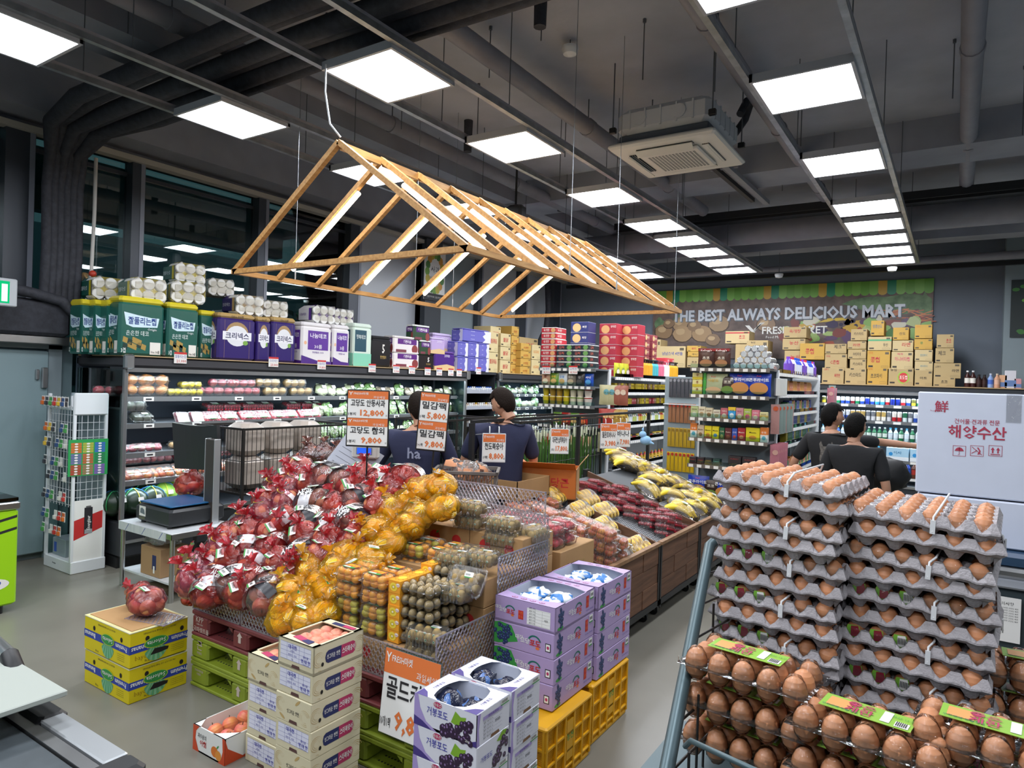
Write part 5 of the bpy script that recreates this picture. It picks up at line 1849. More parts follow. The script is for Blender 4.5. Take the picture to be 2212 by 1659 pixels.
def kiwi(x,y,z,rz=0,tx=0,ty=0,lab='',k2=False):
 put(pk_k2 if k2 else pk_k,(x,y,z),(tx,ty,rz),'clear pack of brown kiwis, '+lab,GK)
for lv in range(3):
 kiwi(-2.065+.004*lv+.02,2.455,.47+.126+lv*.079-.12,.04*lv,lab='%s up in the front right stack'%nth(lv),k2=lv!=2)
kiwi(-2.03,2.615,.80,.1,-.12,lab='standing a step above the front right stack')
kiwi(-2.0,2.72,.86,.05,.95,lab='propped on edge behind the front stack')
kiwi(-2.04,2.86,.915,.1,-.05,lab='large glossy one on the upper step')
for lv in range(3):
 kiwi(-2.18,2.95+.02,.737+lv*.079,.03*lv,lab='%s up in the left rear stack'%nth(lv),k2=True)
 kiwi(-2.10,3.16,.88+lv*.079,.03*lv,lab='%s up in the stack by the rear guard'%nth(lv),k2=lv!=2)
for lv in range(2):
 kiwi(-2.33,3.16,1.02+lv*.079,.03*lv,lab='%s up in the rear left stack below the melons'%nth(lv))
 kiwi(-1.99,3.30,.90+lv*.079,PI/2,lab='%s up at the far right by the plum cartons'%nth(lv))
for i in range(2):
 for lv in range(2+i):
  kiwi(-2.38+.0*i,2.62+.0,.597+lv*.079,.02,lab='hidden column %s, level %s'%(nth(i),nth(lv))) if False else None
for i in range(3):
 kiwi(-2.16-.0*i,2.80+.15*0+.001*i,.745+.079*i,.05*i,lab='%s up between the two steps'%nth(i),k2=i!=2)
s=MB().bbox(-.3,.3,0,.5,0,.9,m_kraft,.004)
t=empty('fruit_carton',(-2.28,3.56,0.0),label='kraft carton stack under the red plum packs',cat='carton')
add('box',MB().bbox(-.3,.33,0,.45,.62,.86,m_kraft,.004),t)
add('lower_box',MB().bbox(-.3,.33,0,.45,0,.615,m_kraft,.004),t)
p=MB()
p.disc((.33,.1,.74),Y,Z,0,0,.03,.036,mat('badge_plum','#553350'),.001).disc((.33,.1,.75),Y,Z,0,0,.022,.022,mat('print_yellow'),.002)
p.text('복숭아 사과',(.33,.26,.75),Y,Z,.03,m_tan,.001,fat=1,wid=.12).text('GOOD PLUM',(.0,0,.76),X,Z,.03,m_tan,.001,fat=1)
add('print',p,t)
for i in range(3):
 for j in range(2):
  for lv in range(2 if j==0 else 2):
   put(pk_p,(-2.49+i*.205,3.64+j*.15,.862+lv*.077),.04*((i+lv)%3-1),'clear pack of red plums, %s from the left, %s row, %s layer'%(nth(i),['near','far'][j],['lower','upper'][lv]),'packs of red plums')
SL=math.atan((0.93-0.52)/1.12)
def bed(y,u):
 """point u metres up the slope from the aisle edge"""
 return Vector((-1.98-u*math.cos(SL),y,0.53+u*math.sin(SL)))
k=0
NR_=[]
for(px,py,z,lv) in[(1385-8,0,0,0)]:
 pass
nect=[(4.42,.12,0),(4.42,.12,1),(4.42,.12,2),(4.42,.36,0),(4.42,.36,1),(4.62,.12,0),(4.62,.12,1),(4.62,.36,0),(4.62,.36,1),(4.40,.62,0),(4.40,.62,1),(4.60,.62,0),(4.40,.88,0),(4.60,.88,0),(4.80,.62,0),(4.84,.88,0)]
for y,u,lv in nect:
 p=bed(y,u)+Vector((0,0,.0+lv*.097))
 put(pk_n,p,(0,SL*.6,.05*((lv+int(u*9))%3-1)),'nectarine pack, %s from the aisle, %s column, %s layer'%(nth(int(u/.25)),nth(int((y-4.35)/.2)),nth(lv)),GN)
t=empty('open_carton',(-3.02,4.7,.93),label='open kraft carton at the top of the nectarine bin',cat='carton')
add('box',MB().box(-.18,.18,-.25,-.244,0,.16,m_kraft).box(-.18,.18,.244,.25,0,.16,m_kraft).box(-.18,-.174,-.25,.25,0,.16,m_kraft).box(.174,.18,-.25,.25,0,.16,m_kraft).box(-.18,.18,-.25,.25,0,.006,m_krafti),t)
m_foamt=mat('foam_tray','#e9ecef',rough=0.35)
m_shrink=clear('shrink_film','#fffdf5',gloss=0.13,rough=0.1,crink=0.8,cscale=24,body=0.02)
def melon_tray(n):
 t=empty('melon_tray',label='x',cat='fruit pack',group='trays of striped melons')
 w,d=.30,.17
 add('foam_tray',MB().bbox(-w/2,w/2,-d/2,d/2,0,.02,m_foamt,.008).box(-w/2,w/2,-d/2,-d/2+.012,.01,.045,m_foamt).box(-w/2,w/2,d/2-.012,d/2,.01,.045,m_foamt).box(-w/2,-w/2+.012,-d/2,d/2,.01,.045,m_foamt).box(w/2-.012,w/2,-d/2,d/2,.01,.045,m_foamt),t)
 for i in range(n):
  o=bpy.data.objects.new('melon',ME_MELON)
  COL.objects.link(o)
  o.parent=t
  o.location=(-.1+.068*(i%4),-.035+.07*(i//4),.055)
  o.rotation_euler=(PI/2,0,R.uniform(-.2,.2))
 add('shrink_film',MB().bbox(-w/2-.002,w/2+.002,-d/2-.002,d/2+.002,0.0,.088,m_shrink,.03),t)
 return t
mt=melon_tray(7)
for i,(px,py,wy) in enumerate([(1385,1150,4.92),(1280,1075,5.0),(1335,1030,5.3),(1240,1060,4.9),(1295,1020,5.25),(1250,1025,5.45)]):
 u=[.10,.42,.58,.68,.80,.95][i]
 yy=[4.98,5.0,5.33,5.05,5.38,5.08][i]
 p=bed(yy,u)+Vector((0,0,.02))
 put(mt,p,(0,SL+.45,PI/2+0.0) if False else Euler((.75,0,PI/2+.12*(i%2)),'XYZ'),'white foam tray of striped yellow melons, %s from the aisle edge'%nth(i),'trays of striped melons')
def tomato_pack():
 t=empty('tomato_pack',label='x',cat='fruit pack',group='packs of grape tomatoes')
 add('clear_shell',shell(.19,.14,.06,ribs=False),t)
 s=MB()
 for i in range(7):
  for j in range(5):
   s.ball((-.072+i*.024+R.uniform(-.003,.003),-.05+j*.025,.035+R.uniform(-.004,.006)),(.012,.012,.013),m_toma,6,5)
 for i in range(7):
  s.ball((-.072+i*.024,-.054,.017),(.012,.012,.013),m_toma,6,5)
  if i<5:
   s.ball((.08,-.05+i*.025,.017),(.012,.012,.013),m_toma,6,5)
 add('tomatoes',s,t,kind='stuff')
 s=MB()
 sticker(s,Vector((.03,.02,.06)),Matrix.Identity(3),.045,.03)
 add('label',s,t)
 return t
tp=tomato_pack()
k=0
for j,yy in enumerate((5.62,5.82,6.02)):
 for i,u in enumerate((.10,.26,.42,.58,.74,.90)):
  for lv in range(3 if i<1 else 2):
   if(i+j*2)%5==4 and lv:
    continue
   put(tp,bed(yy,u)+Vector((0,0,.004+lv*.062)),(0,SL*.7,PI/2+.06*((i+lv)%3-1)),'grape tomato pack, %s up the slope, %s column, %s layer'%(nth(i),nth(j),nth(lv)),'packs of grape tomatoes')
m_ban=mat('banana_yellow','#ffd92e',rough=0.45,col2='#e2cf3c',scale=5,rand=0.06)
m_bant=mat('banana_tip','#5d4a22',rough=0.7)
def banana_mesh():
 s=MB()
 pts,rr=[],[]
 for k in range(10):
  a=-0.75+1.5*k/9
  pts.append((.115*math.sin(a),0,.115*math.cos(a)-.1))
  u=k/9
  rr.append(.017*(math.sin(PI*min(1,max(.07,u*.9+.06)))**.42))
 s.tube(pts,rr,m_ban,8)
 d=(Vector(pts[-1])-Vector(pts[-2])).normalized()
 s.tube([pts[-1],Vector(pts[-1])+d*.022],[.0085,.006],m_ban,6)
 s.tube([Vector(pts[-1])+d*.02,Vector(pts[-1])+d*.03],[.0075,.007],m_bant,6)
 s.ball(pts[0],.007,m_bant,6,4)
 return s.mesh('banana')
ME_BAN=banana_mesh()
def bunch(seed,n=5):
 t=empty('banana_bunch',label='x',cat='bananas',group='bagged bunches of bananas')
 q=random.Random(seed)
 for i in range(n):
  o=bpy.data.objects.new('banana',ME_BAN)
  COL.objects.link(o)
  o.parent=t
  f=i-(n-1)/2
  o.location=(-.012*abs(f),f*.031,.02-abs(f)*.008)
  o.rotation_euler=(f*.22,-.15+q.uniform(-.1,.1),-f*.22)
  o.scale=(1.25,1.15,1.15)
 vs=MB()
 fl=crumple(.135,.095,.058,f_clear,seed+3,.16,20,10)
 add('bag_film',fl,t)
 s=MB()
 sticker(s,Vector((.0,-.02,.062)),Euler((.1,0,.4)).to_matrix(),.04,.028)
 add('label',s,t)
 add('crown',MB().tube([(.105,0,-.01),(.14,0,-.03)],[.02,.012],m_bant,7),t)
 return t
bn=[bunch(1),bunch(2,4),bunch(3,6)]
bpx=[(1345,985),(1375,975),(1405,985),(1440,985),(1470,990),(1370,1005),(1400,1010),(1435,1010),(1475,1015),(1440,1040),(1475,1045),(1505,1030),(1535,1035),(1560,1050),
 (1410,1035),(1450,1070),(1490,1075),(1520,1065),(1545,1075),(1500,1095),(1475,1100),(1530,1090),(1400,1055),(1350,1000)]
for i,(px,py) in enumerate(bpx):
 d=ray(px,py)
 tn=math.tan(SL)
 tt=(.60+tn*-1.98-1.88)/(d.z+tn*d.x)
 p=Vector((d.x*tt,d.y*tt,1.88+d.z*tt))
 p.y=min(max(p.y,5.9),7.25)
 put(bn[i%3],p,Euler((R.uniform(-.2,.2),.35+R.uniform(-.2,.2),R.uniform(-.4,.6)+.2)),'clear bag of ripe bananas, %s across the farthest bin'%nth(i),'bagged bunches of bananas',1.3)
 # ================================================================ eggs
m_egg=mat('egg_brown','#cb8a60',rough=0.45,var=0.1,scale=18,rand=0.14)
m_pulp=mat('pulp_grey','#aaa5a8',rough=0.9,var=0.1,scale=30,bump=0.3,bscale=180)
m_strap=mat('strap_white','#e6e8ea',rough=0.3)
f_lid=clear('egg_lid','#fdfefe',gloss=0.035,rough=0.1,crink=0.4,cscale=40,body=0.0,fres=1.2)
s=MB()
s.lathe([(0.0001,-.0285),(.010,-.0265),(.0175,-.018),(.0215,-.006),(.0218,.002),(.0195,.012),(.0145,.021),(.0075,.0265),(.0001,.0285)],m_egg,12)
ME_EGG=s.mesh('egg')
def tray_mesh():
 s=MB()
 nx,ny,r=6,5,6
 px,py=.0475,.0565
 W2,D2=nx*px/2,ny*py/2
 NX_,NY_=nx*r,ny*r
 vs,fs=[],[]
 def hz(u,v):
  a=(1-math.cos(2*PI*u))/2
  b=(1-math.cos(2*PI*v))/2
  return-.026+.050*max(0,min(1,(a+b)*.62-.06))*(0.6+.4*max(a,b))
 for j in range(NY_+1):
  for i in range(NX_+1):
   u,v=i/r+.5-.5,j/r
   vs.append((-W2+i*px/r,-D2+j*py/r,hz(i/r+.5,j/r+.5) if False else hz((i/r)-.5,(j/r)-.5)))
 n=NX_+1
 for j in range(NY_):
  for i in range(NX_):
   fs.append((j*n+i,j*n+i+1,(j+1)*n+i+1,(j+1)*n+i))
 s.add(vs,fs,m_pulp,True)
 e=.009
 ring=[(i,0) for i in range(NX_)]+[(NX_,j) for j in range(NY_)]+[(NX_-i,NY_) for i in range(NX_)]+[(0,NY_-j) for j in range(NY_)]
 q=random.Random(2)
 v2,f2=[],[]
 for(i,j) in ring:
  p=Vector(vs[j*n+i])
  al=(i/r) if j in(0,NY_) else(j/r)
  c=(1-math.cos(2*PI*(al-.5)))/2
  if i in(0,NX_) and j in(0,NY_):
   c=1
  ox=1 if i==NX_ else-1 if i==0 else 0
  oy=1 if j==NY_ else-1 if j==0 else 0
  rag=.0015*q.random()
  v2+=[tuple(p),(p.x+e*ox,p.y+e*oy,max(p.z*.2,-.002)-.002+rag),(p.x+e*ox,p.y+e*oy,max(p.z*.2,-.002)-.005),
 (p.x+ox*.001,p.y+oy*.001,-.007),(p.x-ox*.013,p.y-oy*.013,-.028+.026*c**1.5)]
 m=len(ring)
 for k in range(m):
  k2=(k+1)%m
  for z in range(4):
   f2.append((k*5+z,k*5+z+1,k2*5+z+1,k2*5+z))
 s.add(v2,f2,m_pulp,False)
 return s.mesh('pulp_tray')
ME_TRAY=tray_mesh()
def lid_mesh():
 s=MB()
 nx,ny,r=6,5,4
 px,py=.0475,.0565
 W2,D2=nx*px/2,ny*py/2
 NX_,NY_=nx*r,ny*r
 vs,fs=[],[]
 for j in range(NY_+1):
  for i in range(NX_+1):
   a=max(0,math.cos(2*PI*(i/r-.5)));b=max(0,math.cos(2*PI*(j/r-.5)))
   z=.022+.014*min(1,1.6*a*b)
   if i in(0,NX_) or j in(0,NY_):
    z=.004
   vs.append((-W2+i*px/r,-D2+j*py/r,z))
 n=NX_+1
 for j in range(NY_):
  for i in range(NX_):
   fs.append((j*n+i,j*n+i+1,(j+1)*n+i+1,(j+1)*n+i))
 s.add(vs,fs,f_lid)
 return s.mesh('clear_lid')
ME_LID=lid_mesh()
m_eg=mat('egg_label_green','#7cba3c',rough=.4)
m_er=mat('egg_label_red','#8e2035',rough=.4)
def egg_tray(full,kind,ny_first=False):
 """thirty-egg pulp tray; outer eggs only unless full"""
 t=empty('egg_tray',label='x',cat='egg tray',group='stacked trays of thirty eggs')
 add('pulp_tray',ME_TRAY,t)
 for i in range(6):
  for j in range(5):
   if full or i in(0,5) or j in(0,4) or(kind=='top' and 1):
    o=bpy.data.objects.new('egg',ME_EGG)
    COL.objects.link(o)
    o.parent=t
    o.location=(-.11875+i*.0475,-.113+j*.0565,.006)
    o.rotation_euler=(R.uniform(-.12,.12),R.uniform(-.12,.12),R.uniform(0,6))
 if full:
  add('clear_lid',ME_LID,t)
 else:
  s=MB()
  s.box(-.143,.143,-.1425,-.142,-.002,.026,f_lid).box(.142,.1425,-.14,.14,-.002,.026,f_lid)
  add('clear_lid',s,t)
 s=MB()
 x=.03
 s.tube([(x,-.152,-.012),(x,-.146,.02),(x+.01,-.13,.041 if full else .03),(x+.01,.13,.041 if full else .03),(x,.146,.02),(x,.152,-.012)],.0025,m_strap,6)
 s.box(x-.005,x+.005,-.1535,-.1505,-.016,.014,m_strap)
 add('strap',s,t)
 if kind=='L':
  s=MB()
  for i in range(3):
   o=Vector((-.12+i*.0475,-.1365,.016))
   s.plate(o,X,Z,[(-.018,-.014),(.018,-.014),(.012,.014),(-.012,.014)],m_eg,.001)
   s.plate(o,X,Z,[(-.005,-.012),(.018,-.010),(.010,.014),(-.005,.012)],m_er if i<2 else m_sticker,.002)
   if i==2:
    for q in range(6):
     s.rect(o,X,Z,-.004+q*.003,-.0025+q*.003,-.006,.008,m_blk,.003)
  add('label',s,t)
 return t
tF,tN,tLb=egg_tray(True,'top'),egg_tray(False,'N'),egg_tray(False,'L')
GE='stacked trays of thirty eggs'
def tower(x,y,ztop,n,nm,rz,dx=0):
 for k in range(n):
  z=ztop-.0475*k
  rot=k%2==1
  a=rz+(PI/2 if rot else 0)+.03*math.sin(k*2.3+x*5)
  if k==0:
   pr,lab=tF,'top tray of thirty eggs under a domed clear lid, %s tower'%nm
  else:
   pr=tLb if(k>=3 and not rot and k%2==0 and k>3) else tN
   if rot and k>=3:
    pr=tN
   lab='grey pulp tray of brown eggs, %s down from the top of the %s tower'%(nth(k),nm)
  o=put(pr,(x+.008*math.sin(k*1.7)+dx*k,y+.006*math.cos(k*1.3),z),(.02*math.sin(k*1.1),.03+.025*math.sin(k*.9),a),lab,GE)
P1=Vector((0,0,1.88))+1.70*ray(1545,1040)
P2=Vector((0,0,1.88))+1.58*ray(1826,1112)
tower(P1.x+.152,P1.y+.150,P1.z-.002,13,'left',-.06)
tower(P2.x+.152,P2.y+.150,P2.z-.002,13,'right',-.05)
m_card=mat('card_green','#93bf4b',rough=0.4)
def pack15():
 t=empty('egg_pack',label='x',cat='egg pack',group='clear packs of fifteen eggs')
 for i in range(5):
  for j in range(3):
   o=bpy.data.objects.new('egg',ME_EGG)
   COL.objects.link(o)
   o.parent=t
   o.location=(-.1+i*.05,-.048+j*.048,.036)
   o.rotation_euler=(R.uniform(-.08,.08),R.uniform(-.08,.08),R.uniform(0,6))
   o.scale=(1.06,1.06,1.1)
 s=MB()
 for i in range(5):
  for j in(0,2):
   s.lathe([(.012,0.003),(.022,.018),(.0245,.034),(.0245,.04),(.021,.055),(.012,.069),(.004,.071)],f_lid,8,(-.1+i*.05,-.048+j*.048,0))
 s.box(-.13,.13,-.078,.078,.0365,.038,f_lid)
 s.box(-.128,.128,-.076,-.074,.036,.05,f_lid)
 add('clear_shell',s,t)
 s=MB().box(-.085,.065,-.03,.03,.0705,.0715,m_card)
 o=Vector((0,0,.0715))
 s.rect(o,X,Y,-.075,-.035,-.02,.02,mat('card_orange','#e0a463',rough=.4),.001)
 s.text('좋은',o+Vector((-.02,.01,0)),X,Y,.02,m_mag,.002,fat=2).text('계란',o+Vector((-.02,-.014,0)),X,Y,.02,m_mag,.002,fat=2)
 s.rect(o,X,Y,.015,.03,-.022,.024,m_sticker,.001).rect(o,X,Y,.038,.06,-.026,-.004,m_sticker,.001)
 for q in range(6):
  s.rect(o,X,Y,.04+q*.003,.0415+q*.003,-.024,-.006,m_blk,.002)
 s.text('무항생제 동물복지',o+Vector((-.05,-.024,0)),X,Y,.007,m_teal,.002,wid=.06).text('국산 15구',o+Vector((.047,.01,0)),X,Y,.007,m_grn,.002)
 add('card',s,t)
 return t
p15=pack15()
CC=Vector((0,0,1.88))
a0=CC+1.34*ray(1620,1462)
for lv in range(3):
 put(p15,(a0.x-.01,a0.y+.06,a0.z-.045-lv*.078),(0,0,-.12),'clear pack of fifteen brown eggs with a green card, %s in the near left stack'%['top','middle','bottom'][lv],'clear packs of fifteen eggs')
zb=a0.z-.045-2*.078
a1=CC+1.18*ray(1885,1600)
for lv in range(3):
 put(p15,(a1.x-.005,a1.y+.05,a1.z-.045-lv*.078),(0,0,-.14),'clear pack of fifteen eggs, %s in the stack before the egg towers'%['top','middle','bottom'][lv],'clear packs of fifteen eggs')
a2=CC+1.12*ray(2130,1618)
for lv in range(2):
 put(p15,(a2.x+.02,a2.y+.05,a2.z-.045-lv*.078),(0,0,-.1),'clear pack of fifteen eggs at the bottom right corner, %s'%['upper','lower'][lv],'clear packs of fifteen eggs')
a3=CC+1.45*ray(2235,1470)
for lv in range(4):
 put(p15,(a3.x+.03,a3.y+.06,a3.z-.04-lv*.078),(0,0,0),'clear pack of fifteen eggs right of the towers, %s from the top'%nth(lv),'clear packs of fifteen eggs')
m_rack=mat('rack_green','#4f6166',rough=0.4,metal=0.4)
t=empty('egg_rack',(P1.x-.04,P1.y,0),label='dark green steel rack with wire side carrying all the eggs',cat='rack')
o=Vector((P1.x-.04,P1.y,0))
A=CC+1.80*ray(1533,1180)
B=CC+1.24*ray(1437,1680)
A2=A+Vector((.03,.08,.04))
ztw=P1.z-.0475*13-.02
zt2=min(ztw,P2.z-.0475*13-.02)
def rel(*ps):
 return[Vector(p)-o for p in ps]
s=MB()
q=rel(A2,A,B,B+(B-A)*.8)
s.tube(q,.0145,m_rack,10)
add('side_rail',s,t)
s=MB()
for k in range(7):
 f=k/6
 p=A.lerp(B,f)
 s.tube(rel(p,Vector((p.x+.05,P1.y+.3,p.z-.02))),.003,m_wire,5)
for k in range(5):
 f=.12+k*.2
 p=A.lerp(B,f)
 s.tube(rel(Vector((p.x+.03,p.y+.02,p.z)),Vector((p.x+.03,p.y+.02,.5))),.003,m_wire,5)
add('side_wires',s,t,kind='stuff')
add('tower_shelf',MB().box(P1.x-.04-o.x,1.0,P1.y-.02-o.y,P1.y+.42-o.y,zt2-.03,zt2,m_rack),t)
add('front_shelf',MB().box(P1.x-.06-o.x,1.0,B.y-.12-o.y,P1.y-.02-o.y,zb-.09,zb-.075,m_rack),t)
s=MB()
pts=rel(CC+1.24*ray(1480,1612),CC+1.2*ray(1492,1600),CC+1.08*ray(1640,1668),CC+.95*ray(1900,1790))
s.tube(pts,.005,m_rack,8)
add('front_rail',s,t)
add('riser',MB().box(P1.x-.02-o.x,.98,P1.y+.02-o.y,P1.y+.36-o.y,0.05,zt2-.03,m_black),t)
add('foot',MB().box(P1.x-.06-o.x,1.0,B.y-.12-o.y,P1.y+.4-o.y,0,.05,m_rack),t)
add('front_support',MB().box(P1.x+.1-o.x,.9,B.y+.05-o.y,P1.y-o.y,.05,zb-.09,m_black),t)
# ================================================================ white cartons on the island freezer
m_card_w=mat('carton_white_blue','#d6dcec',rough=0.5,var=0.03)
XB,YBX=-.172,4.19
t=empty('white_carton',(XB+.4,YBX,1.36),label='large white carton with red dried-seafood shop lettering, upper of two',cat='carton')
s=MB().bbox(-.4,.4,0,.5,0,.53,m_card_w,.006)
add('box',s,t)
p=MB()
def wp(px,py):
 v=onY(px,py,YBX);return v-Vector((XB+.4,YBX,1.36))
m_sr=mat('print_crimson','#b23a52',rough=.5)
p.text('해양수산',wp(2110,935),X,Z,.056,m_sr,.002,wid=.245,fat=2)
p.text('건어물·견과류 전문',wp(2110,912),X,Z,.022,m_sr,.002,wid=.19,fat=1)
p.text('鮮',wp(2034,879),X,Z,.05,m_sr,.002,fat=1)
p.text('Fresh & Seafood',wp(2026,887),X,Z,.008,m_sr,.002)
for i,px in enumerate((2072,2110,2150)):
 c=wp(px,974)
 for b in((-.028,.028,-.027,-.025),(-.028,.028,.025,.027),(-.028,-.026,-.027,.027),(.026,.028,-.027,.027)):
  p.rect(c,X,Z,*b,m_sr,.002)
 if i==0:
  p.plate(c,X,Z,[(-.02,0),(.02,0),(.014,.012),(.005,.018),(-.005,.018),(-.014,.012)],m_sr,.002)
  p.rect(c,X,Z,-.001,.001,-.018,.02,m_sr,.002)
  p.rect(c,X,Z,-.006,.001,-.02,-.018,m_sr,.002)
 elif i==1:
  p.plate(c,X,Z,[(-.022,.018),(-.02,.02),(.022,-.018),(.02,-.02)],m_sr,.002)
  p.plate(c,X,Z,[(-.022,-.016),(.0,.0),(.0,.004),(-.022,-.012)],m_sr,.002)
  p.plate(c,X,Z,[(.002,-.018),(.012,-.016),(.016,.0),(.006,.018),(.0,.016),(.010,.0)],m_sr,.0025)
 else:
  for sx in(-.011,.011):
   p.plate(c,X,Z,[(sx-.003,-.012),(sx+.003,-.012),(sx+.003,.004),(sx+.008,.004),(sx,.018),(sx-.008,.004),(sx-.003,.004)],m_sr,.002)
  p.rect(c,X,Z,-.02,.02,-.02,-.016,m_sr,.002)
add('print',p,t)
add('tape',MB().box(-.02,.04,-.002,0,.39,.53,clear('clear_tape','#ffffff',gloss=.04,rough=.1,crink=.8,body=.03,fres=1.2)).box(-.02,.04,0,.5,.53,.5315,clear('clear_tape')),t)
t=empty('white_carton',(XB+.41,YBX-.01,1.12),label='large white carton lying under the lettered one on the freezer',cat='carton')
add('box',MB().bbox(-.4,.5,0,.5,0,.232,m_card_w,.006),t)
p=MB()
p.plate((-.4,.12,.1),NY,Z,[(-.05,-.04),(.05,-.04),(.0,.05)],m_sr,.001)
add('print',p,t)
m_frz=mat('freezer_body','#3c474c',rough=.35)
m_frg=clear('freezer_glass','#7fa9d0',gloss=.15,rough=.05,body=.35,bodycol='#5f83ab')
t=empty('freezer',(.9,4.0,0),label='long glass-topped island freezer under the white cartons',cat='freezer')
add('body',MB().bbox(-.85,1.6,0,.9,.12,.98,m_frz,.03),t)
add('rim',MB().bbox(-.88,1.63,-.04,.94,1.02,1.07,m_chrome,.015).bbox(-.87,1.62,-.03,.93,.97,1.02,m_lipg,.01),t)
add('glass_lid',MB().box(-.86,1.6,0,.9,1.075,1.115,m_frg),t)
add('kick',MB().box(-.8,1.55,.05,.85,0,.12,m_black),t)
for k in range(5):
 add('side_bar',MB().box(-.83+k*.24,-.815+k*.24,-.02,0,.14,.95,mat('bar_teal','#1f3436',rough=.4)),t)
s=MB().box(-.74,-.62,-.024,-.02,.72,.93,m_sticker)
s.text('주의사항',(-.68,-.024,.90),X,Z,.014,m_blk,.001)
for q in range(6):
 s.text('주의사항 주의사항 고당도 제주',(-.68,-.024,.88-q*.012),X,Z,.006,m_blk,.001,wid=.1)
add('notice',s,t)
add('notice',MB().box(-.59,-.45,-.024,-.02,.72,.93,m_sticker),t)
# ================================================================ checkout counter, lower left
m_ctr=mat('counter_grey','#aab0a8',rough=.35)
m_alu=mat('aluminium','#c9cdd0',rough=.3,metal=.7)
m_belt=mat('belt_slate','#4c5357',rough=.35,var=.15,scale=14)
cp=onZ(147,1490,.92)
t=empty('checkout_counter',(cp.x-.4,cp.y-.35,0),label='checkout counter with pale board, dark belt and aluminium edge',cat='counter')
o=Vector((cp.x-.4,cp.y-.35,0))
add('board',MB().bbox(cp.x-1.0-o.x,cp.x-o.x,cp.y-.9-o.y,cp.y-o.y,.902,.92,m_ctr,.003),t)
bl=onZ(128,1545,.84);br=onZ(276,1625,.84);bo=onZ(312,1642,.84)
yb=(bl.y+br.y)/2+.02
add('edge_profile',MB().bbox(bl.x-.5-o.x,br.x-o.x,yb-.075-o.y,yb-.01-o.y,.80,.84,m_alu,.004),t)
add('edge_cap',MB().bbox(br.x-o.x,br.x+.09-o.x,yb-.13-o.y,yb-.005-o.y,.795,.843,m_black,.012).bbox(bl.x-.14-o.x,bl.x-o.x,yb-.085-o.y,yb-.0-o.y,.80,.846,m_black,.012),t)
add('belt',MB().box(bl.x-.5-o.x,br.x+.02-o.x,yb-.9-o.y,yb-.12-o.y,.81,.825,m_belt),t)
add('belt_frame',MB().box(bl.x-.5-o.x,br.x+.03-o.x,yb-.115-o.y,yb-.08-o.y,.80,.832,m_chrome),t)
add('roller',MB().tube([(br.x-.02-o.x,yb-.2-o.y,.80),(br.x+.03-o.x,yb-.9-o.y,.80)],.016,m_alu,10),t)
add('cabinet',MB().bbox(bl.x-.5-o.x,br.x+.0-o.x,yb-.9-o.y,yb-.03-o.y,0,.795,mat('counter_body','#6d7377',rough=.5),.01),t)
add('board_support',MB().box(cp.x-.9-o.x,cp.x-.75-o.x,cp.y-.8-o.y,cp.y-.2-o.y,.8,.902,m_black),t)
e=onZ(20,1415,.93)
add('chrome_handle',MB().tube([Vector((e.x-.3,e.y+.03,.93))-o,Vector((e.x,e.y,.93))-o],.022,m_chrome,12).tube([Vector((e.x,e.y,.93))-o,Vector((e.x+.07,e.y-.01,.90))-o,Vector((e.x+.1,e.y-.03,.82))-o],[.027,.03,.02],m_black,12).tube([Vector((e.x+.1,e.y-.03,.82))-o,Vector((e.x+.1,e.y-.06,.0))-o],.018,m_black,8),t)
m_lime=mat('lime_panel','#9bd315',rough=.4)
c0=onZ(35,1312,0.03)
t=empty('chest_freezer',(c0.x-.35,c0.y-.5,0),label='lime green chest freezer cut off by the left edge',cat='freezer')
add('body',MB().bbox(-.35,.35,-.7,.5,.06,.78,m_lime,.015),t)
add('rim',MB().bbox(-.36,.36,-.71,.51,.78,.84,m_chrome,.01),t)
add('lid_glass',MB().box(-.34,.34,-.7,.5,.845,.87,m_case_glass),t)
s=MB()
for q in range(2):
 s.plate((.35,0,.6-q*.09),Y,Z,[(-.3,-.05),(.49,.12),(.49,.14),(-.3,-.03)],m_blk,.001)
s.disc((.35,.3,.23),Y,Z,0,0,.15,.05,m_sticker,.001,20).disc((.35,.26,.23),Y,Z,0,0,.014,.014,m_red,.002).disc((.35,.38,.24),Y,Z,0,0,.016,.016,m_blue,.002)
add('print',s,t)
for x in(-.3,.3):
 for y in(-.6,.4):
  add('foot',MB().lathe([(.03,0),(.03,.06)],m_black,10,(x,y,0)),t)
  # ================================================================ white wire display tower
tw=empty('battery_display',(-6.885,3.09,0),label='white wire-grid battery display tower beside the cold room',cat='display stand')
w2,d2=.265,.155
add('plinth',MB().bbox(-w2,w2,-d2+.01,d2,0,.11,m_white,.006).text('Energizer',(-.05,-d2+.01,.06),X,Z,.016,m_blk,wid=.07,fat=1),tw)
s=MB()
for x,y in((-w2+.02,-d2+.02),(w2-.02,-d2+.02),(w2-.02,d2-.02),(-w2+.02,d2-.02)):
 s.box(x-.012,x+.012,y-.012,y+.012,.11,1.62,m_white)
add('upright',s,tw,kind='stuff')
add('header',MB().bbox(w2-.03,w2,-d2+.01,d2-.01,1.44,1.64,m_white,.008),tw)
s=MB()
for k in range(13):
 z=.62+k*.068
 s.box(-w2+.02,w2-.02,-d2+.018,-d2+.022,z,z+.003,m_white).box(w2-.022,w2-.018,-d2+.02,d2-.02,z,z+.003,m_white)
for k in range(9):
 x=-w2+.03+k*.058
 s.box(x,x+.003,-d2+.018,-d2+.022,.6,1.6,m_white)
for k in range(6):
 y=-d2+.03+k*.05
 s.box(w2-.022,w2-.018,y,y+.003,.6,1.44,m_white)
add('wire_grid',s,tw,kind='stuff')
s=MB().box(w2-.024,w2-.014,-d2+.03,d2-.03,.11,.66,m_whp)
o=Vector((w2-.014,0,.39))
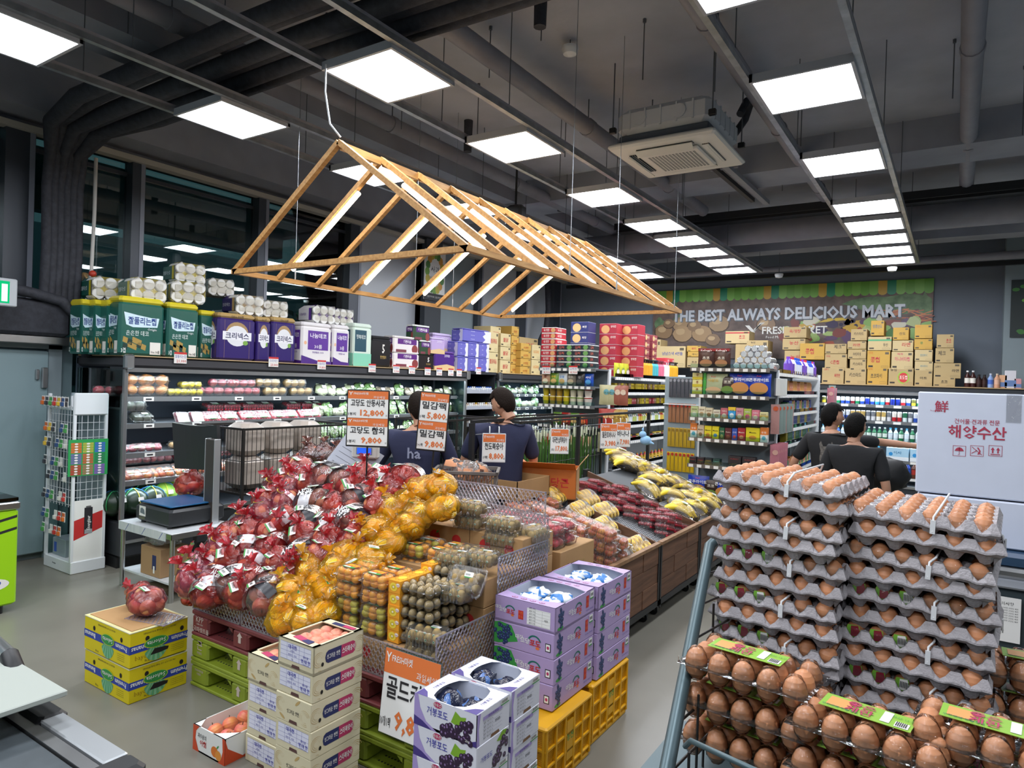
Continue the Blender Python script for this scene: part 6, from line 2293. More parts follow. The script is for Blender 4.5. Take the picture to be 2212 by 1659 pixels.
s.plate(o,Y,Z,[(-.125,-.09),(.125,.0),(.125,.16),(-.125,.09)],m_red,.001)
s.rect(o,Y,Z,-.035,.035,-.04,.2,m_blk,.002).rect(o,Y,Z,-.022,.022,.2,.215,m_chrome,.002).rect(o,Y,Z,-.03,.035,-.04,-.0,m_alu,.003)
s.text('Energizer',o+Vector((0,.0,.06)),Y,Z,.032,m_whp,.005,wid=.13,fat=2,rot=PI/2)
add('poster',s,tw)
add('bin_panel',MB().box(-w2+.02,w2-.03,d2-.03,d2-.025,.11,1.5,m_walll).box(-w2+.02,-w2+.024,-d2+.02,d2-.02,.11,.6,m_case_glass),tw)
HC=['#c63b34','#3a3a40','#d8d6d0','#e0b83a','#4b9a4f','#d46a2a','#35507f']
hook={}
def blister(col,w=.055,h=.09):
 t=empty('blister_pack',label='x',cat='blister pack')
 mm=mat('blister_'+col[1:],col,rough=.35)
 add('card',MB().box(-w/2,w/2,0,.003,-h,0,m_sticker).box(-w/2,w/2,-.001,0,-h*.45,-h*.1,mm),t)
 add('bubble',MB().bbox(-w*.35,w*.35,-.018,0,-h*.92,-h*.5,mm,.004),t)
 return t
hk=[blister(c) for c in HC]
n=0
for lv,z in enumerate((1.60,1.36,1.22,1.05,.92,.74,.56,.42)):
 for i in range(6):
  if(i*7+lv*3)%4==0 and lv:
   continue
  for q in range(1 if lv else 2):
   put(hk[(n*5+lv)%7],(-7.10+i*.078,2.915-.03*q,z),(0,0,0),'blister card, %s from the left on the %s hook row%s of the battery tower'%(nth(i),nth(lv),' front' if q else ''),'hanging blister cards')
   n+=1
s=MB().box(-.005,.0,-.16,.16,-.33,.0,mat('strip_green','#2f9c54',rough=.4))
cc=['#c9703c','#a9b04a','#3f6fb5','#6c6f9b','#b8663f','#2f7f55','#ab4a3a','#9a7a58','#7a5fa8']
for i in range(3):
 for j in range(3):
  mm=mat('sachet_'+cc[j*3+i][1:],cc[j*3+i],rough=.35)
  for q in range(4):
   zz=-.03-j*.1-q*.0235
   s.rect((0,0,0),Y,Z,-.14+i*.095,-.055+i*.095,zz-.021,zz,mm,.001)
   s.disc((0,0,0),Y,Z,-.0975+i*.095,zz-.0105,.015,.008,m_sticker,.002,8)
add('sachet_card',s,None,(-6.60,3.06,1.22),(0,0,-.15),label='green card of coloured snack sachets hanging on the battery tower',cat='snack card')
t=empty('leaflet_box',(-6.95,3.08,.111),label='small carton of white leaflets on the battery tower base',cat='carton')
add('box',MB().bbox(-.13,.12,-.09,.09,0,.16,m_walll,.004).box(-.10,-.05,-.091,-.09,.03,.12,m_blue),t)
for k in range(3):
 add('can',MB().lathe([(.028,0),(.028,.11),(.02,.12)],[m_black,m_black],12),None,(-6.75-k*.07,3.2,1.50),label=['black spray can on top of the battery tower, nearest the case','second black spray can on top of the battery tower','third black spray can on the battery tower'][k],cat='can')
add('spray_can',MB().lathe([(.03,0),(.03,.10),(.026,.13)],[m_white,m_walll],12),None,(-7.03,3.12,1.5),label='white capped can on top of the battery tower',cat='can')
add('tower_top_tray',MB().bbox(-.27,.24,-.14,.15,0,.02,m_white,.004),None,(-6.885,3.09,1.48),label='white tray across the top of the battery tower',cat='tray')
# ================================================================ goods: generic makers (front faces -Y, stands at z = 0)
def cm(c,r=.4):
 return mat('c_'+c.strip('#'),c,rough=r)
def g_box(nm,cat,w,d,h,col,stripe=None,words=(),band_=None,side=None,disc=None):
 t=empty(nm,label='x',cat=cat)
 s=MB().bbox(-w/2,w/2,0,d,0,h-.001,cm(col,.5),min(.004,w*.04))
 add('box',s,t)
 p=MB()
 o=Vector((0,0,h/2))
 if stripe:
  z0,z1,c=stripe
  p.rect(o,X,Z,-w/2,w/2,(z0-.5)*h,(z1-.5)*h,cm(c))
  p.rect(Vector((w/2,d/2,h/2)),Y,Z,-d/2,d/2,(z0-.5)*h,(z1-.5)*h,cm(c))
 if disc:
  dx,dz,rx,rz,c=disc
  p.disc(o,X,Z,dx*w,dz*h,rx*w,rz*h,cm(c),.0015,18)
  if len(disc)>5:pass
 for tx,x,z,sz,c,wd in words:
  p.text(tx,o+Vector((x*w,0,z*h)),X,Z,sz*h,cm(c),.0025,wid=wd*w,fat=1)
  if side:
   p.text(tx,Vector((w/2,d/2+x*d,h/2+z*h)),Y,Z,sz*h,cm(c),.0025,wid=wd*d,fat=1)
 if p.v or p.txt:
  add('print',p,t)
 return t
def g_pouch(nm,cat,w,h,col,words=(),disc=None,top=None,th=.05):
 t=empty(nm,label='x',cat=cat)
 nx,nz=8,8
 vs,fs=[],[]
 for sg in(-1,1):
  for j in range(nz+1):
   for i in range(nx+1):
    u,v=i/nx,j/nz
    b=(math.sin(PI*u)**.6)*(math.sin(PI*min(1,v*1.02))**.5 if 0<v<1 else 0)
    vs.append(((u-.5)*w*(1-.04*math.sin(PI*v)),th/2+sg*th/2*b,v*h))
 n=(nx+1)*(nz+1)
 for j in range(nz):
  for i in range(nx):
   a=j*(nx+1)+i
   f=(a,a+1,a+nx+2,a+nx+1)
   fs.append(f)
   fs.append(tuple(n+q for q in f[::-1]))
 s=MB().add(vs,fs,mat('pouch_'+col.strip('#'),col,rough=.3,bump=.25,bscale=30),True)
 add('pouch',s,t)
 p=MB()
 o=Vector((0,-.002,h/2))
 if top:
  p.rect(o,X,Z,-w*.46,w*.46,h*.34,h*.47,cm(top))
 if disc:
  dx,dz,rx,rz,c=disc
  p.disc(o,X,Z,dx*w,dz*h,rx*w,rz*h,cm(c),.001,16)
 for tx,x,z,sz,c,wd in words:
  p.text(tx,o+Vector((x*w,0,z*h)),X,Z,sz*h,cm(c),.002,wid=wd*w,fat=2)
 if p.v or p.txt:
  add('print',p,t)
 return t
def g_lathe(nm,cat,prof,cols,label_=None,words=()):
 t=empty(nm,label='x',cat=cat)
 s=MB().lathe(prof,[cm(c,.3) for c in cols],12)
 add('body',s,t)
 if words:
  p=MB()
  for tx,r,z,sz,c,wd in words:
   p.text(tx,(0,-r-.001,z),X,Z,sz,cm(c),.001,wid=wd,fat=1)
  add('print',p,t)
 return t
def cup(col,c2,big=1.0):
 return g_lathe('noodle_cup','cup noodles',[(.036*big,0),(.046*big,.09),(.050*big,.105),(.048*big,.11)],[col,c2,'#e8e4dc'])
def can(col,c2='#c8ccd0',h=.12,r=.032):
 return g_lathe('drink_can','can',[(r*.82,0),(r,.01),(r,h*.45),(r,h-.012),(r*.8,h)],['#c8ccd0',col,c2,'#c8ccd0'])
def bottle(col,cap,lab,h=.24,r=.035):
 return g_lathe('bottle','bottle',[(r*.95,0),(r,.01),(r,h*.25),(r,h*.55),(r,h*.62),(r*.4,h*.82),(r*.38,h*.9),(r*.42,h*.9),(r*.42,h)],[col,col,lab,col,col,col,col,cap])
def pump(col,cap):
 return g_lathe('pump_bottle','bottle',[(.036,0),(.039,.01),(.039,.20),(.024,.235),(.012,.24),(.012,.272),(.03,.275),(.03,.292)],[col,col,col,cap,cap,cap,cap])
def jar(col,lid,lab):
 return g_lathe('jar','jar',[(.028,0),(.03,.01),(.03,.055),(.026,.07),(.028,.07),(.028,.085)],[col,lab,col,lid,lid])
def row(items,p0,p1,rz,desc_where,group,z=None,gap=.006,widths=None,lvl=1,dz=.11,seq=None,jit=.004,depth=.0):
 """stand copies side by side from p0 to p1; items: (proto, words, width)"""
 p0,p1=Vector(p0),Vector(p1)
 L=(p1-p0).length
 d=(p1-p0)/L
 u,i=0,0
 back=Vector((-d.y,d.x,0))
 while True:
  pr,ds,w=items[seq[i%len(seq)] if seq else i%len(items)]
  if u+w>L+.001:
   break
  for k in range(lvl):
   p=p0+d*(u+w/2)+back*(depth+R.uniform(0,jit))+Vector((0,0,k*dz))
   put(pr,p,(0,0,rz+R.uniform(-.05,.05)),'%s, %s from left %s%s'%(ds,nth(i),desc_where,'' if k==0 else ', upper'),group)
  u+=w+gap
  i+=1
cans=[(can(a,b),ds,.068) for a,b,ds in(('#2b4fb5','#dfe3ea','blue and white drink can'),('#1f7a4c','#d8d8d0','green drink can'),('#3f9ad6','#bfe2f2','sky blue drink can'),
 ('#b82b33','#d9d9d9','red drink can'),('#1c2f8e','#1c2f8e','deep blue drink can'),('#d8c23a','#5a5a30','yellow drink can'),('#7a1d28','#e8e0d8','dark red drink can'))]
yf=12.72
row(cans,(-1.95,yf,SB[0]),(-.05,yf,SB[0]),0,'on the top cooler shelf','cans on the top cooler shelf',seq=[5,1,4,1,0,0,6,1,0,4,0,2,2,3,4,4,3,0],jit=.03)
tall=[(can(a,b,.165,.033),ds,.07) for a,b,ds in(('#e7e2d6','#b69a5a','cream tall beer can'),('#d4d6da','#7b8088','silver tall beer can'),('#cfe0e0','#2f6f50','pale green tall can'),('#b3262e','#e9e4dc','red and white tall can'),('#2a4da8','#d0d6e0','blue tall beer can'))]
row(tall,(-1.95,yf,SB[1]),(.05,yf,SB[1]),0,'on the second cooler shelf','tall cans on the second cooler shelf',seq=[2,4,0,2,4,4,0,0,0,1,1,0,0,1,3,3,2,1,4],jit=.03)
soju=[(bottle('#1e6b45','#cfd3d6','#d6e4da',.215,.034),'green glass liquor bottle',.072),(bottle('#bcd6dc','#4aa3cf','#dfe9f2',.215,.034),'clear liquor bottle with pale label',.072),(bottle('#2c5fb0','#e6c23a','#e9e3d0',.2,.036),'blue bottle with a yellow cap',.074)]
row(soju,(-1.95,yf,SB[2]),(.05,yf,SB[2]),0,'on the third cooler shelf','bottles on the third cooler shelf',seq=[1,0,1,2,1,1,1,1,0,0,0,0,0,1,1,0],jit=.02)
row(soju,(-1.95,yf,SB[3]),(-.95,yf,SB[3]),0,'on the fourth cooler shelf','bottles on the fourth cooler shelf',seq=[0,0,1],jit=.02)
mp=[]
p6=g_box('bottle_carton','drink pack',.32,.2,.21,'#a9cfe6',(0,.3,'#e9eef2'),[('이사',.0,.12,.2,'#2a6f9b',.4)],disc=(-.3,0,.09,.14,'#2f8fd0'))
row([(p6,'pale blue carton of six bottles',.33)],(-.95,yf,SB[3]),(.1,yf,SB[3]),0,'on the fourth cooler shelf','blue bottle cartons')
pet=[(bottle('#1c3f9c','#e8e8ee','#2f63c8',.26,.04),'blue plastic bottle',.085),(bottle('#5a2f1c','#b02a2a','#a8322a',.26,.04),'dark red plastic bottle',.085)]
row(pet,(-1.95,yf,SB[4]),(.1,yf,SB[4]),0,'on the lowest cooler shelf','bottles on the lowest cooler shelf',seq=[0,0,0,1,0,0,0,1],jit=.02)
lq=[bottle('#3a1713','#d9dadc','#e4e0d8',.26,.04),bottle('#2a1512','#161616','#3a2320',.2,.04),bottle('#8fa8d8','#c8cfe0','#4f73c8',.22,.04),bottle('#d8a283','#d8c8b0','#e0b49a',.22,.04)]
for i,(px,k) in enumerate([(2089,0),(2101,0),(2114,1),(2126,1),(2139,2),(2153,3)]):
 v=onY(px,840,12.75)
 put(lq[k],(v.x,12.75,2.0),0,['whisky bottle with a white cap and label, leftmost of the row above the cooler','second whisky bottle with a white cap above the cooler','small dark square bottle above the cooler, left one','small dark square bottle above the cooler, right one','clear blue spirit bottle above the cooler','pale orange spirit bottle above the cooler'][i],'spirits above the cooler')
for i,(px,c,w,h,lab) in enumerate([(2166,'#e3b08a',.1,.2,'orange printed drink carton above the cooler'),(2182,'#dcd9e0',.14,.27,'white and blue tall carton above the cooler'),(2198,'#d79aa0',.09,.15,'small pink carton at the end above the cooler')]):
 v=onY(px,840,12.75)
 put(g_box('drink_carton','carton',w,.1,h,c,(.1,.45,'#6a86b8')),(v.x,12.75,2.0),0,lab)
K1,K2,K3='#b59d6f','#c29a48','#c4ae80'
def carton(nm_lab,w,h,d,col,words,stripe=None,disc=None,face='Y',grp='cartons'):
 t=empty('carton',label=nm_lab,cat='carton',group=grp)
 kc=mat('k_'+col.strip('#'),col,rough=.7,var=.05,scale=3)
 s=MB().bbox(0,w,0,d,0,h-.002,kc,.004)
 s.box(0,w,d*.47,d*.53,h-.002,h-.001,mat('tape_tan','#c9b489',rough=.3))
 add('box',s,t)
 p=MB()
 o=Vector((w/2,0,h/2))
 if stripe:
  p.rect(o,X,Z,-w/2,w/2,(stripe[0]-.5)*h,(stripe[1]-.5)*h,cm(stripe[2]))
 if disc:
  p.disc(o,X,Z,disc[0]*w,disc[1]*h,disc[2]*w,disc[3]*h,cm('#93b84a'),.001,22)
  p.disc(o,X,Z,disc[0]*w,disc[1]*h,disc[2]*w*.78,disc[3]*h*.78,cm('#c23a3a'),.0015,22)
 for tx,x,z,sz,c,wd in words:
  p.text(tx,o+Vector((x*w,0,z*h)),X,Z,sz*h,cm(c),.0025,wid=wd*w,fat=1)
 p.rect(o,X,Z,-w*.44,-w*.24,-h*.40,-h*.30,cm('#3a342c'))
 p.rect(o,X,Z,w*.12,w*.44,-h*.42,-h*.32,cm('#5a5140'))
 p.rect(o,X,Z,w*.125,w*.435,-h*.41,-h*.33,kc,.0015)
 p.rect(o,X,Z,w*.28,w*.44,h*.30,h*.42,cm('#5a5140'))
 add('print',p,t)
 return t
def back_row(lst,y,s,ox,oy,d,grp,zb=2.0):
 for(x0,y0,x1,y1,col,wds,lab,*ex) in lst:
  a=onY(ox+x0/s,oy+y1/s,y)
  b=onY(ox+x1/s,oy+y0/s,y)
  w,h=b.x-a.x-.006,b.z-a.z
  kw=ex[0] if ex else{}
  yy=kw.pop('y',y)
  c=carton(lab,w,h-.003,kw.pop('d',d),col,wds,grp=grp,**kw)
  put(c,(a.x,yy,max(zb,a.z)),R.uniform(-.015,.015))
BR,RD,OG='#4a4238','#b8343c','#d07a2c'
back_row([
 (72,590,312,755,K1,[('오뚜기',-.3,.38,.12,RD,.2),('짜장면',.2,0,.2,RD,.25)],'kraft carton with a small red logo, leftmost on the bottom row of the wall stack'),
 (315,593,547,758,K1,[('카스타드',0,.08,.22,BR,.55)],'kraft carton with brown lettering, second on the bottom row of the wall stack'),
 (550,575,775,758,K2,[('초코파이',-.05,.0,.22,BR,.55),('농심',-.35,.4,.1,OG,.2)],'yellow-brown carton, third on the bottom row of the wall stack'),
 (775,580,1050,760,K1,[('농심',-.3,.38,.13,BR,.25),('60g',.35,.38,.12,BR,.12),('포도칩',.1,-.05,.2,'#f0e6d8',.32)],'carton with a round green and red badge on the bottom row of the wall stack',{'disc':(.1,-.05,.24,.36)}),
 (1053,595,1250,760,K1,[('마트',0,.0,.14,BR,.5)],'kraft carton with a small oval, fifth on the bottom row of the wall stack',{}),
 (1252,670,1490,765,K1,[('초코',0,0,.3,BR,.3)],'low kraft carton at the right end of the bottom row'),
 (103,412,345,588,K1,[('C콘칩',-.05,0,.2,RD,.4),('크라운',-.35,.36,.1,RD,.2)],'kraft carton with red lettering, first on the second row'),
 (368,468,547,590,K1,[('카스타드',0,.08,.22,BR,.6)],'small kraft carton with brown lettering, second on the second row'),
 (550,378,803,572,K2,[('콩칩',-.15,0,.26,RD,.4),('크라운',-.35,.38,.1,OG,.2)],'yellow carton with red lettering on the second row'),
 (806,388,1045,578,K3,[('허니버터칩',0,.08,.2,'#c8586a',.7),('제과',-.1,.36,.1,'#c8586a',.3)],'pale carton with pink lettering on the second row'),
 (1055,490,1255,593,K3,[('초코파이',0,0,.2,'#7a9a9a',.4)],'pale carton with teal marks, fifth on the second row'),
 (1255,510,1552,668,K1,[('오뚜기',-.35,.25,.12,BR,.2),('라면',.3,0,.16,BR,.25)],'wide kraft carton overhanging the right end of the second row'),
 (108,305,340,410,K1,[('제크',.1,.2,.36,BR,.35)],'kraft carton with bold black lettering, first on the third row'),
 (348,365,548,466,K1,[('버터',0,0,.3,BR,.4)],'kraft carton with a heart logo on the third row'),
 (560,228,818,376,K3,[('동산',.25,-.1,.2,BR,.2)],'pale carton with a green stripe on the third row',{'stripe':(.68,.80,'#4fa070')}),
 (820,268,1048,386,K3,[('라면',.15,.1,.3,RD,.4)],'pale carton with red script on the third row'),
 (1055,367,1252,488,K3,[('초코파이',0,0,.2,'#7a9a9a',.4)],'pale carton with teal marks on the third row'),
 (1272,350,1480,507,K1,[('제크',-.15,.15,.26,BR,.4)],'torn kraft carton with bold black lettering at the right end'),
 (343,275,548,363,K1,[('라면',0,0,.3,RD,.4)],'low kraft carton with red lettering on the fourth row',{'stripe':(.0,.01,'#e0b83a')}),
 (380,147,557,272,K1,[('카스타드',0,.08,.22,BR,.6)],'kraft carton with brown lettering topping the second column'),
 (590,57,740,221,K2,[('땅콩산도',0,.1,.2,'#4f6f8a',.7)],'tall yellow carton topping the third column'),
 (825,130,1000,267,K2,[('산도',.1,0,.2,BR,.4)],'yellow carton topping the fourth column'),
 (1050,252,1250,366,K2,[('콩',-.1,.1,.2,'#5a8a4a',.3)],'yellow-brown carton with green letters on the fourth row'),
 (1055,100,1248,250,K2,[('크라운',-.3,.36,.1,OG,.25)],'yellow carton with its top flaps sprung open'),
 (1287,203,1478,350,K1,[('초코',.2,0,.3,RD,.3)],'kraft carton with torn paper topping the right column'),
 (-160,298,108,472,K2,[('콩칩',-.1,0,.3,RD,.35)],'yellow carton with red lettering left of the wall stack',{}),
 ],12.72,4.894,1760,680,.42,'snack cartons stacked on the drinks cooler')
back_row([
 (0,525,75,690,K3,[('연매니',0,.3,.1,RD,.5)],'pale carton with red discs behind the noodle shelf'),
 (66,565,222,690,K3,[('냠냠스낵 4번들',0,.15,.14,'#4a5a9a',.8)],'wide pale carton with blue lettering behind the noodle shelf'),
 (228,562,312,598,K2,[('봉지',0,0,.3,RD,.3)],'flat yellow carton atop the column left of the cereal shelf'),
 (232,598,318,628,K2,[('우니',0,0,.4,BR,.5)],'low yellow-brown carton left of the cereal shelf'),
 (228,630,318,690,K1,[('초코',0,0,.2,BR,.5)],'kraft carton at the foot of the column left of the cereal shelf'),
 (453,475,598,550,K3,[('초코',.2,0,.3,RD,.25)],'pale carton with a red stripe behind the cereal shelf',{'stripe':(.8,.9,RD)}),
 (510,552,600,690,K1,[('Zoo',.0,.1,.12,BR,.4)],'kraft carton under the red-striped one behind the cereal shelf'),
 (575,530,708,690,K1,[('농심',-.2,.42,.06,BR,.3)],'kraft carton with a paper scrap behind the cereal shelf'),
 (797,450,935,518,K1,[('육개장',0,.1,.28,RD,.5)],'kraft carton with red oval topping the column right of the cereal shelf'),
 (790,520,928,587,K1,[('농산',0,.1,.28,RD,.5)],'kraft carton with pink lettering right of the cereal shelf',{}),
 (800,590,930,690,K1,[('농원',0,.1,.2,RD,.5)],'kraft carton at the foot of the column right of the cereal shelf'),
 ],12.75,2.724,1400,540,.4,'cartons on the rear rack')
XF=-6.5
def on_left(x0,y0,x1,y1,x=XF):
 a,b=onX(x0,y1,x),onX(x1,y0,x)
 return a,b.y-a.y,b.z-a.z
m_core=mat('roll_core','#8f877c',rough=.8)
m_roll=mat('tissue_white','#e9e8e4',rough=.85,bump=.1,bscale=60)
def roll_pack(col,top,wds,nm_='roll_pack'):
 """plastic pack of rolls lying on its side, roll ends facing -Y"""
 t=empty('tissue_pack',label='x',cat='tissue pack',group='toilet roll packs')
 r=.056
 for i in range(3):
  for j in range(2):
   s=MB().lathe([(.018,0),(.05,0),(.056,.01),(.056,.17),(.05,.18)],m_roll,14)
   s.lathe([(.0001,.004),(.019,.004)],m_core,10)
   o=add('roll',s,t,(-.112+i*.112,0,.057+j*.112),(-PI/2,0,0))
 add('wrapper',MB().bbox(-.17,.17,.04,.34,0.001,.226,cm(col,.3),.045),t)
 add('wrapper_band',MB().bbox(-.171,.171,.035,.07,0,.227,cm(top,.3),.045),t)
 p=MB()
 for tx,x,z,sz,c,wd in wds:
  p.text(tx,(-.171,.2,.113),NY,Z,sz,cm(c),.002,wid=wd,fat=1)
 if wds:
  add('print',p,t)
 add('clear_film',MB().bbox(-.171,.171,-.006,.05,0,.227,m_shrink,.045),t)
 return t
def stand_pack(w,d,h,col,topc,style):
 t=empty('tissue_pack',label='x',cat='tissue pack',group='toilet roll packs')
 s=MB().bbox(-w/2,w/2,0,d,0,h*.9,cm(col,.3),.02).bbox(-w/2+.002,w/2-.002,.002,d-.002,h*.88,h,cm(topc,.3),.02)
 add('pack',s,t)
 p=MB()
 for o,ex,ww in((Vector((0,0,0)),X,w),(Vector((w/2,d/2,0)),Y,d),(Vector((-w/2,d/2,0)),NY,d)):
  def tx(a,x,z,sz,c,wd,fat=1):
   p.text(a,o+ex*(x*ww)+Z*(z*h),ex,Z,sz,cm(c),.003,wid=wd*ww,fat=fat)
  if style=='G':
   p.plate(o,ex,Z,[(-.35*ww,.52*h),(-.2*ww,.48*h),(.1*ww,.49*h),(.34*ww,.5*h),(.38*ww,.66*h),(.2*ww,.66*h),(-.1*ww,.69*h),(-.4*ww,.73*h)],cm('#cfe6ef'),.001)
   tx('잘풀리는집',0,.59,.05,'#1f3f86',.62,2)
   tx('Origin',.22,.46,.02,'#d6dfe0',.2)
   tx('은은한 데코',-.1,.38,.035,'#d6e4e0',.5)
   for q in range(9):
    x,z=-.42+.1*(q%5),.12+.08*(q//5)+.03*(q%2)
    p.plate(o,ex,Z,[(x*ww,z*h),((x+.1)*ww,(z-.03)*h),((x+.12)*ww,(z+.06)*h),((x+.02)*ww,(z+.09)*h)],cm('#a88a46' if q%3 else '#17352f'),.001)
   p.rect(o,ex,Z,ww*.18,ww*.42,h*.03,h*.24,cm('#e4e2da'),.002)
   tx('30m 30롤',.3,.07,.022,'#3a3a3a',.2)
   tx('3겹',-.4,.08,.035,'#e4e8e4',.1)
  elif style=='P':
   p.disc(o,ex,Z,0,h*.58,ww*.3,h*.24,cm('#a5865a'),.001,20)
   p.disc(o,ex,Z,0,h*.52,ww*.29,h*.22,cm('#dfe0e4'),.0015,20)
   p.rect(o,ex,Z,-ww*.38,ww*.38,h*.43,h*.61,cm('#e8e8ec'),.002)
   tx('크리넥스',0,.52,.05,'#2a2a55',.62,2)
   p.disc(o,ex,Z,ww*.22,h*.38,ww*.07,h*.05,cm('#7aa84a'),.003,10)
   for xx in(-.33,.33):
    p.rect(o,ex,Z,ww*xx-.001,ww*xx+.001,h*.04,h*.86,cm('#a5865a'),.0008)
   tx('58m 50롤',0,.93,.022,'#5a4428',.6)
  elif style=='W':
   p.plate(o,ex,Z,[(-ww*.5,.0),(ww*.5,.0),(ww*.5,h*.07),(0,h*.09),(-ww*.5,h*.2)],cm('#4a2380'),.001)
   p.rect(o,ex,Z,-ww*.3,ww*.38,h*.34,h*.8,cm('#5b2c93'),.001)
   tx('나눔데코',.04,.68,.045,'#e9e2f0',.55,2)
   tx('30롤',.04,.42,.04,'#e9e2f0',.3,1)
   p.disc(o,ex,Z,-ww*.38,h*.5,.02,.02,cm('#e6b08a'),.001)
   tx('천연펄프 100%',.04,.28,.018,'#5b2c93',.4)
  elif style=='T':
   p.rect(o,ex,Z,-ww*.42,ww*.2,h*.34,h*.84,cm('#1d4a5a'),.001)
   tx('행복데코',-.1,.68,.04,'#dfe8e4',.5,1)
   p.rect(o,ex,Z,-ww*.48,ww*.48,0,h*.3,cm('#86cdb0'),.001)
  elif style=='K':
   tx('5',.1,.6,h*.3,'#e8e4dc',.3,3)
   tx('천연펄프',.1,.32,.03,'#b89a5a',.5)
  elif style=='D':
   p.rect(o,ex,Z,-ww*.34,ww*.4,h*.55,h*.85,cm('#5b1f7a'),.001)
   tx('키친타올',.03,.7,.03,'#f0e8f0',.6,2)
   p.rect(o,ex,Z,-ww*.4,0,h*.1,h*.25,cm('#7a3a46'),.001)
   p.disc(o,ex,Z,ww*.33,h*.3,ww*.12,h*.25,cm('#8a3a3a'),.001)
  elif style=='V':
   p.plate(o,ex,Z,[(-ww*.5,0),(ww*.5,0),(ww*.5,h*.22),(ww*.1,h*.32),(-ww*.5,h*.2)],cm('#d8b98a'),.001)
   tx('크리넥스',.1,.75,.028,'#e8e0ee',.5,1)
  elif style=='L':
   for q in range(3):
    tx('티슈',-.15,.2+.3*q,.022,'#e4e4f2',.4,1)
   p.plate(o,ex,Z,[(ww*.2,0),(ww*.5,0),(ww*.5,h*.9),(ww*.24,h*.9),(ww*.3,h*.7),(ww*.2,h*.5),(ww*.3,h*.25)],cm('#d9d8ec'),.001)
 add('print',p,t)
 return t
SP={'G':stand_pack(.38,.24,.47,'#1f5a50','#d2c22e','G'),'P':stand_pack(.40,.25,.43,'#2f1f66','#b0925c','P'),'W':stand_pack(.44,.26,.46,'#e3dfe0','#e3dfe0','W'),
 'T':stand_pack(.44,.2,.46,'#d5e4d6','#d5e4d6','T'),'K':stand_pack(.52,.22,.34,'#1c1b1d','#2a2a2c','K'),'D':stand_pack(.55,.2,.2,'#e8e2e0','#e8e2e0','D'),
 'E':stand_pack(.3,.16,.19,'#2c4a34','#dfe0dc','D'),'V':stand_pack(.55,.2,.22,'#4a2680','#6a4a98','V'),'L':stand_pack(.42,.24,.4,'#6a68b8','#7d7bc6','L'),'F':stand_pack(.4,.2,.2,'#b9a3cf','#cdbde0','V')}
def lp(k,x0,x1,ytop,ybot,lab,x=XF,zb=2.0,sc=None):
 a,L,h=on_left(x0,ytop,x1,ybot,x)
 w0={'G':(.38,.47),'P':(.40,.43),'W':(.44,.46),'T':(.44,.46),'K':(.52,.34),'D':(.55,.2),'E':(.3,.19),'V':(.55,.22),'L':(.42,.4),'F':(.4,.2)}[k]
 put(SP[k],(x,a.y+L/2,zb),(0,0,PI/2+R.uniform(-.03,.03)),lab,'toilet roll packs',(L/w0[0],1,h/w0[1]))
gl='green and yellow toilet roll pack standing on the left case, '
for i,(x0,x1,x) in enumerate([(174,205,-6.9),(202,230,-6.8),(230,258,-6.68),(256,356,-6.5),(360,431,-6.5),(430,470,-6.62)]):
 lp('G',x0,x1,646+(0,0,0,0,10,22)[i],762+(0,0,0,2,6,8)[i],gl+nth(i)+' from the left',x)
for i,(x0,x1,yt,yb) in enumerate([(470,553,678,772),(553,586,684,778),(586,640,690,783)]):
 lp('P',x0,x1,yt,yb,'purple toilet roll pack with a white oval, %s from the left'%nth(i))
for i,(x0,x1,yt,yb) in enumerate([(650,718,700,784),(718,756,703,787)]):
 lp('W',x0,x1,yt,yb,'white and purple tall toilet roll pack, %s of two'%nth(i))
lp('T',762,804,700,789,'pale green and teal toilet roll pack beside the white ones')
lp('K',802,845,728,792,'black roll pack with a large white numeral 5')
for i,(yt,yb,z) in enumerate([(762,795,2.0),(727,760,2.0+.2)]):
 lp('D',849,906,yt,yb,'white and purple kitchen towel pack, %s of the pair'%['lower','upper'][i],zb=z)
for i,(x0,x1,yt,yb,k,z) in enumerate([(906,938,764,797,'K',2.0),(906,932,731,762,'E',2.2),(893,930,699,730,'E',2.4),(938,983,762,800,'V',2.0),(935,978,718,760,'F',2.24),(930,962,728,760,'F',2.24)]):
 lp(k,x0,x1,yt,yb,['small black kitchen towel pack under the green ones','green kitchen towel pack in the middle of its column','green kitchen towel pack topping its column','deep purple towel pack with a cream wave','pale lilac towel pack behind the purple one','small pink lilac towel pack on the purple one'][i],zb=z,x=XF if i!=4 else-6.7)
for c in range(3):
 for r in range(2):
  lp('L',988+c*23,1011+c*23,740,770,'lilac tissue multipack, %s column, %s row'%(nth(c),['lower','upper'][r]),zb=2.0+r*.235)
lp('L',1000,1060,707,727,'lilac and white tissue box lying across the top of the lilac wall',zb=2.475)
RPG=roll_pack('#1f5a50','#cfc02e',[('잘풀리는집',0,0,.035,'#d6e6ea',.16)])
RPP=roll_pack('#2f1f66','#b0925c',[('크리넥스',0,0,.035,'#d8d8e4',.16)])
RPW=roll_pack('#e4e0e4','#5b2c93',[('나눔데코',0,0,.03,'#5b2c93',.14)])
RPC=roll_pack('#e4e4e2','#dfe0de',[])
